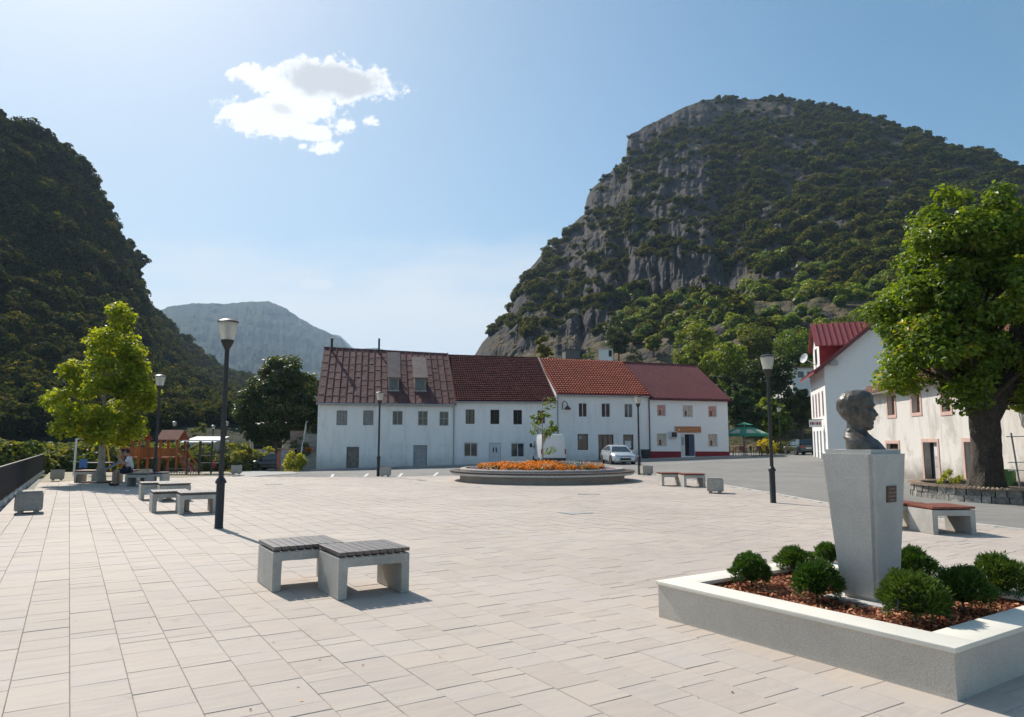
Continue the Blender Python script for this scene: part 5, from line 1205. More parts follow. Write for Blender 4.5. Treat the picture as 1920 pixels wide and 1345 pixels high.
# ---------------------------------------------------------------- bronze bust
def bust_mesh():
    Hh = .37; cx = -.02; bm = bmesh.new(); nz, na = 46, 64
    ZF = [0, .03, .07, .12, .17, .21, .245, .29, .34, .40, .47, .54, .60, .68, .76, .84, .91, .96, 1.]
    XF = [.24, .29, .325, .305, .335, .322, .342, .335, .345, .345, .335, .322, .352, .348, .335, .31, .26, .19, .0]
    XB = [.02, -.02, -.07, -.13, -.2, -.25, -.29, -.335, -.375, -.41, -.435, -.45, -.455, -.45, -.425, -.375, -.30, -.22, .0]
    WD = [.08, .14, .185, .205, .225, .235, .245, .262, .275, .285, .295, .30, .305, .312, .312, .29, .235, .17, .0]
    rows = []
    for k in range(nz):
        z = k/(nz-1); z = min(z, .999); xf = np.interp(z, ZF, XF); xb = np.interp(z, ZF, XB); wd = np.interp(z, ZF, WD)+.004
        row = []
        for j in range(na):
            ph = 2*math.pi*j/na; c_, s_ = math.cos(ph), math.sin(ph); pw = .86
            ex = (abs(c_)**pw)*(1 if c_ > 0 else -1); ey = (abs(s_)**pw)*(1 if s_ > 0 else -1)
            x = cx+ex*((xf-cx) if c_ > 0 else (cx-xb)); y = ey*wd
            a_ = math.atan2(s_, c_)
            if c_ > 0:
                x += .085*math.exp(-(a_/.14)**2)*math.exp(-((z-.365)/.052)**2)            # nose tip
                x += .052*math.exp(-(a_/.12)**2)*math.exp(-((z-.46)/.075)**2)              # nose bridge
                x += .036*math.exp(-(a_/.6)**2)*math.exp(-((z-.605)/.032)**2)             # brow
                x -= .085*math.exp(-((abs(a_)-.38)/.2)**2)*math.exp(-((z-.525)/.05)**2)   # eye sockets
                x += .02*math.exp(-((abs(a_)-.36)/.09)**2)*math.exp(-((z-.52)/.022)**2)    # eyeballs
                x += .03*math.exp(-(a_/.33)**2)*math.exp(-((z-.27)/.028)**2)               # moustache
                x -= .02*math.exp(-(a_/.3)**2)*math.exp(-((z-.215)/.014)**2)               # mouth line
                x += .018*math.exp(-((abs(a_)-.75)/.25)**2)*math.exp(-((z-.42)/.07)**2)    # cheekbone
            hairline = .72+.06*math.cos(a_) if c_ > .2 else (.58 if abs(a_) < 1.9 else .2)
            if z > hairline:
                h_ = fbm(np.array([[x*13, y*13, z*7]]), 3, 6)[0]-.35; x *= 1+.16*h_+.05; y *= 1+.16*h_+.05; 
            row.append(bm.verts.new((x*Hh, y*Hh, (z+.16*0)*Hh)))
        rows.append(row)
    for k in range(nz-1):
        for j in range(na): bm.faces.new((rows[k][j], rows[k][(j+1) % na], rows[k+1][(j+1) % na], rows[k+1][j]))
    bm.faces.new(list(reversed(rows[0]))); bm.faces.new(rows[-1])
    def blob(c, r_, sc, rot=None):
        M_ = Matrix.Translation(c) @ (rot or Matrix.Identity(4)) @ Matrix.Diagonal((sc[0]*r_, sc[1]*r_, sc[2]*r_, 1)); bmesh.ops.create_icosphere(bm, subdivisions=3, radius=1., matrix=M_)
    # ears
    for s_ in (-1, 1): blob(Vector((-.055*Hh, s_*.315*Hh, .44*Hh)), .125*Hh, (.62, .34, 1.08), Matrix.Rotation(R(-14), 4, 'Y') @ Matrix.Rotation(s_*R(18), 4, 'Z'))
    # neck, collar and shoulders: stacked oval sections down to the plinth, arms cut off
    secs = [(.22, -.07, .2, .19), (.10, -.065, .215, .2), (.02, -.07, .225, .215), (-.03, -.075, .25, .25), (-.08, -.07, .275, .30), (-.12, -.06, .295, .37), (-.17, -.045, .32, .44), (-.24, -.02, .355, .49), (-.33, .01, .395, .51), (-.42, .04, .425, .51), (-.47, .055, .44, .505), (-.49, .06, .442, .50)]
    rows = []
    for (z, x0, rx, ry) in secs:
        row = []
        for j in range(na):
            a_ = 2*math.pi*j/na; c_, s_ = math.cos(a_), math.sin(a_); pw = .8; rxx = rx*(1.12 if c_ > 0 and z < -.2 else 1.)*(.82 if c_ < 0 and z < -.2 else 1)
            x = x0+rxx*(abs(c_)**pw)*(1 if c_ > 0 else -1); y = ry*(abs(s_)**pw)*(1 if s_ > 0 else -1)
            if z < -.1: x += .015*math.exp(-(math.sin(a_*1)/.2)**2)*(1 if c_ > 0 else 0)
            row.append(bm.verts.new((x*Hh, y*Hh, z*Hh)))
        rows.append(row)
    for k in range(len(rows)-1):
        for j in range(na): bm.faces.new((rows[k][j], rows[k+1][j], rows[k+1][(j+1) % na], rows[k][(j+1) % na]))
    bm.faces.new(rows[0]); bm.faces.new(list(reversed(rows[-1])))
    # coat collar: two folded lapels
    for s_ in (-1, 1):
        P_ = [Vector((-.27, s_*.05, -.0)), Vector((-.2, s_*.21, -.03)), Vector((-.02, s_*.24, -.09)), Vector((.16, s_*.17, -.19)), Vector((.26, s_*.06, -.36))]
        for a_, b_ in zip(P_[:-1], P_[1:]):
            for t_ in (0, .25, .5, .75, 1.): c_ = a_.lerp(b_, t_); blob(Vector((c_.x*Hh, c_.y*Hh, c_.z*Hh)), .05*Hh, (1, 1, 1.15))
    bmesh.ops.recalc_face_normals(bm, faces=bm.faces[:]); me = bpy.data.meshes.new('bust'); bm.to_mesh(me); bm.free()
    o = bpy.data.objects.new('tmp', me); COL.objects.link(o); md = o.modifiers.new('r', 'REMESH'); md.mode = 'VOXEL'; md.voxel_size = .0042; md.use_smooth_shade = True
    ms = o.modifiers.new('s', 'SMOOTH'); ms.factor = .5; ms.iterations = 2
    dg = bpy.context.evaluated_depsgraph_get(); m2 = bpy.data.meshes.new_from_object(o.evaluated_get(dg)); bpy.data.objects.remove(o); return m2, Hh
bme, Hh = bust_mesh()
def bronzemat():
    m, t = newmat('dark_bronze'); P = t.node('ShaderNodeTexCoord').outputs['Object']; n1 = t.noise(P, 14, 5, .65); n2 = t.noise(P, 60, 4, .6)
    c = t.mix(t.maprange(n1, .35, .65), (.055, .05, .045), (.13, .12, .108)); c = t.mix(t.maprange(n2, .6, .75, 0, .5), c, (.16, .15, .13))
    bs = t.node('ShaderNodeBsdfPrincipled', {'Base Color': c, 'Roughness': .46, 'Metallic': .35, 'Normal': t.node('ShaderNodeBump', {'Strength': 1., 'Distance': .004, 'Height': t.math('ADD', n1, t.math('MULTIPLY', n2, .5))}).outputs[0]}); finish(t, bs.outputs[0]); return m
bme.materials.clear(); bme.materials.append(bronzemat())
vr = Vector((pcx.x, pcx.y, 0)).normalized(); rt = Vector((vr.y, -vr.x, 0)); fd = (rt*math.cos(R(6))-vr*math.sin(R(6)))
bo = link('bust', bme, None, (pcx.x-rt.x*.015, pcx.y-rt.y*.015, zt_ped+.49*Hh-.012), math.atan2(fd.y, fd.x)); tag(bo, 'dark bronze bust of a man in profile on the pale pedestal', 'bust')
# a few fallen leaves and bits on the paving
N = 70; px_ = rg.uniform(60, 1900, N); py_ = 905+rg.random(N)**1.6*430; P_ = np.array([Gz(a_, b_, .006) for a_, b_ in zip(px_, py_)]); ok = np.array([inpoly(q[0], q[1], plaza) and not (-.1 < (Vector(q)-pF).dot(A2) < LA+.1 and -.1 < (Vector(q)-pF).dot(B2) < LB+.1) for q in P_]); P_ = P_[ok]
v, f = cards(P_, rg.normal(size=(len(P_), 3))*.16+np.array([0, 0, 1]), rg.uniform(.006, .018, len(P_)), rg, .6, .1)
tag(link('fallen_leaves', fastmesh('fallen_leaves', v, f, 4, [mulchmat()], rg.random(len(P_)))), 'scattered dry leaf bits on the paving', 'leaves', kind='stuff')
# ================================================================ manhole covers
for (px_, py_, w_, nm, lb) in ((513, 908.5, .34, 'manhole_cover', 'round manhole cover far back near the left bench row'), (1104, 927, .36, 'manhole_cover', 'round manhole cover in front of the flower bed')):
    p = G(px_, py_); t = thing(nm, lb, 'manhole cover', p); M_cov = MATS.get('cover') or pm('cover', (.22, .2, .19), .8, .2, 5)
    MB().lathe([(w_, -.01), (w_, .004), (w_-.05, .006), (w_-.055, .003), (.02, .004)], p, 28).build('rim', M_cov, t)
    MB().lathe([(w_-.06, -.005), (w_-.06, .0065), (.001, .0065)], p, 28).build('lid', M_concd, t)
p = G(1080, 962); t = thing('drain_cover', 'square access cover set in the paving in the middle', 'manhole cover', p)
Mx = Matrix.Translation(p) @ Matrix.Rotation(RB, 4, 'Z'); MB().box(-.32, .32, -.26, .26, -.01, .004, Mx).build('rim', M_iron, t); MB().box(-.295, .295, -.235, .235, -.01, .0065, Mx).build('lid', pm('cover_paving', (.38, .37, .36), .85, .15, 4), t)
# ================================================================ trees
def hillz(x, y):
    d2 = (VR[..., 0]-x)**2+(VR[..., 1]-y)**2; i = np.unravel_index(np.argmin(d2), d2.shape)
    return max(float(VR[i][2]), gz(x, y)-.1) if d2[i] < 60 else gz(x, y)-.1
def tree(name, label, base, blobs, nl, leaf, trunk_r, fork, mats, seed, clumps=60, cat='tree', group=None, limbs=14, crad=.55, lean=(0, 0), sparse=.55, aspect=.62):
    """tapered trunk with limbs; leaves gathered in clumps through the crown's volume"""
    rg = np.random.default_rng(seed); random.seed(seed); base = Vector(base); t = thing(name, label, cat, base, 0, group)
    vol = np.array([b[3]*b[4]*b[5] for b in blobs])**(2/3); vol /= vol.sum(); C = []; CR = []
    for k in range(clumps):
        b = blobs[rg.choice(len(blobs), p=vol)]; d = rg.normal(size=3); d /= np.linalg.norm(d); rr = rg.uniform(.5, 1.0)**.6
        C.append(np.array(b[:3])+d*np.array(b[3:6])*rr*(1-.25*crad/max(b[3], .5))); CR.append(crad*rg.uniform(.6, 1.35))
    C = np.array(C); CR = np.array(CR); w_ = rg.choice(clumps, nl, p=CR**2/(CR**2).sum())
    d = rg.normal(size=(nl, 3)); d /= np.linalg.norm(d, axis=1, keepdims=True); rad = rg.beta(2.2, 1.1, nl)
    p = C[w_]+d*(CR[w_]*rad)[:, None]*np.array([1., 1., .72])
    nrm = d*.8+rg.normal(size=(nl, 3))*.55+np.array([0, 0, .75])
    v, f = cards(p, nrm, rg.uniform(.65, 1.25, nl)*leaf, rg, aspect)
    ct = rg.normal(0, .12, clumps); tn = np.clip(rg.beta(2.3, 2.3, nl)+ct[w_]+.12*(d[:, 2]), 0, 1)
    # trunk and limbs
    mb = MB(); cz = np.mean([b[2] for b in blobs]); top = max(b[2]+b[5]*.55 for b in blobs); n = 9; pts = []; rad_ = []
    for k in range(n):
        q = k/(n-1); z = -.25+(top+.25)*q; wob = trunk_r*.45*q
        pts.append(Vector((lean[0]*q+math.sin(q*5+seed)*wob, lean[1]*q+math.cos(q*4+seed)*wob, z))); rad_.append(trunk_r*(1.28 if k == 0 else 1-.82*q**.9))
    mb.tube([base+q for q in pts], rad_, 10)
    order = rg.choice(clumps, min(limbs, clumps), replace=False)
    for k in order:
        e = Vector(C[k]); q = min(.9, max(fork/(top+.01), (e.z-.9*math.hypot(e.x, e.y))/(top+.01))); i = q*(n-1); a = int(min(n-2, i)); s0 = pts[a].lerp(pts[a+1], i-a); r0 = (rad_[a]+(rad_[a+1]-rad_[a])*(i-a))*.42
        m1 = s0.lerp(e, .35)+Vector((0, 0, .12*(e-s0).length)); m2 = s0.lerp(e, .7)+Vector((rg.normal()*.1, rg.normal()*.1, .1*(e-s0).length))
        mb.tube([base+s0, base+m1, base+m2, base+e], [r0, r0*.7, r0*.4, r0*.12], 6)
    mb.build('trunk', mats[0], t, smooth_=True)
    o = link('crown', fastmesh('crown', v, f, 4, [mats[1]], tn), t); return t
# great tree on the right in its stone ring
tb_ = Vector((14.75, 22.3, .2))
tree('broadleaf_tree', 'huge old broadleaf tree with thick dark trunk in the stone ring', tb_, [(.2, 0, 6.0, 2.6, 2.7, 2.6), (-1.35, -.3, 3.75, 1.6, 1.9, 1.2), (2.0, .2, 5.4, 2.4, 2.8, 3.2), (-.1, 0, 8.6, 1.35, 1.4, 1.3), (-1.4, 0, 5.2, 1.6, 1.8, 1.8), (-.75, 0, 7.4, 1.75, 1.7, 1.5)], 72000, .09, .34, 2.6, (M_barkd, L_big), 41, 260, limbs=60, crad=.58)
mb = MB()      # lower trunk flare and fork, one hewn mass
nz_, na_ = 40, 44; b0_ = len(mb.v)
for k in range(nz_):
    z = -.3+3.4*k/(nz_-1); r0 = np.interp(z, [-.3, .1, .5, 1.2, 2.2, 3.1], [.68, .51, .43, .385, .40, .37])
    for j in range(na_):
        a = 2*math.pi*j/na_; n_ = fbm(np.array([[math.cos(a)*3.2, math.sin(a)*3.2, z*.9]]), 4, 5, True)[0]-.5; fl = .10*math.sin(a*5+1)*max(0, 1-z/.7); r_ = r0*(1+.26*n_+fl)
        mb.v.append(tb_+Vector((r_*math.cos(a)+.03*z, r_*math.sin(a), z)))
for k in range(nz_-1):
    for j in range(na_): mb.f.append((b0_+k*na_+j, b0_+k*na_+(j+1) % na_, b0_+(k+1)*na_+(j+1) % na_, b0_+(k+1)*na_+j)); mb.m.append(0)
mb.tube([tb_+Vector((.15, 0, 2.2)), tb_+Vector((.75, -.1, 3.2)), tb_+Vector((1.25, 0, 4.6)), tb_+Vector((1.5, .1, 6.3))], [.36, .29, .22, .12], 12)
mb.tube([tb_+Vector((-.1, 0, 2.3)), tb_+Vector((-.25, .1, 3.6)), tb_+Vector((-.15, .1, 5.2)), tb_+Vector((-.4, .2, 7.)), ], [.36, .28, .21, .12], 12)
tr_ = [o for o in bpy.data.objects if o.name.startswith('broadleaf_tree')][0]; mb.build('lower_trunk', M_barkd, tr_, smooth_=True)
tpos = G(187, 905)
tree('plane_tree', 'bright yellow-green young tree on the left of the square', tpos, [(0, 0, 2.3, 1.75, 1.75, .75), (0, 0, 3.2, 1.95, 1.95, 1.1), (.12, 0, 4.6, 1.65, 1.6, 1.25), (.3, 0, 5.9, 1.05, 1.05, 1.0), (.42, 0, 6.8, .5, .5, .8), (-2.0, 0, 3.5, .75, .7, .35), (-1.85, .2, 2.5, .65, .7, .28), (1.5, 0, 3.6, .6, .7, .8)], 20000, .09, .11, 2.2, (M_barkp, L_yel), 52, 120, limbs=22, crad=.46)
mb = MB(); mb.tube([tpos+Vector((0, 0, -.1)), tpos+Vector((.0, 0, .12)), tpos+Vector((.02, 0, .7)), tpos+Vector((.0, 0, 1.5))], [.3, .24, .14, .12], 10); mb.build('lower_trunk', M_barkp, [o for o in bpy.data.objects if o.name.startswith('plane_tree')][0], smooth_=True)
MB_ = MB(); MB_.lathe([(.75, -.05), (.75, .05), (.62, .06), (.6, .0)], tpos, 4, a0=.8); solo(MB_, 'tree_grate', pm('brown_steel', (.14, .08, .05), .8, .3, 4), 'low brown square edging round the foot of the yellow-green tree', 'tree edging', tpos)
p = D(522, 862, 66.); p.z = gz(p.x, p.y)-.1
tree('broadleaf_tree', 'large dark green tree left of the terrace', p, [(0, 0, 5.6, 3.7, 3.4, 3.6), (1.4, 0, 7.6, 2.4, 2.4, 2.4), (-.2, 0, 8.4, 2.0, 2., 2.2), (-2.2, 0, 4.6, 2.0, 2., 2.2), (2.6, .5, 6.2, 1.6, 2, 2.6)], 30000, .17, .38, 2.2, (M_bark, L_dark), 61, 260, limbs=20, crad=.72)
# young tree in the flower bed
yb = bc+Vector((.05, .2, .5))
tree('young_tree', 'thin young tree growing out of the flower bed', yb, [(.0, 0, 1.9, .62, .5, .7), (.28, 0, 2.85, .3, .3, .34), (.55, 0, 1.75, .3, .3, .3), (-.45, 0, 1.6, .28, .3, .5), (.35, 0, .75, .22, .2, .16)], 900, .055, .045, .7, (M_barkp, L_mid), 71, 46, limbs=22, crad=.17)
# trees behind the terrace and by the road
def back(px_, ytop, ybot, dist, wpx, mats, seed, lb, name='broadleaf_tree', nl=7000, leaf=.2, shape=1., group='trees behind the houses', trunk=.22):
    k = dist/(F/math.cos(PITCH)); b = D(px_, ybot, dist); zg = hillz(b.x, b.y); b.z = zg; zt_ = D(px_, ytop, dist).z; H = max(zt_-zg, 2.5); wd = wpx*k/2
    cl = H*.2; ch = (H-cl)/2; g = random.Random(seed)
    bl = [(0, 0, cl+ch*.95, wd*.85, wd*.85, ch*.9)]+[(g.uniform(-.4, .4)*wd, g.uniform(-.4, .4)*wd, cl+ch*g.uniform(.5, 1.5)*shape, wd*.6, wd*.6, ch*.55) for _ in range(3)]
    return tree(name, lb, b, bl, nl, leaf, trunk, cl, mats, seed, max(50, int(wd*40)), group=group, limbs=10, crad=max(.35, wd*.2))
for a_ in ((1016, 618, 672, 88, 62, (M_bark, L_olive), 101, 'pale green tree peeping over the dark-tiled roof'),
           (1160, 574, 657, 150, 62, (M_bark, L_dark), 102, 'dark rounded tree standing alone on the meadow'),
           (1302, 588, 680, 102, 96, (M_bark, L_mid), 103, 'bright green round tree above the wine-red roof'),
           (1362, 625, 740, 92, 110, (M_bark, L_mid), 104, 'bushy green tree right of the wine-red roof ridge'),
           (1432, 655, 780, 88, 120, (M_bark, L_dark), 105, 'dark green tree behind the green parasol'),
           (1490, 610, 720, 120, 110, (M_bark, L_mid), 106, 'green tree above the small hillside house'),
           (1396, 715, 850, 78, 86, (M_bark, L_dark), 107, 'dense dark tree next to the red-plinth house'),
           (1455, 745, 852, 82, 84, (M_bark, L_mid), 108, 'leafy tree over the parked dark estate car'),
           (1506, 722, 850, 84, 66, (M_bark, L_dark), 109, 'dark tree beside the front of the tall house'),
           (1350, 690, 850, 84, 70, (M_bark, L_dark), 110, 'dark tree hugging the right gable of the terrace'),
           (1420, 600, 690, 118, 90, (M_bark, L_olive), 117, 'olive green tree on the lower slope above the parasol'),
           (1225, 628, 662, 150, 40, (M_bark, L_mid), 111, 'small orchard tree left of the bright round tree'),
           (1256, 622, 660, 155, 44, (M_bark, L_olive), 112, 'orchard tree just beside the bright round tree'),
           (1196, 634, 662, 170, 36, (M_bark, L_olive), 113, 'small orchard tree right of the lone dark tree'),
           (1580, 585, 640, 125, 90, (M_bark, L_olive), 114, 'olive tree right above the red dormer'),
           (1640, 575, 640, 130, 90, (M_bark, L_mid), 115, 'green tree behind the gable top of the tall house')):
    back(*a_)
for (px_, yt, yb_, dd, wp, mt, sd, lb) in ((552, 838, 878, 56.5, 50, L_yel, 121, 'yellow-green garden bush at the foot of the outside stairs'), (560, 815, 875, 60, 46, L_dark, 122, 'dark climbing bush beside the outside stairs'), (505, 832, 850, 70, 30, L_yel, 123, 'small bright shrub over the garden wall by the lane'), (480, 848, 868, 68, 40, L_olive, 124, 'dry brownish shrub on the lane verge'), (1105, 646, 668, 150, 34, L_olive, 125, 'low bush left of the white hut'), (1190, 650, 672, 146, 40, L_olive, 126, 'low bush right of the white hut'), (1440, 820, 854, 70, 44, L_yel, 127, 'yellowish weeds beside the cafe terrace'), (1470, 828, 856, 71, 40, L_olive, 128, 'weedy bush at the foot of the far lamp'), (372, 780, 835, 75, 34, L_olive, 129, 'slim pale green tree behind the shelter')):
    b = D(px_, yb_, dd); b.z = hillz(b.x, b.y) if dd > 84 else gz(b.x, b.y)-.1; k = dd/(F/math.cos(PITCH)); H = max(.9, D(px_, yt, dd).z-b.z); wd = wp*k/2
    tree('shrub', lb, b, [(0, 0, H*.5, wd*.9, wd*.8, H*.45), (wd*.4, 0, H*.35, wd*.5, wd*.5, H*.3), (-wd*.4, 0, H*.4, wd*.5, wd*.5, H*.3)], 1800, .09 if dd < 80 else .16, .05, .2, (M_bark, mt), sd, 40, cat='shrub', limbs=8, crad=max(.2, wd*.3))
# scrub along the river bank, undergrowth on the meadow and behind the terrace
rg = np.random.default_rng(9)
def bank(n, x0, x1, d0, d1, s0, s1, key, name, label, cat, seed):
    px_ = rg.uniform(x0, x1, n); dd = rg.uniform(d0, d1, n); k = (px_-CX)/(F/math.cos(PITCH)); P = np.stack([k*dd, dd, np.array([gz(a*b, b)-.35 for a, b in zip(k, dd)])], -1)
    fx = FB.x+(P[:, 1]-FB.y)*A.x/A.y; lim = np.where(P[:, 1] < 47, fx-.9, 1e9); kk = P[:, 0] < lim; P = P[kk]
    tag(scatter(name, P, rg.uniform(s0, s1, len(P)), key, seed), label, cat, kind='stuff')
bank(900, -160, 470, 58, 94, 1.0, 2.3, 'olive', 'river_scrub', 'grey-green scrub along the river bank behind the playground', 'scrub', 5)
bank(260, -140, 190, 41, 60, 1.1, 2.1, 'olive', 'bank_bushes', 'grey-green bushes beyond the dark railing', 'scrub', 6)
bank(90, 60, 215, 45, 56, .55, 1.15, 'mid', 'bank_reeds', 'bright green reeds at the end of the railing', 'reeds', 7)
px_ = rg.uniform(1040, 1560, 420); dd = rg.uniform(95, 150, 420); k = (px_-CX)/1339.; P = np.stack([k*dd, dd, np.array([hillz(a*b, b)-.2 for a, b in zip(k, dd)])], -1); ok = (px_ > 1290) | (rg.random(420) < .15)
tag(scatter('meadow_undergrowth', P[ok], rg.uniform(.8, 2.2, int(ok.sum())), 'mid', 8), 'bushy undergrowth on the slope behind the terrace', 'undergrowth', kind='stuff')
# grass tufts: verge by the playground and lane
M_grass = leafmat('grass', [(.06, .09, .02), (.11, .14, .03), (.17, .18, .05), (.24, .21, .09)], .35, .6, (.3, .25, .12), .1)
N = 16000; px_ = rg.uniform(120, 560, N); dd = rg.uniform(43, 75, N); k = (px_-CX)/1339.; x = k*dd; ok = np.array([not inpoly(a, b, [(q.x, q.y) for q in sand]) and not inpoly(a, b, [(q.x, q.y) for q in lane]) and a < -9-.12*(b-40) for a, b in zip(x, dd)]) & (fbm(np.stack([x/3, dd/3, x*0], -1), 2, 3) > .42)
x = x[ok]; y = dd[ok]; z = np.array([gz(a, b)-.15 for a, b in zip(x, y)]); n = len(x); c = np.stack([x, y, z], -1); s = rg.uniform(.1, .32, n); dr = rg.normal(size=(n, 3))*.35+np.array([0, 0, 1]); sd = rg.normal(size=(n, 3)); sd[:, 2] = 0; sd /= np.linalg.norm(sd, axis=1, keepdims=True)
v = np.stack([c-sd*.03, c+sd*.03, c+sd*.01+dr*s[:, None], c-sd*.01+dr*s[:, None]*.95], 1).reshape(-1, 3)
tag(link('verge_grass', fastmesh('verge_grass', v, np.arange(len(v)).reshape(-1, 4), 4, [M_grass], rg.random(n))), 'dry grass tufts on the verge round the playground', 'grass', kind='stuff')
# ---------------------------------------------------------------- stone ring round the great tree
M_stone = pm('ring_stone', (.30, .285, .26), .95, .5, 2.5, fine=14, fvar=.35, bump=.03, bscale=14, objvar=.45)
ring = thing('stone_ring', 'low whitewashed stone ring wall capped with tiles round the great tree', 'wall', tb_*Vector((1, 1, 0)) if False else Vector((tb_.x, tb_.y, 0)))
random.seed(3); NR = 64; rxr, ryr, rot = 2.0, 2.75, R(-8)
def rp(a, k, z): x, y = rxr*k*math.cos(a), ryr*k*math.sin(a); return Vector((tb_.x+x*math.cos(rot)-y*math.sin(rot), tb_.y+x*math.sin(rot)+y*math.cos(rot), z))
for j in range(2):
    a = random.random()*.1
    while a < 2*math.pi-.06:
        w_ = random.uniform(.09, .2); a1 = min(a+w_, 2*math.pi); z0, z1 = -.08+j*.205, .12+j*.195; dd = random.uniform(-.012, .012); g = .006
        mb = MB(); mb.hexa([rp(a+g, .9, z0), rp(a1-g, .9, z0), rp(a1-g, 1+dd, z0), rp(a+g, 1+dd, z0), rp(a+g, .9, z1), rp(a1-g, .9, z1), rp(a1-g, .99+dd, z1), rp(a+g, .99+dd, z1)]); mb.build('stone', M_stone, ring); a = a1
M_cap = pm('cap_tile', (.36, .29, .20), .9, .35, 3, base2=(.2, .12, .09), fine=14, fvar=.25, objvar=.25)
for k in range(110):
    a0 = 2*math.pi*k/110; a1 = 2*math.pi*(k+.9)/110; am = (a0+a1)/2; mb = MB(); V_ = []
    for kk in (.86, 1.035):
        for q in range(4):
            a = a0+(a1-a0)*q/3; V_.append(rp(a, kk, .325+.035*math.sin(q/3*math.pi)+(.02 if kk < 1 else 0)))
    V_ += [rp(a0+(a1-a0)*q/3, 1.035, .315) for q in range(4)]
    mb.add(V_, [(q, q+1, 4+q+1, 4+q) for q in range(3)]+[(4+q, 5+q, 9+q, 8+q) for q in range(3)]); mb.build('cap_tile', M_cap, ring)
mb = MB(); mb.add([rp(2*math.pi*k/40, .92, .22) for k in range(40)]+[Vector((tb_.x, tb_.y, .27))], [(k, (k+1) % 40, 40) for k in range(40)]); mb.build('soil', MATS['soil'], ring)
p = rp(R(200), .72, .2); tree('weed', 'yellow flowering weed at the foot of the great tree', p, [(0, 0, .35, .3, .3, .25)], 260, .045, .012, .1, (M_bark, L_yel), 131, 16, cat='plant', limbs=8, crad=.12)
# green bin and metal stand right of the tree
p = Vector((G(1888, 908).x, G(1888, 908).y, 0)); p = Vector((D(1890, 905, 23.6).x, 23.6, .22)); t = thing('green_bin', 'green plastic bin right of the great tree', 'bin', p)
M_green = pm('green_plastic', (.10, .26, .09), .55, .2, 4)
MB().lathe([(.16, 0), (.19, .02), (.22, .5), (.235, .52), (.22, .53), (.2, .5), (.17, .06)], p, 18).build('body', M_green, t, smooth_=True); MB().box(p.x+.05, p.x+.3, p.y+.02, p.y+.26, .2, .68).build('lid_box', M_green, t)
q0 = Vector((D(1905, 905, 22.5).x, 22.5, 0)); zt_ = D(1905, 812, 22.5).z; t = thing('metal_stand', 'thin metal pole stand with cross bars at the right edge', 'stand', q0)
MB().tube([q0+Vector((.12, 0, .2)), q0+Vector((-.03, 0, zt_))], .028, 8).build('pole', M_frameg, t, smooth_=True)
for z in (.75, 1.0, zt_-.12): MB().bar(q0+Vector((-.2, 0, z)), q0+Vector((.9, .05, z+.02)), .03).build('cross_bar', M_frame, t)

# ================================================================ vehicles
def glassm(name, c): return pm(name, c, .05, .2, 1, fine=3, fvar=.1, spec=.8)
M_cglass = glassm('car_glass', (.03, .045, .055)); M_tyre = pm('tyre', (.02, .02, .02), .85, .2, 10); M_rim = pm('wheel_rim', (.42, .42, .43), .35, .1, 10, metal=.8)
M_red = pm('tail_light', (.35, .015, .015), .2, .2, 10); M_lens = pm('head_light', (.85, .87, .9), .08, .05, 10, spec=1., coat=1.); M_plate = pm('plate', (.75, .75, .72), .5, .05, 10)
def loft(mb, secs, close=True):
    b = len(mb.v); n = len(secs[0])
    for s in secs: mb.v += [Vector(p) for p in s]
    for i in range(len(secs)-1):
        for k in range(n): k2 = (k+1) % n; mb.f.append((b+i*n+k, b+i*n+k2, b+(i+1)*n+k2, b+(i+1)*n+k)); mb.m.append(mb.cur)
    mb.f.append(tuple(b+k for k in reversed(range(n)))); mb.m.append(mb.cur); e = b+(len(secs)-1)*n; mb.f.append(tuple(e+k for k in range(n))); mb.m.append(mb.cur); return mb
def ringsec(x, hw, zb, zt, crown=.03, tuck=.86):
    return [(x, -hw*tuck, zb), (x, -hw, zb+.16*(zt-zb)), (x, -hw*1.0, zb+.55*(zt-zb)), (x, -hw*.97, zb+.86*(zt-zb)), (x, -hw*.86, zt), (x, -hw*.4, zt+crown), (x, hw*.4, zt+crown), (x, hw*.86, zt), (x, hw*.97, zb+.86*(zt-zb)), (x, hw, zb+.55*(zt-zb)), (x, hw, zb+.16*(zt-zb)), (x, hw*tuck, zb)]
def wheel(t, x, y, r_=.31, w_=.2):
    s = 1 if y > 0 else -1; Mx = Matrix.Translation((x, y, r_)) @ Matrix.Rotation(R(90), 4, 'X')
    o = MB().lathe([(r_*.62, -w_/2), (r_*.92, -w_/2), (r_, -w_*.35), (r_, w_*.35), (r_*.92, w_/2), (r_*.62, w_/2)], (0, 0, 0), 22, M=Mx).build('wheel', M_tyre, t, smooth_=True)
    rm = MB().lathe([(.02, w_*.36), (r_*.2, w_*.4), (r_*.6, w_*.3), (r_*.64, w_*.5), (r_*.64, -w_*.5), (r_*.6, -w_*.3), (r_*.2, -w_*.4), (.02, -w_*.36)], (0, 0, 0), 22, M=Mx)
    for k in range(5): a = k*1.2566; rm.bar(Mx @ Vector((0, 0, -s*w_*.42)), Mx @ Vector((r_*.6*math.cos(a), r_*.6*math.sin(a), -s*w_*.42)), .05, .03)
    rm.build('rim', M_rim, o)
def carpaint(name, c, metal=.3): return pm(name, c, .28, .04, 2, fine=200, fvar=.03, metal=metal, spec=.6, coat=.8)
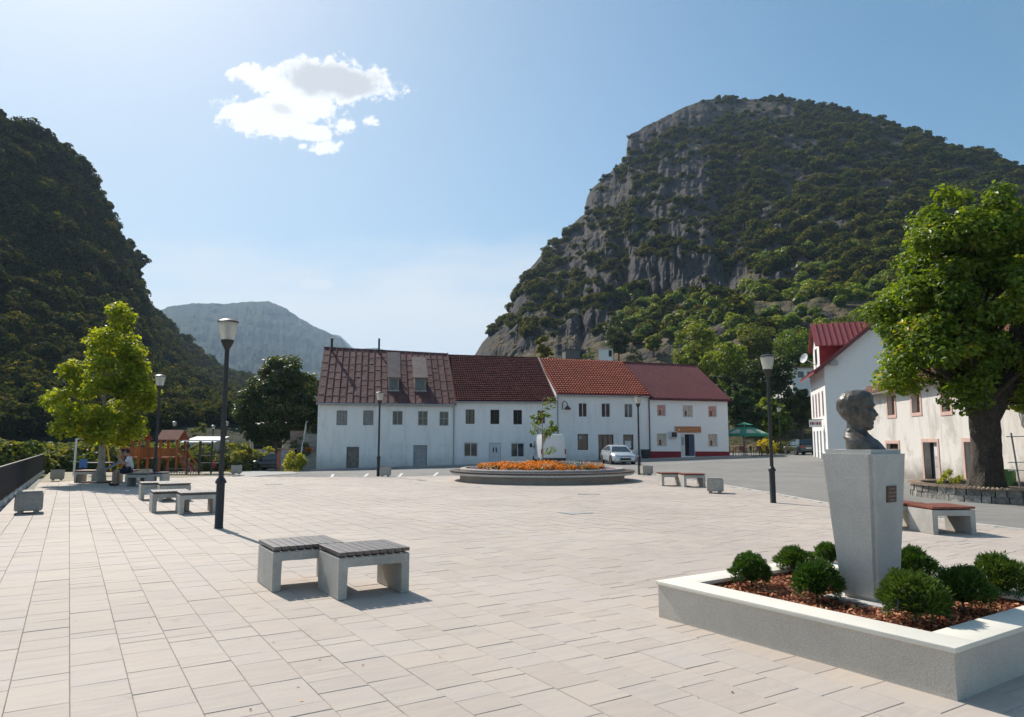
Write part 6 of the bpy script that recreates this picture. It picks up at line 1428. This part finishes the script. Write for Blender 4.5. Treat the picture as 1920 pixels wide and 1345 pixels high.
def car(label, paint, kind, name='car'):
    t = thing(name, label, 'car')
    if kind == 'sedan':
        low = [(2.36, .52, .27, .5), (2.31, .7, .22, .6), (2.12, .83, .19, .70), (1.6, .895, .18, .82), (.95, .905, .18, .93), (-1.2, .905, .18, .96), (-1.9, .88, .2, .97), (-2.2, .8, .24, .93), (-2.33, .64, .32, .82)]
        prof = [(1.25, .88), (.42, 1.34), (.05, 1.42), (-.45, 1.445), (-1.0, 1.37), (-1.95, .94)]; wz = ((.9, .86), (1.44, .56))
    else:
        low = [(2.15, .5, .27, .55), (2.1, .7, .22, .62), (1.9, .82, .2, .72), (1.4, .85, .19, .83), (.9, .86, .19, .88), (-1.3, .86, .19, .9), (-1.9, .84, .22, .9), (-2.12, .78, .26, .88), (-2.17, .72, .32, .8)]
        prof = [(1.1, .84), (.35, 1.32), (0., 1.4), (-1.6, 1.4), (-1.78, 1.36), (-2.12, .9)]; wz = ((.86, .82), (1.42, .62))
    body = MB(); loft(body, [ringsec(*q) for q in low])
    hw = lambda z: np.interp(z, [wz[0][0], wz[1][0]], [wz[0][1], wz[1][1]])
    n = len(prof); sec = []
    for s in (-1, 1): sec.append([(x, s*hw(z), z) for x, z in prof])
    body.add([Vector(p) for p in sec[0]]+[Vector(p) for p in sec[1]], [tuple(range(n)), tuple(reversed(range(n, 2*n)))]+[(i, n+i, n+i+1, i+1) for i in range(n-1)])
    o = body.build('body', paint, t, smooth_=True)
    def quad(p, nm, mat, par=t): MB().add(p, [tuple(range(len(p)))]).build(nm, mat, par)
    def onp(i, f, s, out=.006, inset=.0):
        (x0, z0), (x1, z1) = prof[i], prof[i+1]; x, z = x0+(x1-x0)*f, z0+(z1-z0)*f; return x, z
    # windscreen and rear window
    for (i, nm) in ((0, 'windscreen'), (n-2, 'rear_window')):
        (x0, z0), (x1, z1) = prof[i], prof[i+1]; dx, dz = z1-z0, -(x1-x0)
        if dz < 0 or i == n-2: pass
        L_ = math.hypot(dx, dz); nx, nz = abs(dz)*0+(dx/L_)*(1 if i == 0 else -1), abs(dz)/L_
        nx = abs(dx/L_)*(1 if i == 0 else -1); pts = []
        for f, s in ((.1, -1), (.1, 1), (.93, 1), (.93, -1)):
            x, z = x0+(x1-x0)*f, z0+(z1-z0)*f; pts.append((x+nx*.012, s*(hw(z)-.09), z+nz*.012))
        quad(pts, nm, M_cglass)
    zlo = max(prof[0][1], prof[-1][1])+.06
    if kind == 'sedan': wins = [[(.98, zlo+.01), (.33, 1.30), (-.1, 1.345), (-.15, zlo)], [(-.22, zlo), (-.17, 1.35), (-.75, 1.34), (-1.05, 1.25), (-1.5, zlo+.05)]]
    else: wins = [[(.88, zlo), (.3, 1.25), (-.1, 1.30), (-.12, zlo)], [(-.2, zlo), (-.18, 1.30), (-.95, 1.31), (-1.0, zlo)], [(-1.08, zlo), (-1.04, 1.31), (-1.62, 1.3), (-1.9, zlo)]]
    for wn in wins:
        for s in (-1, 1): quad([(x, s*(hw(z)+.01), z) for x, z in wn], 'side_window', M_cglass)
    xf = low[0][0]; xr = low[-1][0]
    for s in (-1, 1):
        Mx = Matrix.Translation((xf-.16, s*.62, .64)) @ Matrix.Rotation(s*R(-28), 4, 'Z') @ Matrix.Rotation(R(-25), 4, 'Y'); MB().bbox(-.09, .07, -.17, .17, -.075, .075, .03, Mx).build('headlight', M_lens, t, smooth_=True)
        MB().bbox(xr-.005, xr+.12, s*.55-.17, s*.55+.17, .66, .84, .02).build('tail_light', M_red, t, smooth_=True)
        MB().bbox(.82, 1.0, s*.98-.1, s*.98+.06, .93, 1.05, .03).build('mirror', paint, t, smooth_=True)
        for x in (1.38, -1.36) if kind == 'sedan' else (1.3, -1.28):
            wheel(t, x, s*(.81 if kind == 'sedan' else .77))
            Mx = Matrix.Translation((x, s*(.89 if kind == 'sedan' else .845), .31)) @ Matrix.Rotation(R(90), 4, 'X'); MB().lathe([(.3, -.03), (.37, -.03), (.37, .03), (.3, .03)], (0, 0, 0), 20, closed=True, M=Mx).build('wheel_arch', M_tyre, t)
    MB().bbox(xf-.06, xf+.012, -.42, .42, .33, .47, .02).build('grille', M_dark, t, smooth_=True); MB().box(xf-.2, xf-.02, -.34, .34, .6, .63).build('upper_grille', M_dark, t)
    MB().box(xf+.012, xf+.02, -.24, .24, .48, .57).build('plate', M_plate, t); MB().box(xr-.012, xr-.004, -.24, .24, .56, .66).build('plate', M_plate, t)
    MB().bbox(xr-.05, xr+.15, -.72, .72, .33, .5, .03).build('rear_bumper', paint, t, smooth_=True)
    return t
def put(t, pos, heading): t.location = pos; t.rotation_euler = (0, 0, heading)
c1 = car('silver saloon car facing the square in front of the orange-tiled house', carpaint('silver_paint', (.62, .63, .63), .4), 'sedan'); p = G(1162, 872.5); p = D(1158, 866, 55.2); p.z = gz(p.x, p.y)-.06; put(c1, p, R(-90+6))
c2 = car('dark green estate car parked up the road, seen from behind', carpaint('dark_green_paint', (.012, .03, .032), .3), 'estate'); p = D(1500, 850, 66.5); p.z = gz(p.x, p.y)-.06; put(c2, p, R(88))
c3 = car('dark car half hidden at the garden wall by the lane', carpaint('black_paint_car', (.01, .012, .02), .3), 'estate'); p = D(515, 868, 60.5); p.z = gz(p.x, p.y)-.05; put(c3, p, R(175))
def van():
    t = thing('van', 'white delivery van seen from behind beside the young tree', 'van'); W2 = .97; Hh = 2.38; paint = carpaint('van_white', (.74, .74, .73), .0)
    def sec(x, zt, hw, zb=.42, tp=.84): return [(x, -hw*.97, zb), (x, -hw, zb+.2), (x, -hw, 1.15), (x, -hw*.94, zt-.5), (x, -hw*tp, zt-.1), (x, -hw*tp*.9, zt), (x, hw*tp*.9, zt), (x, hw*tp, zt-.1), (x, hw*.94, zt-.5), (x, hw, 1.15), (x, hw, zb+.2), (x, hw*.97, zb)]
    mb = MB(); loft(mb, [sec(-2.5, Hh-.03, W2*.985), sec(-2.46, Hh, W2), sec(.6, Hh, W2), sec(1.05, Hh-.06, W2), sec(1.35, 2.0, W2*.97), sec(1.85, 1.42, W2*.94), sec(2.4, 1.12, W2*.88), sec(2.5, .95, W2*.8)]); mb.build('body', paint, t, smooth_=True)
    for s in (-1, 1):
        dm = MB(); y0, y1 = (.012, .90) if s > 0 else (-.90, -.012); k = .86
        dm.add([(-2.512, y0, .62), (-2.512, y1, .62), (-2.512, y1, 1.2), (-2.512, y1*.93 if abs(y1) > .5 else y1, Hh-.16), (-2.512, y0*.93 if abs(y0) > .5 else y0, Hh-.16), (-2.512, y0, 1.2)], [tuple(range(6))])
        o = dm.build('rear_door', paint, t); MB().bar((-2.53, s*.06+.03, 1.25), (-2.53, s*.06-.03-.12*(s < 0), 1.25), .04, .03).build('handle', M_black, o)
        MB().bbox(-2.54, -2.47, s*.93-.05, s*.93+.05, .85, 1.25, .015).build('tail_light', M_red, t); 
        MB().bbox(1.3, 1.45, s*1.18-.1, s*1.18+.1, 1.35, 1.68, .03).build('mirror', M_black, t); MB().bar((1.38, s*.9, 1.4), (1.38, s*1.15, 1.45), .05).build('mirror_arm', M_black, t)
        MB().add([(.75, s*(W2+.004), 1.25), (1.5, s*(W2+.0), 1.25), (1.25, s*(W2*.96), 1.85), (.75, s*(W2*.965), 1.85)], [(0, 1, 2, 3)]).build('side_window', M_cglass, t)
        for x in (1.6, -1.5): wheel(t, x, s*.86, .33, .22)
    MB().add([(1.92, -.8, 1.42), (1.92, .8, 1.42), (1.42, .72, 1.98), (1.42, -.72, 1.98)], [(0, 1, 2, 3)]).build('windscreen', M_cglass, t)
    MB().bbox(-2.6, -2.35, -.95, .95, .34, .56, .03).build('rear_bumper', M_black, t, smooth_=True); MB().box(-2.535, -2.515, -.62, -.1, .72, .84).build('plate', M_plate, t)
    MB().box(-2.3, 2.2, -.8, .8, .22, .44).build('chassis', M_black, t)
    return t
v_ = van(); p = D(1030, 866, 55.6); p.z = gz(p.x, p.y)-.06; put(v_, p+Vector((0, 2.1, 0)), R(90+7))
# ================================================================ green parasol and cafe tables
pb = D(1398, 853, 68.); pb.z = gz(pb.x, pb.y)-.06; zt_ = D(1398, 792, 68.).z; ze_ = D(1398, 815, 68.).z; ps = thing('parasol', 'green parasol with cream panels beside the red-plinth house', 'parasol', pb)
M_pg = pm('parasol_green', (.035, .22, .14), .8, .12, 3); M_pc = pm('parasol_cream', (.5, .46, .36), .8, .12, 3)
MB().tube([pb, (pb.x, pb.y, zt_-.05)], .035, 8).build('pole', M_frame, ps); MB().lathe([(.3, 0), (.3, .08), (.05, .1)], pb, 12).build('base', M_concd, ps)
RP = 2.35
for k in range(8):
    a0, a1 = math.pi/4*k+.39, math.pi/4*(k+1)+.39; P_ = [Vector((pb.x+RP*math.cos(a), pb.y+RP*math.sin(a), ze_)) for a in (a0, a1)]; ap = Vector((pb.x, pb.y, zt_-.12)); Q_ = [ap.lerp(q, .3) for q in P_]
    dn = Vector((0, 0, -.18)); o = MB().add([Q_[0], Q_[1], P_[1], P_[0], P_[1]+dn, P_[0]+dn], [(0, 1, 2, 3), (3, 2, 4, 5)]).build('canopy_panel', M_pg, ps)
    if k in (4, 5, 6): f0, f1 = .5, .9; MB().add([ap.lerp(P_[0].lerp(P_[1], .3), .55)+Vector((0, 0, .02)), ap.lerp(P_[0].lerp(P_[1], .7), .55)+Vector((0, 0, .02)), ap.lerp(P_[0].lerp(P_[1], .8), .9)+Vector((0, 0, .02)), ap.lerp(P_[0].lerp(P_[1], .2), .9)+Vector((0, 0, .02))], [(0, 1, 2, 3)]).build('logo_patch', M_pc, o)
    T_ = [Vector((pb.x+.85*math.cos(a), pb.y+.85*math.sin(a), zt_-.26)) for a in (a0, a1)]; MB().add([Vector((pb.x, pb.y, zt_)), T_[0], T_[1]], [(0, 1, 2)]).build('vent_panel', M_pg, ps)
    MB().bar((pb.x, pb.y, zt_-.5), P_[0]+Vector((0, 0, -.03)), .03).build('rib', M_frameg, ps)
def chair(label, pos, rz, mat):
    t = thing('cafe_chair', label, 'chair', pos, 0, 'cafe chairs under the parasol'); Mx = Matrix.Translation(pos) @ Matrix.Rotation(rz, 4, 'Z')
    MB().box(-.22, .22, -.22, .22, .42, .46, Mx).build('seat', mat, t); MB().box(-.22, .22, .19, .23, .5, .9, Mx).build('backrest', mat, t)
    for x in (-.2, .2):
        MB().box(x-.015, x+.015, -.2, -.17, 0, .42, Mx).build('leg', M_iron, t); MB().box(x-.015, x+.015, .17, .2, 0, .9, Mx).build('leg', M_iron, t)
def table(label, pos, clothm):
    t = thing('cafe_table', label, 'table', pos, 0, 'cafe tables under the parasol'); MB().box(pos.x-.45, pos.x+.45, pos.y-.4, pos.y+.4, pos.z+.71, pos.z+.75).build('table_top', clothm, t)
    for sx in (-.38, .38):
        for sy in (-.33, .33): MB().box(pos.x+sx-.02, pos.x+sx+.02, pos.y+sy-.02, pos.y+sy+.02, pos.z, pos.z+.71).build('leg', M_iron, t)
M_blue = pm('blue_cloth', (.25, .36, .55), .8, .2, 4); M_redc = pm('red_plastic', (.2, .03, .03), .6, .2, 4)
q1 = pb+Vector((-1., -1.1, 0)); q2 = pb+Vector((.7, -1., 0)); table('cafe table with a blue and white cloth under the parasol', q1, M_blue); table('dark bare cafe table under the right side of the parasol', q2, M_wood)
for k, (dx, dy, rz, m_, lb) in enumerate(((-1.7, -1.1, R(90), M_redc, 'red chair at the left end of the blue-clothed cafe table'), (-1., -1.9, R(180), M_redc, 'red chair on the street side of the blue-clothed cafe table'), (-.1, -1.2, R(-90), M_black, 'black chair between the two cafe tables'), (.6, -1.8, R(180), M_black, 'black chair on the street side of the dark cafe table'), (1.5, -1., R(-90), M_black, 'black chair at the right end of the dark cafe table'))): chair(lb, pb+Vector((dx, dy, 0)), rz, m_)
# dark planter tub by the downpipe
p = ROW.at(sC1-.55, .5, 0); p.z = gz(p.x, p.y)+.05; MB_ = MB(); MB_.lathe([(.33, 0), (.42, .75), (.42, .8), (.36, .8), (.34, .7), (.001, .68)], p, 14); solo(MB_, 'waste_bin', M_iron, 'dark round waste bin at the downpipe between the two right houses', 'bin', p, smooth_=True)

# ================================================================ outside stairs, garden wall
st = thing('outside_stairs', 'stone outside stairs climbing along the left gable of the terrace', 'stairs', ROW.at(sA0-.9, 0, gz(-16.5, 58)))
zb_ = gz(-16.5, 58)-.1
for k in range(15): 
    mb = MB(); ROW.box(mb, sA0-1.35, sA0-.02, -.3-.3*(k+1), -.3-.3*k, zb_+.2*k-.6, zb_+.2*(k+1)); mb.build('step', M_concd, st)
mb = MB(); ROW.box(mb, sA0-1.35, sA0-.02, -7., -4.81, zb_+2.2, zb_+3.05); mb.build('landing', M_concd, st)
mb = MB(); ROW.box(mb, sA0-2.6, sA0-1.37, -5.2, -4.7, zb_, zb_+3.3); mb.build('parapet', pm('brown_render', (.30, .22, .19), .9, .2, 3), st)
for k in range(4):
    d = -.5-1.4*k; z = zb_+.2*(-d-.3)/.3; mb = MB().tube([ROW.at(sA0-1.3, d, z), ROW.at(sA0-1.3, d, z+1.1)], .03, 6); mb.build('baluster', M_frame, st)
mb = MB().tube([ROW.at(sA0-1.3, -.4, zb_+1.15), ROW.at(sA0-1.3, -4.8, zb_+4.1), ROW.at(sA0-1.3, -6.8, zb_+4.2)], .035, 6); mb.build('handrail', M_frame, st)
ob = ROW.at(sA0-.7, -2.2, zb_+2.6); tree('potted_flower', 'red and yellow flower pot hanging by the outside stairs', ROW.at(sA0-.75, -2.0, zb_+1.35), [(0, 0, .35, .28, .28, .25)], 300, .06, .03, .1, (M_redpl, colmat('red_flower', (.6, .05, .02), (.6, .4, .02))), 141, 14, cat='plant', limbs=6, crad=.14)
gw = thing('garden_wall', 'grey garden wall end with reddish brick corner by the lane', 'wall', D(533, 873, 59.)); b0 = D(533, 873, 59.); b0.z = gz(b0.x, b0.y)-.2
MB().box(b0.x-.35, b0.x+.65, b0.y, b0.y+.4, b0.z, b0.z+1.9).build('wall', pm('grey_render', (.30, .29, .32), .9, .2, 2), gw); MB().box(b0.x-.6, b0.x-.352, b0.y-.05, b0.y+.4, b0.z, b0.z+1.8).build('brick_corner', pm('brick_red', (.35, .12, .09), .9, .3, 6), gw)
MB().box(b0.x-.6, b0.x+.9, b0.y-.15, b0.y+.5, b0.z+1.902, b0.z+2.0).build('cap', pm('cap_brown', (.3, .2, .14), .9, .2, 3), gw)
b0 = D(507, 862, 64.); b0.z = gz(b0.x, b0.y)-.1; bx = thing('meter_box', 'grey box with a white lid on the lane verge', 'box', b0); MB().box(b0.x-.5, b0.x+.5, b0.y, b0.y+.5, b0.z, b0.z+1.0).build('body', M_concd, bx); MB().box(b0.x-.55, b0.x+.55, b0.y-.05, b0.y+.55, b0.z+1.002, b0.z+1.08).build('lid', M_frame, bx)

# ================================================================ playground
M_pw = pm('playground_wood', (.36, .10, .022), .7, .25, 3, fine=30, fvar=.2, objvar=.2); M_pr = pm('playground_roof', (.22, .075, .045), .8, .25, 4); M_yel = pm('yellow_paint', (.6, .42, .03), .5, .15, 5); M_blu = pm('blue_plastic', (.06, .16, .42), .5, .15, 5)
k_ = 42/(F/math.cos(PITCH)); pg0 = D(280, 881, 42.); pg0.z = gz(pg0.x, 42)-.05; X = lambda px_: (px_-CX)*k_
pg = thing('play_tower', 'orange wooden play tower with bridge, roofs and ramp', 'play structure', pg0); z0 = pg0.z
for (xa, xb, roof_b, roof_t) in ((301, 333, 822, 806), (232, 262, 822, 806)):
    for x in (xa, xb):
        for y in (42., 43.): MB().box(X(x)-.06, X(x)+.06, y-.06, y+.06, z0, z0+1.9).build('post', M_pw, pg)
    MB().box(X(xa)-.1, X(xb)+.1, 41.9, 43.1, z0+.82, z0+.88).build('platform', M_pw, pg)
    r0 = MB(); r0.prism([(X(xa)-.16, 41.75, z0+1.85), (X(xb)+.16, 41.75, z0+1.85), (X(xb)+.16, 42.45, z0+2.42), (X(xa)-.16, 42.45, z0+2.42)], (0, 0, .05)); r0.prism([(X(xa)-.16, 43.2, z0+1.85), (X(xb)+.16, 43.2, z0+1.85), (X(xb)+.16, 42.5, z0+2.42), (X(xa)-.16, 42.5, z0+2.42)], (0, 0, .05)); r0.build('roof', M_pr, pg)
    n = 8
    for q in range(n): x = X(xa)+.07+(X(xb)-X(xa)-.14)*(q+.5)/n; MB().box(x-.05, x+.05, 41.93, 41.96, z0+.9, z0+1.4).build('rail_board', M_pw, pg)
n = 22
for q in range(n): x = X(262)+.07+(X(301)-X(262)-.14)*(q+.5)/n; MB().box(x-.03, x+.03, 41.95, 41.98, z0+.85, z0+1.4).build('bridge_board', M_pw, pg)
MB().box(X(262), X(301), 42.1, 42.9, z0+.76, z0+.81).build('bridge_deck', M_pw, pg); MB().box(X(228), X(301), 41.96, 42., z0+1.38, z0+1.44).build('hand_rail', M_pw, pg)
a_, b_ = Vector((X(334), 42.1, z0+.86)), Vector((X(357), 42.1, z0+.02))
for y in (42.1, 42.9):
    dy = Vector((0, y-42.1, 0)); MB().bar(a_+dy, b_+dy, .06, .16).build('ramp_side', M_pw, pg); MB().bar(a_+dy+Vector((0, 0, .45)), b_+dy+Vector((0, 0, .45)), .06, .1).build('ramp_rail', M_pw, pg)
MB().prism([a_, b_, b_+Vector((0, .8, 0)), a_+Vector((0, .8, 0))], (0, 0, .04)).build('ramp', M_redc, pg)
a_, b_ = Vector((X(230), 42.5, z0+.8)), Vector((X(192), 42.2, z0+.1)); MB().prism([a_, b_, b_+Vector((0, .5, 0)), a_+Vector((0, .5, 0))], (0, 0, .05)).build('slide', M_blu, pg)
sw_ = thing('swing', 'yellow steel swing frame behind the yellow-green tree', 'swing', (X(190), 43.5, z0))
for x in (208, 172):
    for dy in (-.7, .7): MB().tube([(X(x), 43.5+dy, z0), (X(x)-.05, 43.5, z0+2.1)], .045, 8).build('leg', M_yel, sw_, smooth_=True)
MB().tube([(X(172)-.2, 43.5, z0+2.1), (X(208)+.1, 43.5, z0+2.1)], .05, 8).build('top_bar', M_yel, sw_, smooth_=True)
for x in (184, 188, 196, 200): MB().tube([(X(x), 43.5, z0+.45), (X(x), 43.5, z0+2.1)], .01, 5).build('chain', M_iron, sw_)
for x in (186, 198): MB().box(X(x)-.2, X(x)+.2, 43.4, 43.6, z0+.42, z0+.46).build('swing_seat', M_black, sw_)
b0 = D(155, 878, 41.); b0.z = gz(b0.x, 41)-.05; to = thing('spring_toy', 'small blue spring rocker at the edge of the sand', 'spring rocker', b0); MB().box(b0.x-.22, b0.x+.22, b0.y, b0.y+.05, b0.z+.25, b0.z+.75).build('panel', M_blu, to); MB().tube([b0, b0+Vector((0, 0, .3))], .07, 8).build('spring', M_iron, to); MB().bar(b0+Vector((-.8, .1, .62)), b0+Vector((.9, .1, .52)), .06).build('beam', M_green, to)
b0 = D(187, 893, 36.); b0.z = -.04; pt_ = thing('play_table', 'dark round-topped table on one leg near the yellow-green tree', 'table', b0); MB().lathe([(.6, .6), (.6, .66), (.001, .665)], b0, 16).build('table_top', M_iron, pt_); MB().tube([b0, b0+Vector((0, 0, .6))], .1, 8).build('leg', M_concd, pt_)
b0 = G(138, 892); wp = thing('white_post', 'white steel post with short arm beside the playground', 'post', b0); k = b0.y/1339.; hgt = (892-824)*k; MB().tube([b0, b0+Vector((.02, 0, hgt))], .05, 8).build('pole', M_frame, wp, smooth_=True); MB().bar(b0+Vector((0, 0, hgt)), b0+Vector((.55, 0, hgt-.02)), .06).build('arm', M_frame, wp)
b0 = G(372, 887.5); k = b0.y/1339.; sh = thing('shelter', 'flat-roofed open steel shelter right of the play tower', 'shelter', b0); x0, x1 = (346-372)*k, (398-372)*k; hgt = (887-828)*k
for x in (x0+.1, (x0+x1)/2, x1-.08):
    for y in (0, 1.6): MB().box(b0.x+x-.03, b0.x+x+.03, b0.y+y-.03, b0.y+y+.03, -.05, hgt).build('post', M_iron, sh)
MB().box(b0.x+x0-.1, b0.x+x1+.1, b0.y-.2, b0.y+1.8, hgt, hgt+.07).build('roof', M_frame, sh)
for z in (.5, .9): MB().bar((b0.x+x0+.1, b0.y+1.6, z), (b0.x+x1-.1, b0.y+1.6, z), .03).build('cross_bar', M_frameg, sh)
hut('white_shed', 'white flat shed behind the open shelter', 'shed', 372, 860, 832, 52, 62., M_wallC, M_frame, False, 0., 2.5)
b0 = G(338, 893); k = b0.y/1339.; br = thing('bicycle_rack', 'low dark steel bicycle rack before the play tower', 'bicycle rack', b0); w2 = 31*k
for z, y in ((.05, 0), (.05, .4), (.34, .2)): MB().tube([(b0.x-w2, b0.y+y, z), (b0.x+w2, b0.y+y, z)], .022, 6).build('rail', M_iron, br)
for q in range(7):
    x = b0.x-w2+2*w2*q/6
    for dx in (-.05, .05): MB().tube([(x+dx, b0.y, .05), (x+dx, b0.y+.2, .36), (x+dx, b0.y+.4, .05)], .012, 5).build('hoop', M_iron, br)
for (px_, lb) in ((306, ''), (370, '')):
    pass
b0 = D(400, 868, 50.); b0.z = gz(b0.x, 50)-.05; rbx = thing('red_bin', 'small red bin on a post right of the shelter', 'bin', b0); MB().tube([b0, b0+Vector((0, 0, .9))], .03, 6).build('post', M_iron, rbx); MB().lathe([(.13, .35), (.17, .85), (.15, .86)], b0, 12).build('basket', M_redpl, rbx)
b0 = D(424, 850, 82.); b0.z = gz(b0.x, 82)-.1; fr_ = thing('roadside_railing', 'low steel railing beside the lane far behind the shelter', 'railing', b0)
for z in (.5, .9): MB().bar(b0+Vector((-2.6, 0, z)), b0+Vector((1.4, .4, z)), .06).build('rail', M_frameg, fr_)
for q in range(5): MB().bar(b0+Vector((-2.6+q, q*.1, 0)), b0+Vector((-2.6+q, q*.1, .95)), .06).build('post', M_frameg, fr_)

# ================================================================ two people on the bench under the tree
def skinmesh(pts, edges, rad, mat, root=0, lev=2):
    me = bpy.data.meshes.new('s'); me.from_pydata([tuple(p) for p in pts], edges, []); o = bpy.data.objects.new('s', me); COL.objects.link(o); md = o.modifiers.new('k', 'SKIN'); md.use_smooth_shade = True
    for i, v in enumerate(me.skin_vertices[0].data): r_ = rad[i]; v.radius = (r_, r_) if not isinstance(r_, tuple) else r_; v.use_root = (i == root)
    s = o.modifiers.new('u', 'SUBSURF'); s.levels = lev; s.render_levels = lev
    m2 = bpy.data.meshes.new_from_object(o.evaluated_get(bpy.context.evaluated_depsgraph_get())); bpy.data.objects.remove(o); m2.materials.clear(); m2.materials.append(mat); m2.polygons.foreach_set('use_smooth', [True]*len(m2.polygons)); return m2
M_skin = pm('skin', (.42, .24, .17), .6, .1, 8); M_hair = pm('dark_hair', (.02, .015, .012), .6, .3, 20)
def person(label, pos, rz, shirt, shorts, hands, headfwd=.09):
    t = thing('person', label, 'person', pos, rz, 'people sitting under the tree'); P = {}; pts = []; rad = []; edges = []
    def add(n, co, r_, par=None):
        P[n] = len(pts); pts.append(Vector(co)); rad.append(r_)
        if par: edges.append((P[par], P[n]))
    add('pel', (0, 0, .58), .13); add('sp', (.02, 0, .76), .125, 'pel'); add('ch', (.05, 0, .94), .14, 'sp'); add('nk', (.09, 0, 1.09), .06, 'ch'); add('hd', (.11+headfwd*.3, 0, 1.16), .075, 'nk'); add('hd2', (.13+headfwd*.4, 0, 1.24), .1, 'hd'); add('hd3', (.12+headfwd*.3, 0, 1.31), .08, 'hd2')
    for s, hand in ((-1, hands[0]), (1, hands[1])):
        n = str(s); add('sh'+n, (.05, s*.17, 1.03), .065, 'ch'); add('el'+n, (.17, s*.24, .80), .045, 'sh'+n); w_ = Vector(hand); add('wr'+n, w_, .028, 'el'+n); d = (w_-pts[P['el'+n]]).normalized(); add('pa'+n, w_+d*.06, .036, 'wr'+n)
        sd = d.cross(Vector((0, 0, 1))).normalized()
        for q, (o_, l_) in enumerate(((-.03, .07), (-.01, .085), (.01, .08), (.03, .065))): add('f%d%s' % (q, n), w_+d*(.07+l_)+sd*o_+Vector((0, 0, -.015)), .009, 'pa'+n)
        add('th'+n, w_+d*.07-sd*s*.055, .011, 'wr'+n)
        add('hp'+n, (.05, s*.1, .56), .09, 'pel'); add('kn'+n, (.44, s*.13, .53), .062, 'hp'+n); add('an'+n, (.42, s*.14, .1), .04, 'kn'+n); add('to'+n, (.58, s*.15, .04), .035, 'an'+n)
    body = link('body', skinmesh(pts, edges, rad, M_skin), t)
    q = ['pel', 'sp', 'ch', 'sh-1', 'sh1']; pp = [pts[P[a]] for a in q]+[pts[P['sh-1']].lerp(pts[P['el-1']], .7), pts[P['sh1']].lerp(pts[P['el1']], .7), Vector((.075, 0, 1.04))]
    link('shirt', skinmesh(pp, [(0, 1), (1, 2), (2, 3), (2, 4), (3, 5), (4, 6), (2, 7)], [.15, .145, .16, .085, .085, .07, .07, .08], shirt), t)
    pp = [pts[P['pel']], pts[P['hp-1']], pts[P['hp1']], pts[P['hp-1']].lerp(pts[P['kn-1']], .85), pts[P['hp1']].lerp(pts[P['kn1']], .85)]; link('shorts', skinmesh(pp, [(0, 1), (0, 2), (1, 3), (2, 4)], [.145, .11, .11, .085, .085], shorts), t)
    hp = pts[P['hd2']]; bm = bmesh.new(); bmesh.ops.create_icosphere(bm, subdivisions=3, radius=.118)
    for v in list(bm.verts):
        if v.co.x > .03 and v.co.z < .045 or v.co.z < -.07: bm.verts.remove(v)
    mb = MB(); mb.frombm(bm, Matrix.Translation(hp+Vector((-.012, 0, .03)))); link('hair', mb.mesh('hair', M_hair, None, True), t)
    bm = bmesh.new()
    for s in (-1, 1): bmesh.ops.create_icosphere(bm, subdivisions=2, radius=.022, matrix=Matrix.Translation(hp+Vector((0, s*.1, 0)))); bmesh.ops.create_icosphere(bm, subdivisions=1, radius=.011, matrix=Matrix.Translation(hp+Vector((.086, s*.035, .01))))
    bmesh.ops.create_icosphere(bm, subdivisions=2, radius=.02, matrix=Matrix.Translation(hp+Vector((.105, 0, -.02)))); bmesh.ops.create_icosphere(bm, subdivisions=2, radius=.018, matrix=Matrix.Translation(hp+Vector((.085, 0, -.062))) @ Matrix.Diagonal((.6, 1.6, .5, 1)))
    mb = MB(); mb.frombm(bm); link('face', mb.mesh('face', M_skin, None, True), t)
    for s in (-1, 1): MB().bbox(.36, .62, s*.145-.045, s*.145+.045, 0, .09, .025).build('shoe', M_black, t, root=bpy.data.objects[t.name] if False else None) if False else link('shoe', MB().bbox(.36, .62, s*.145-.045, s*.145+.045, 0, .09, .025).mesh('shoe', M_black), t)
    return t
pp_ = G(236, 911)
M_wt = pm('white_shirt', (.66, .66, .68), .85, .08, 8); M_nv = pm('navy_shorts', (.015, .018, .035), .9, .2, 8); M_dk = pm('dark_shirt', (.05, .045, .05), .9, .2, 8)
person('seated person in a white T-shirt and dark shorts under the yellow-green tree', Vector((pp_.x+.05, pp_.y+.15, 0)), R(200), M_wt, M_nv, ((.36, -.1, .98), (.36, .1, 1.02)))
person('seated dark-haired person leaning forward beside the one in white', Vector((pp_.x-.28, pp_.y+.62, 0)), R(205), M_dk, M_nv, ((.34, -.08, 1.02), (.3, .06, 1.06)), .3)
# ================================================================ haze: the air between here and the far hills
m, t = newmat('haze_air'); pv = t.node('ShaderNodeVolumePrincipled', {'Color': (.55, .76, 1., 1), 'Density': HAZE_D, 'Anisotropy': .25})
t.node('ShaderNodeOutputMaterial', {1: pv.outputs[0]})
mb = MB().box(-4600, 4600, -400, 5600, -2.2, 720)
hz = link('haze', mb.mesh('haze', m)); tag(hz, 'thin blue haze in the valley air', 'haze', kind='stuff')
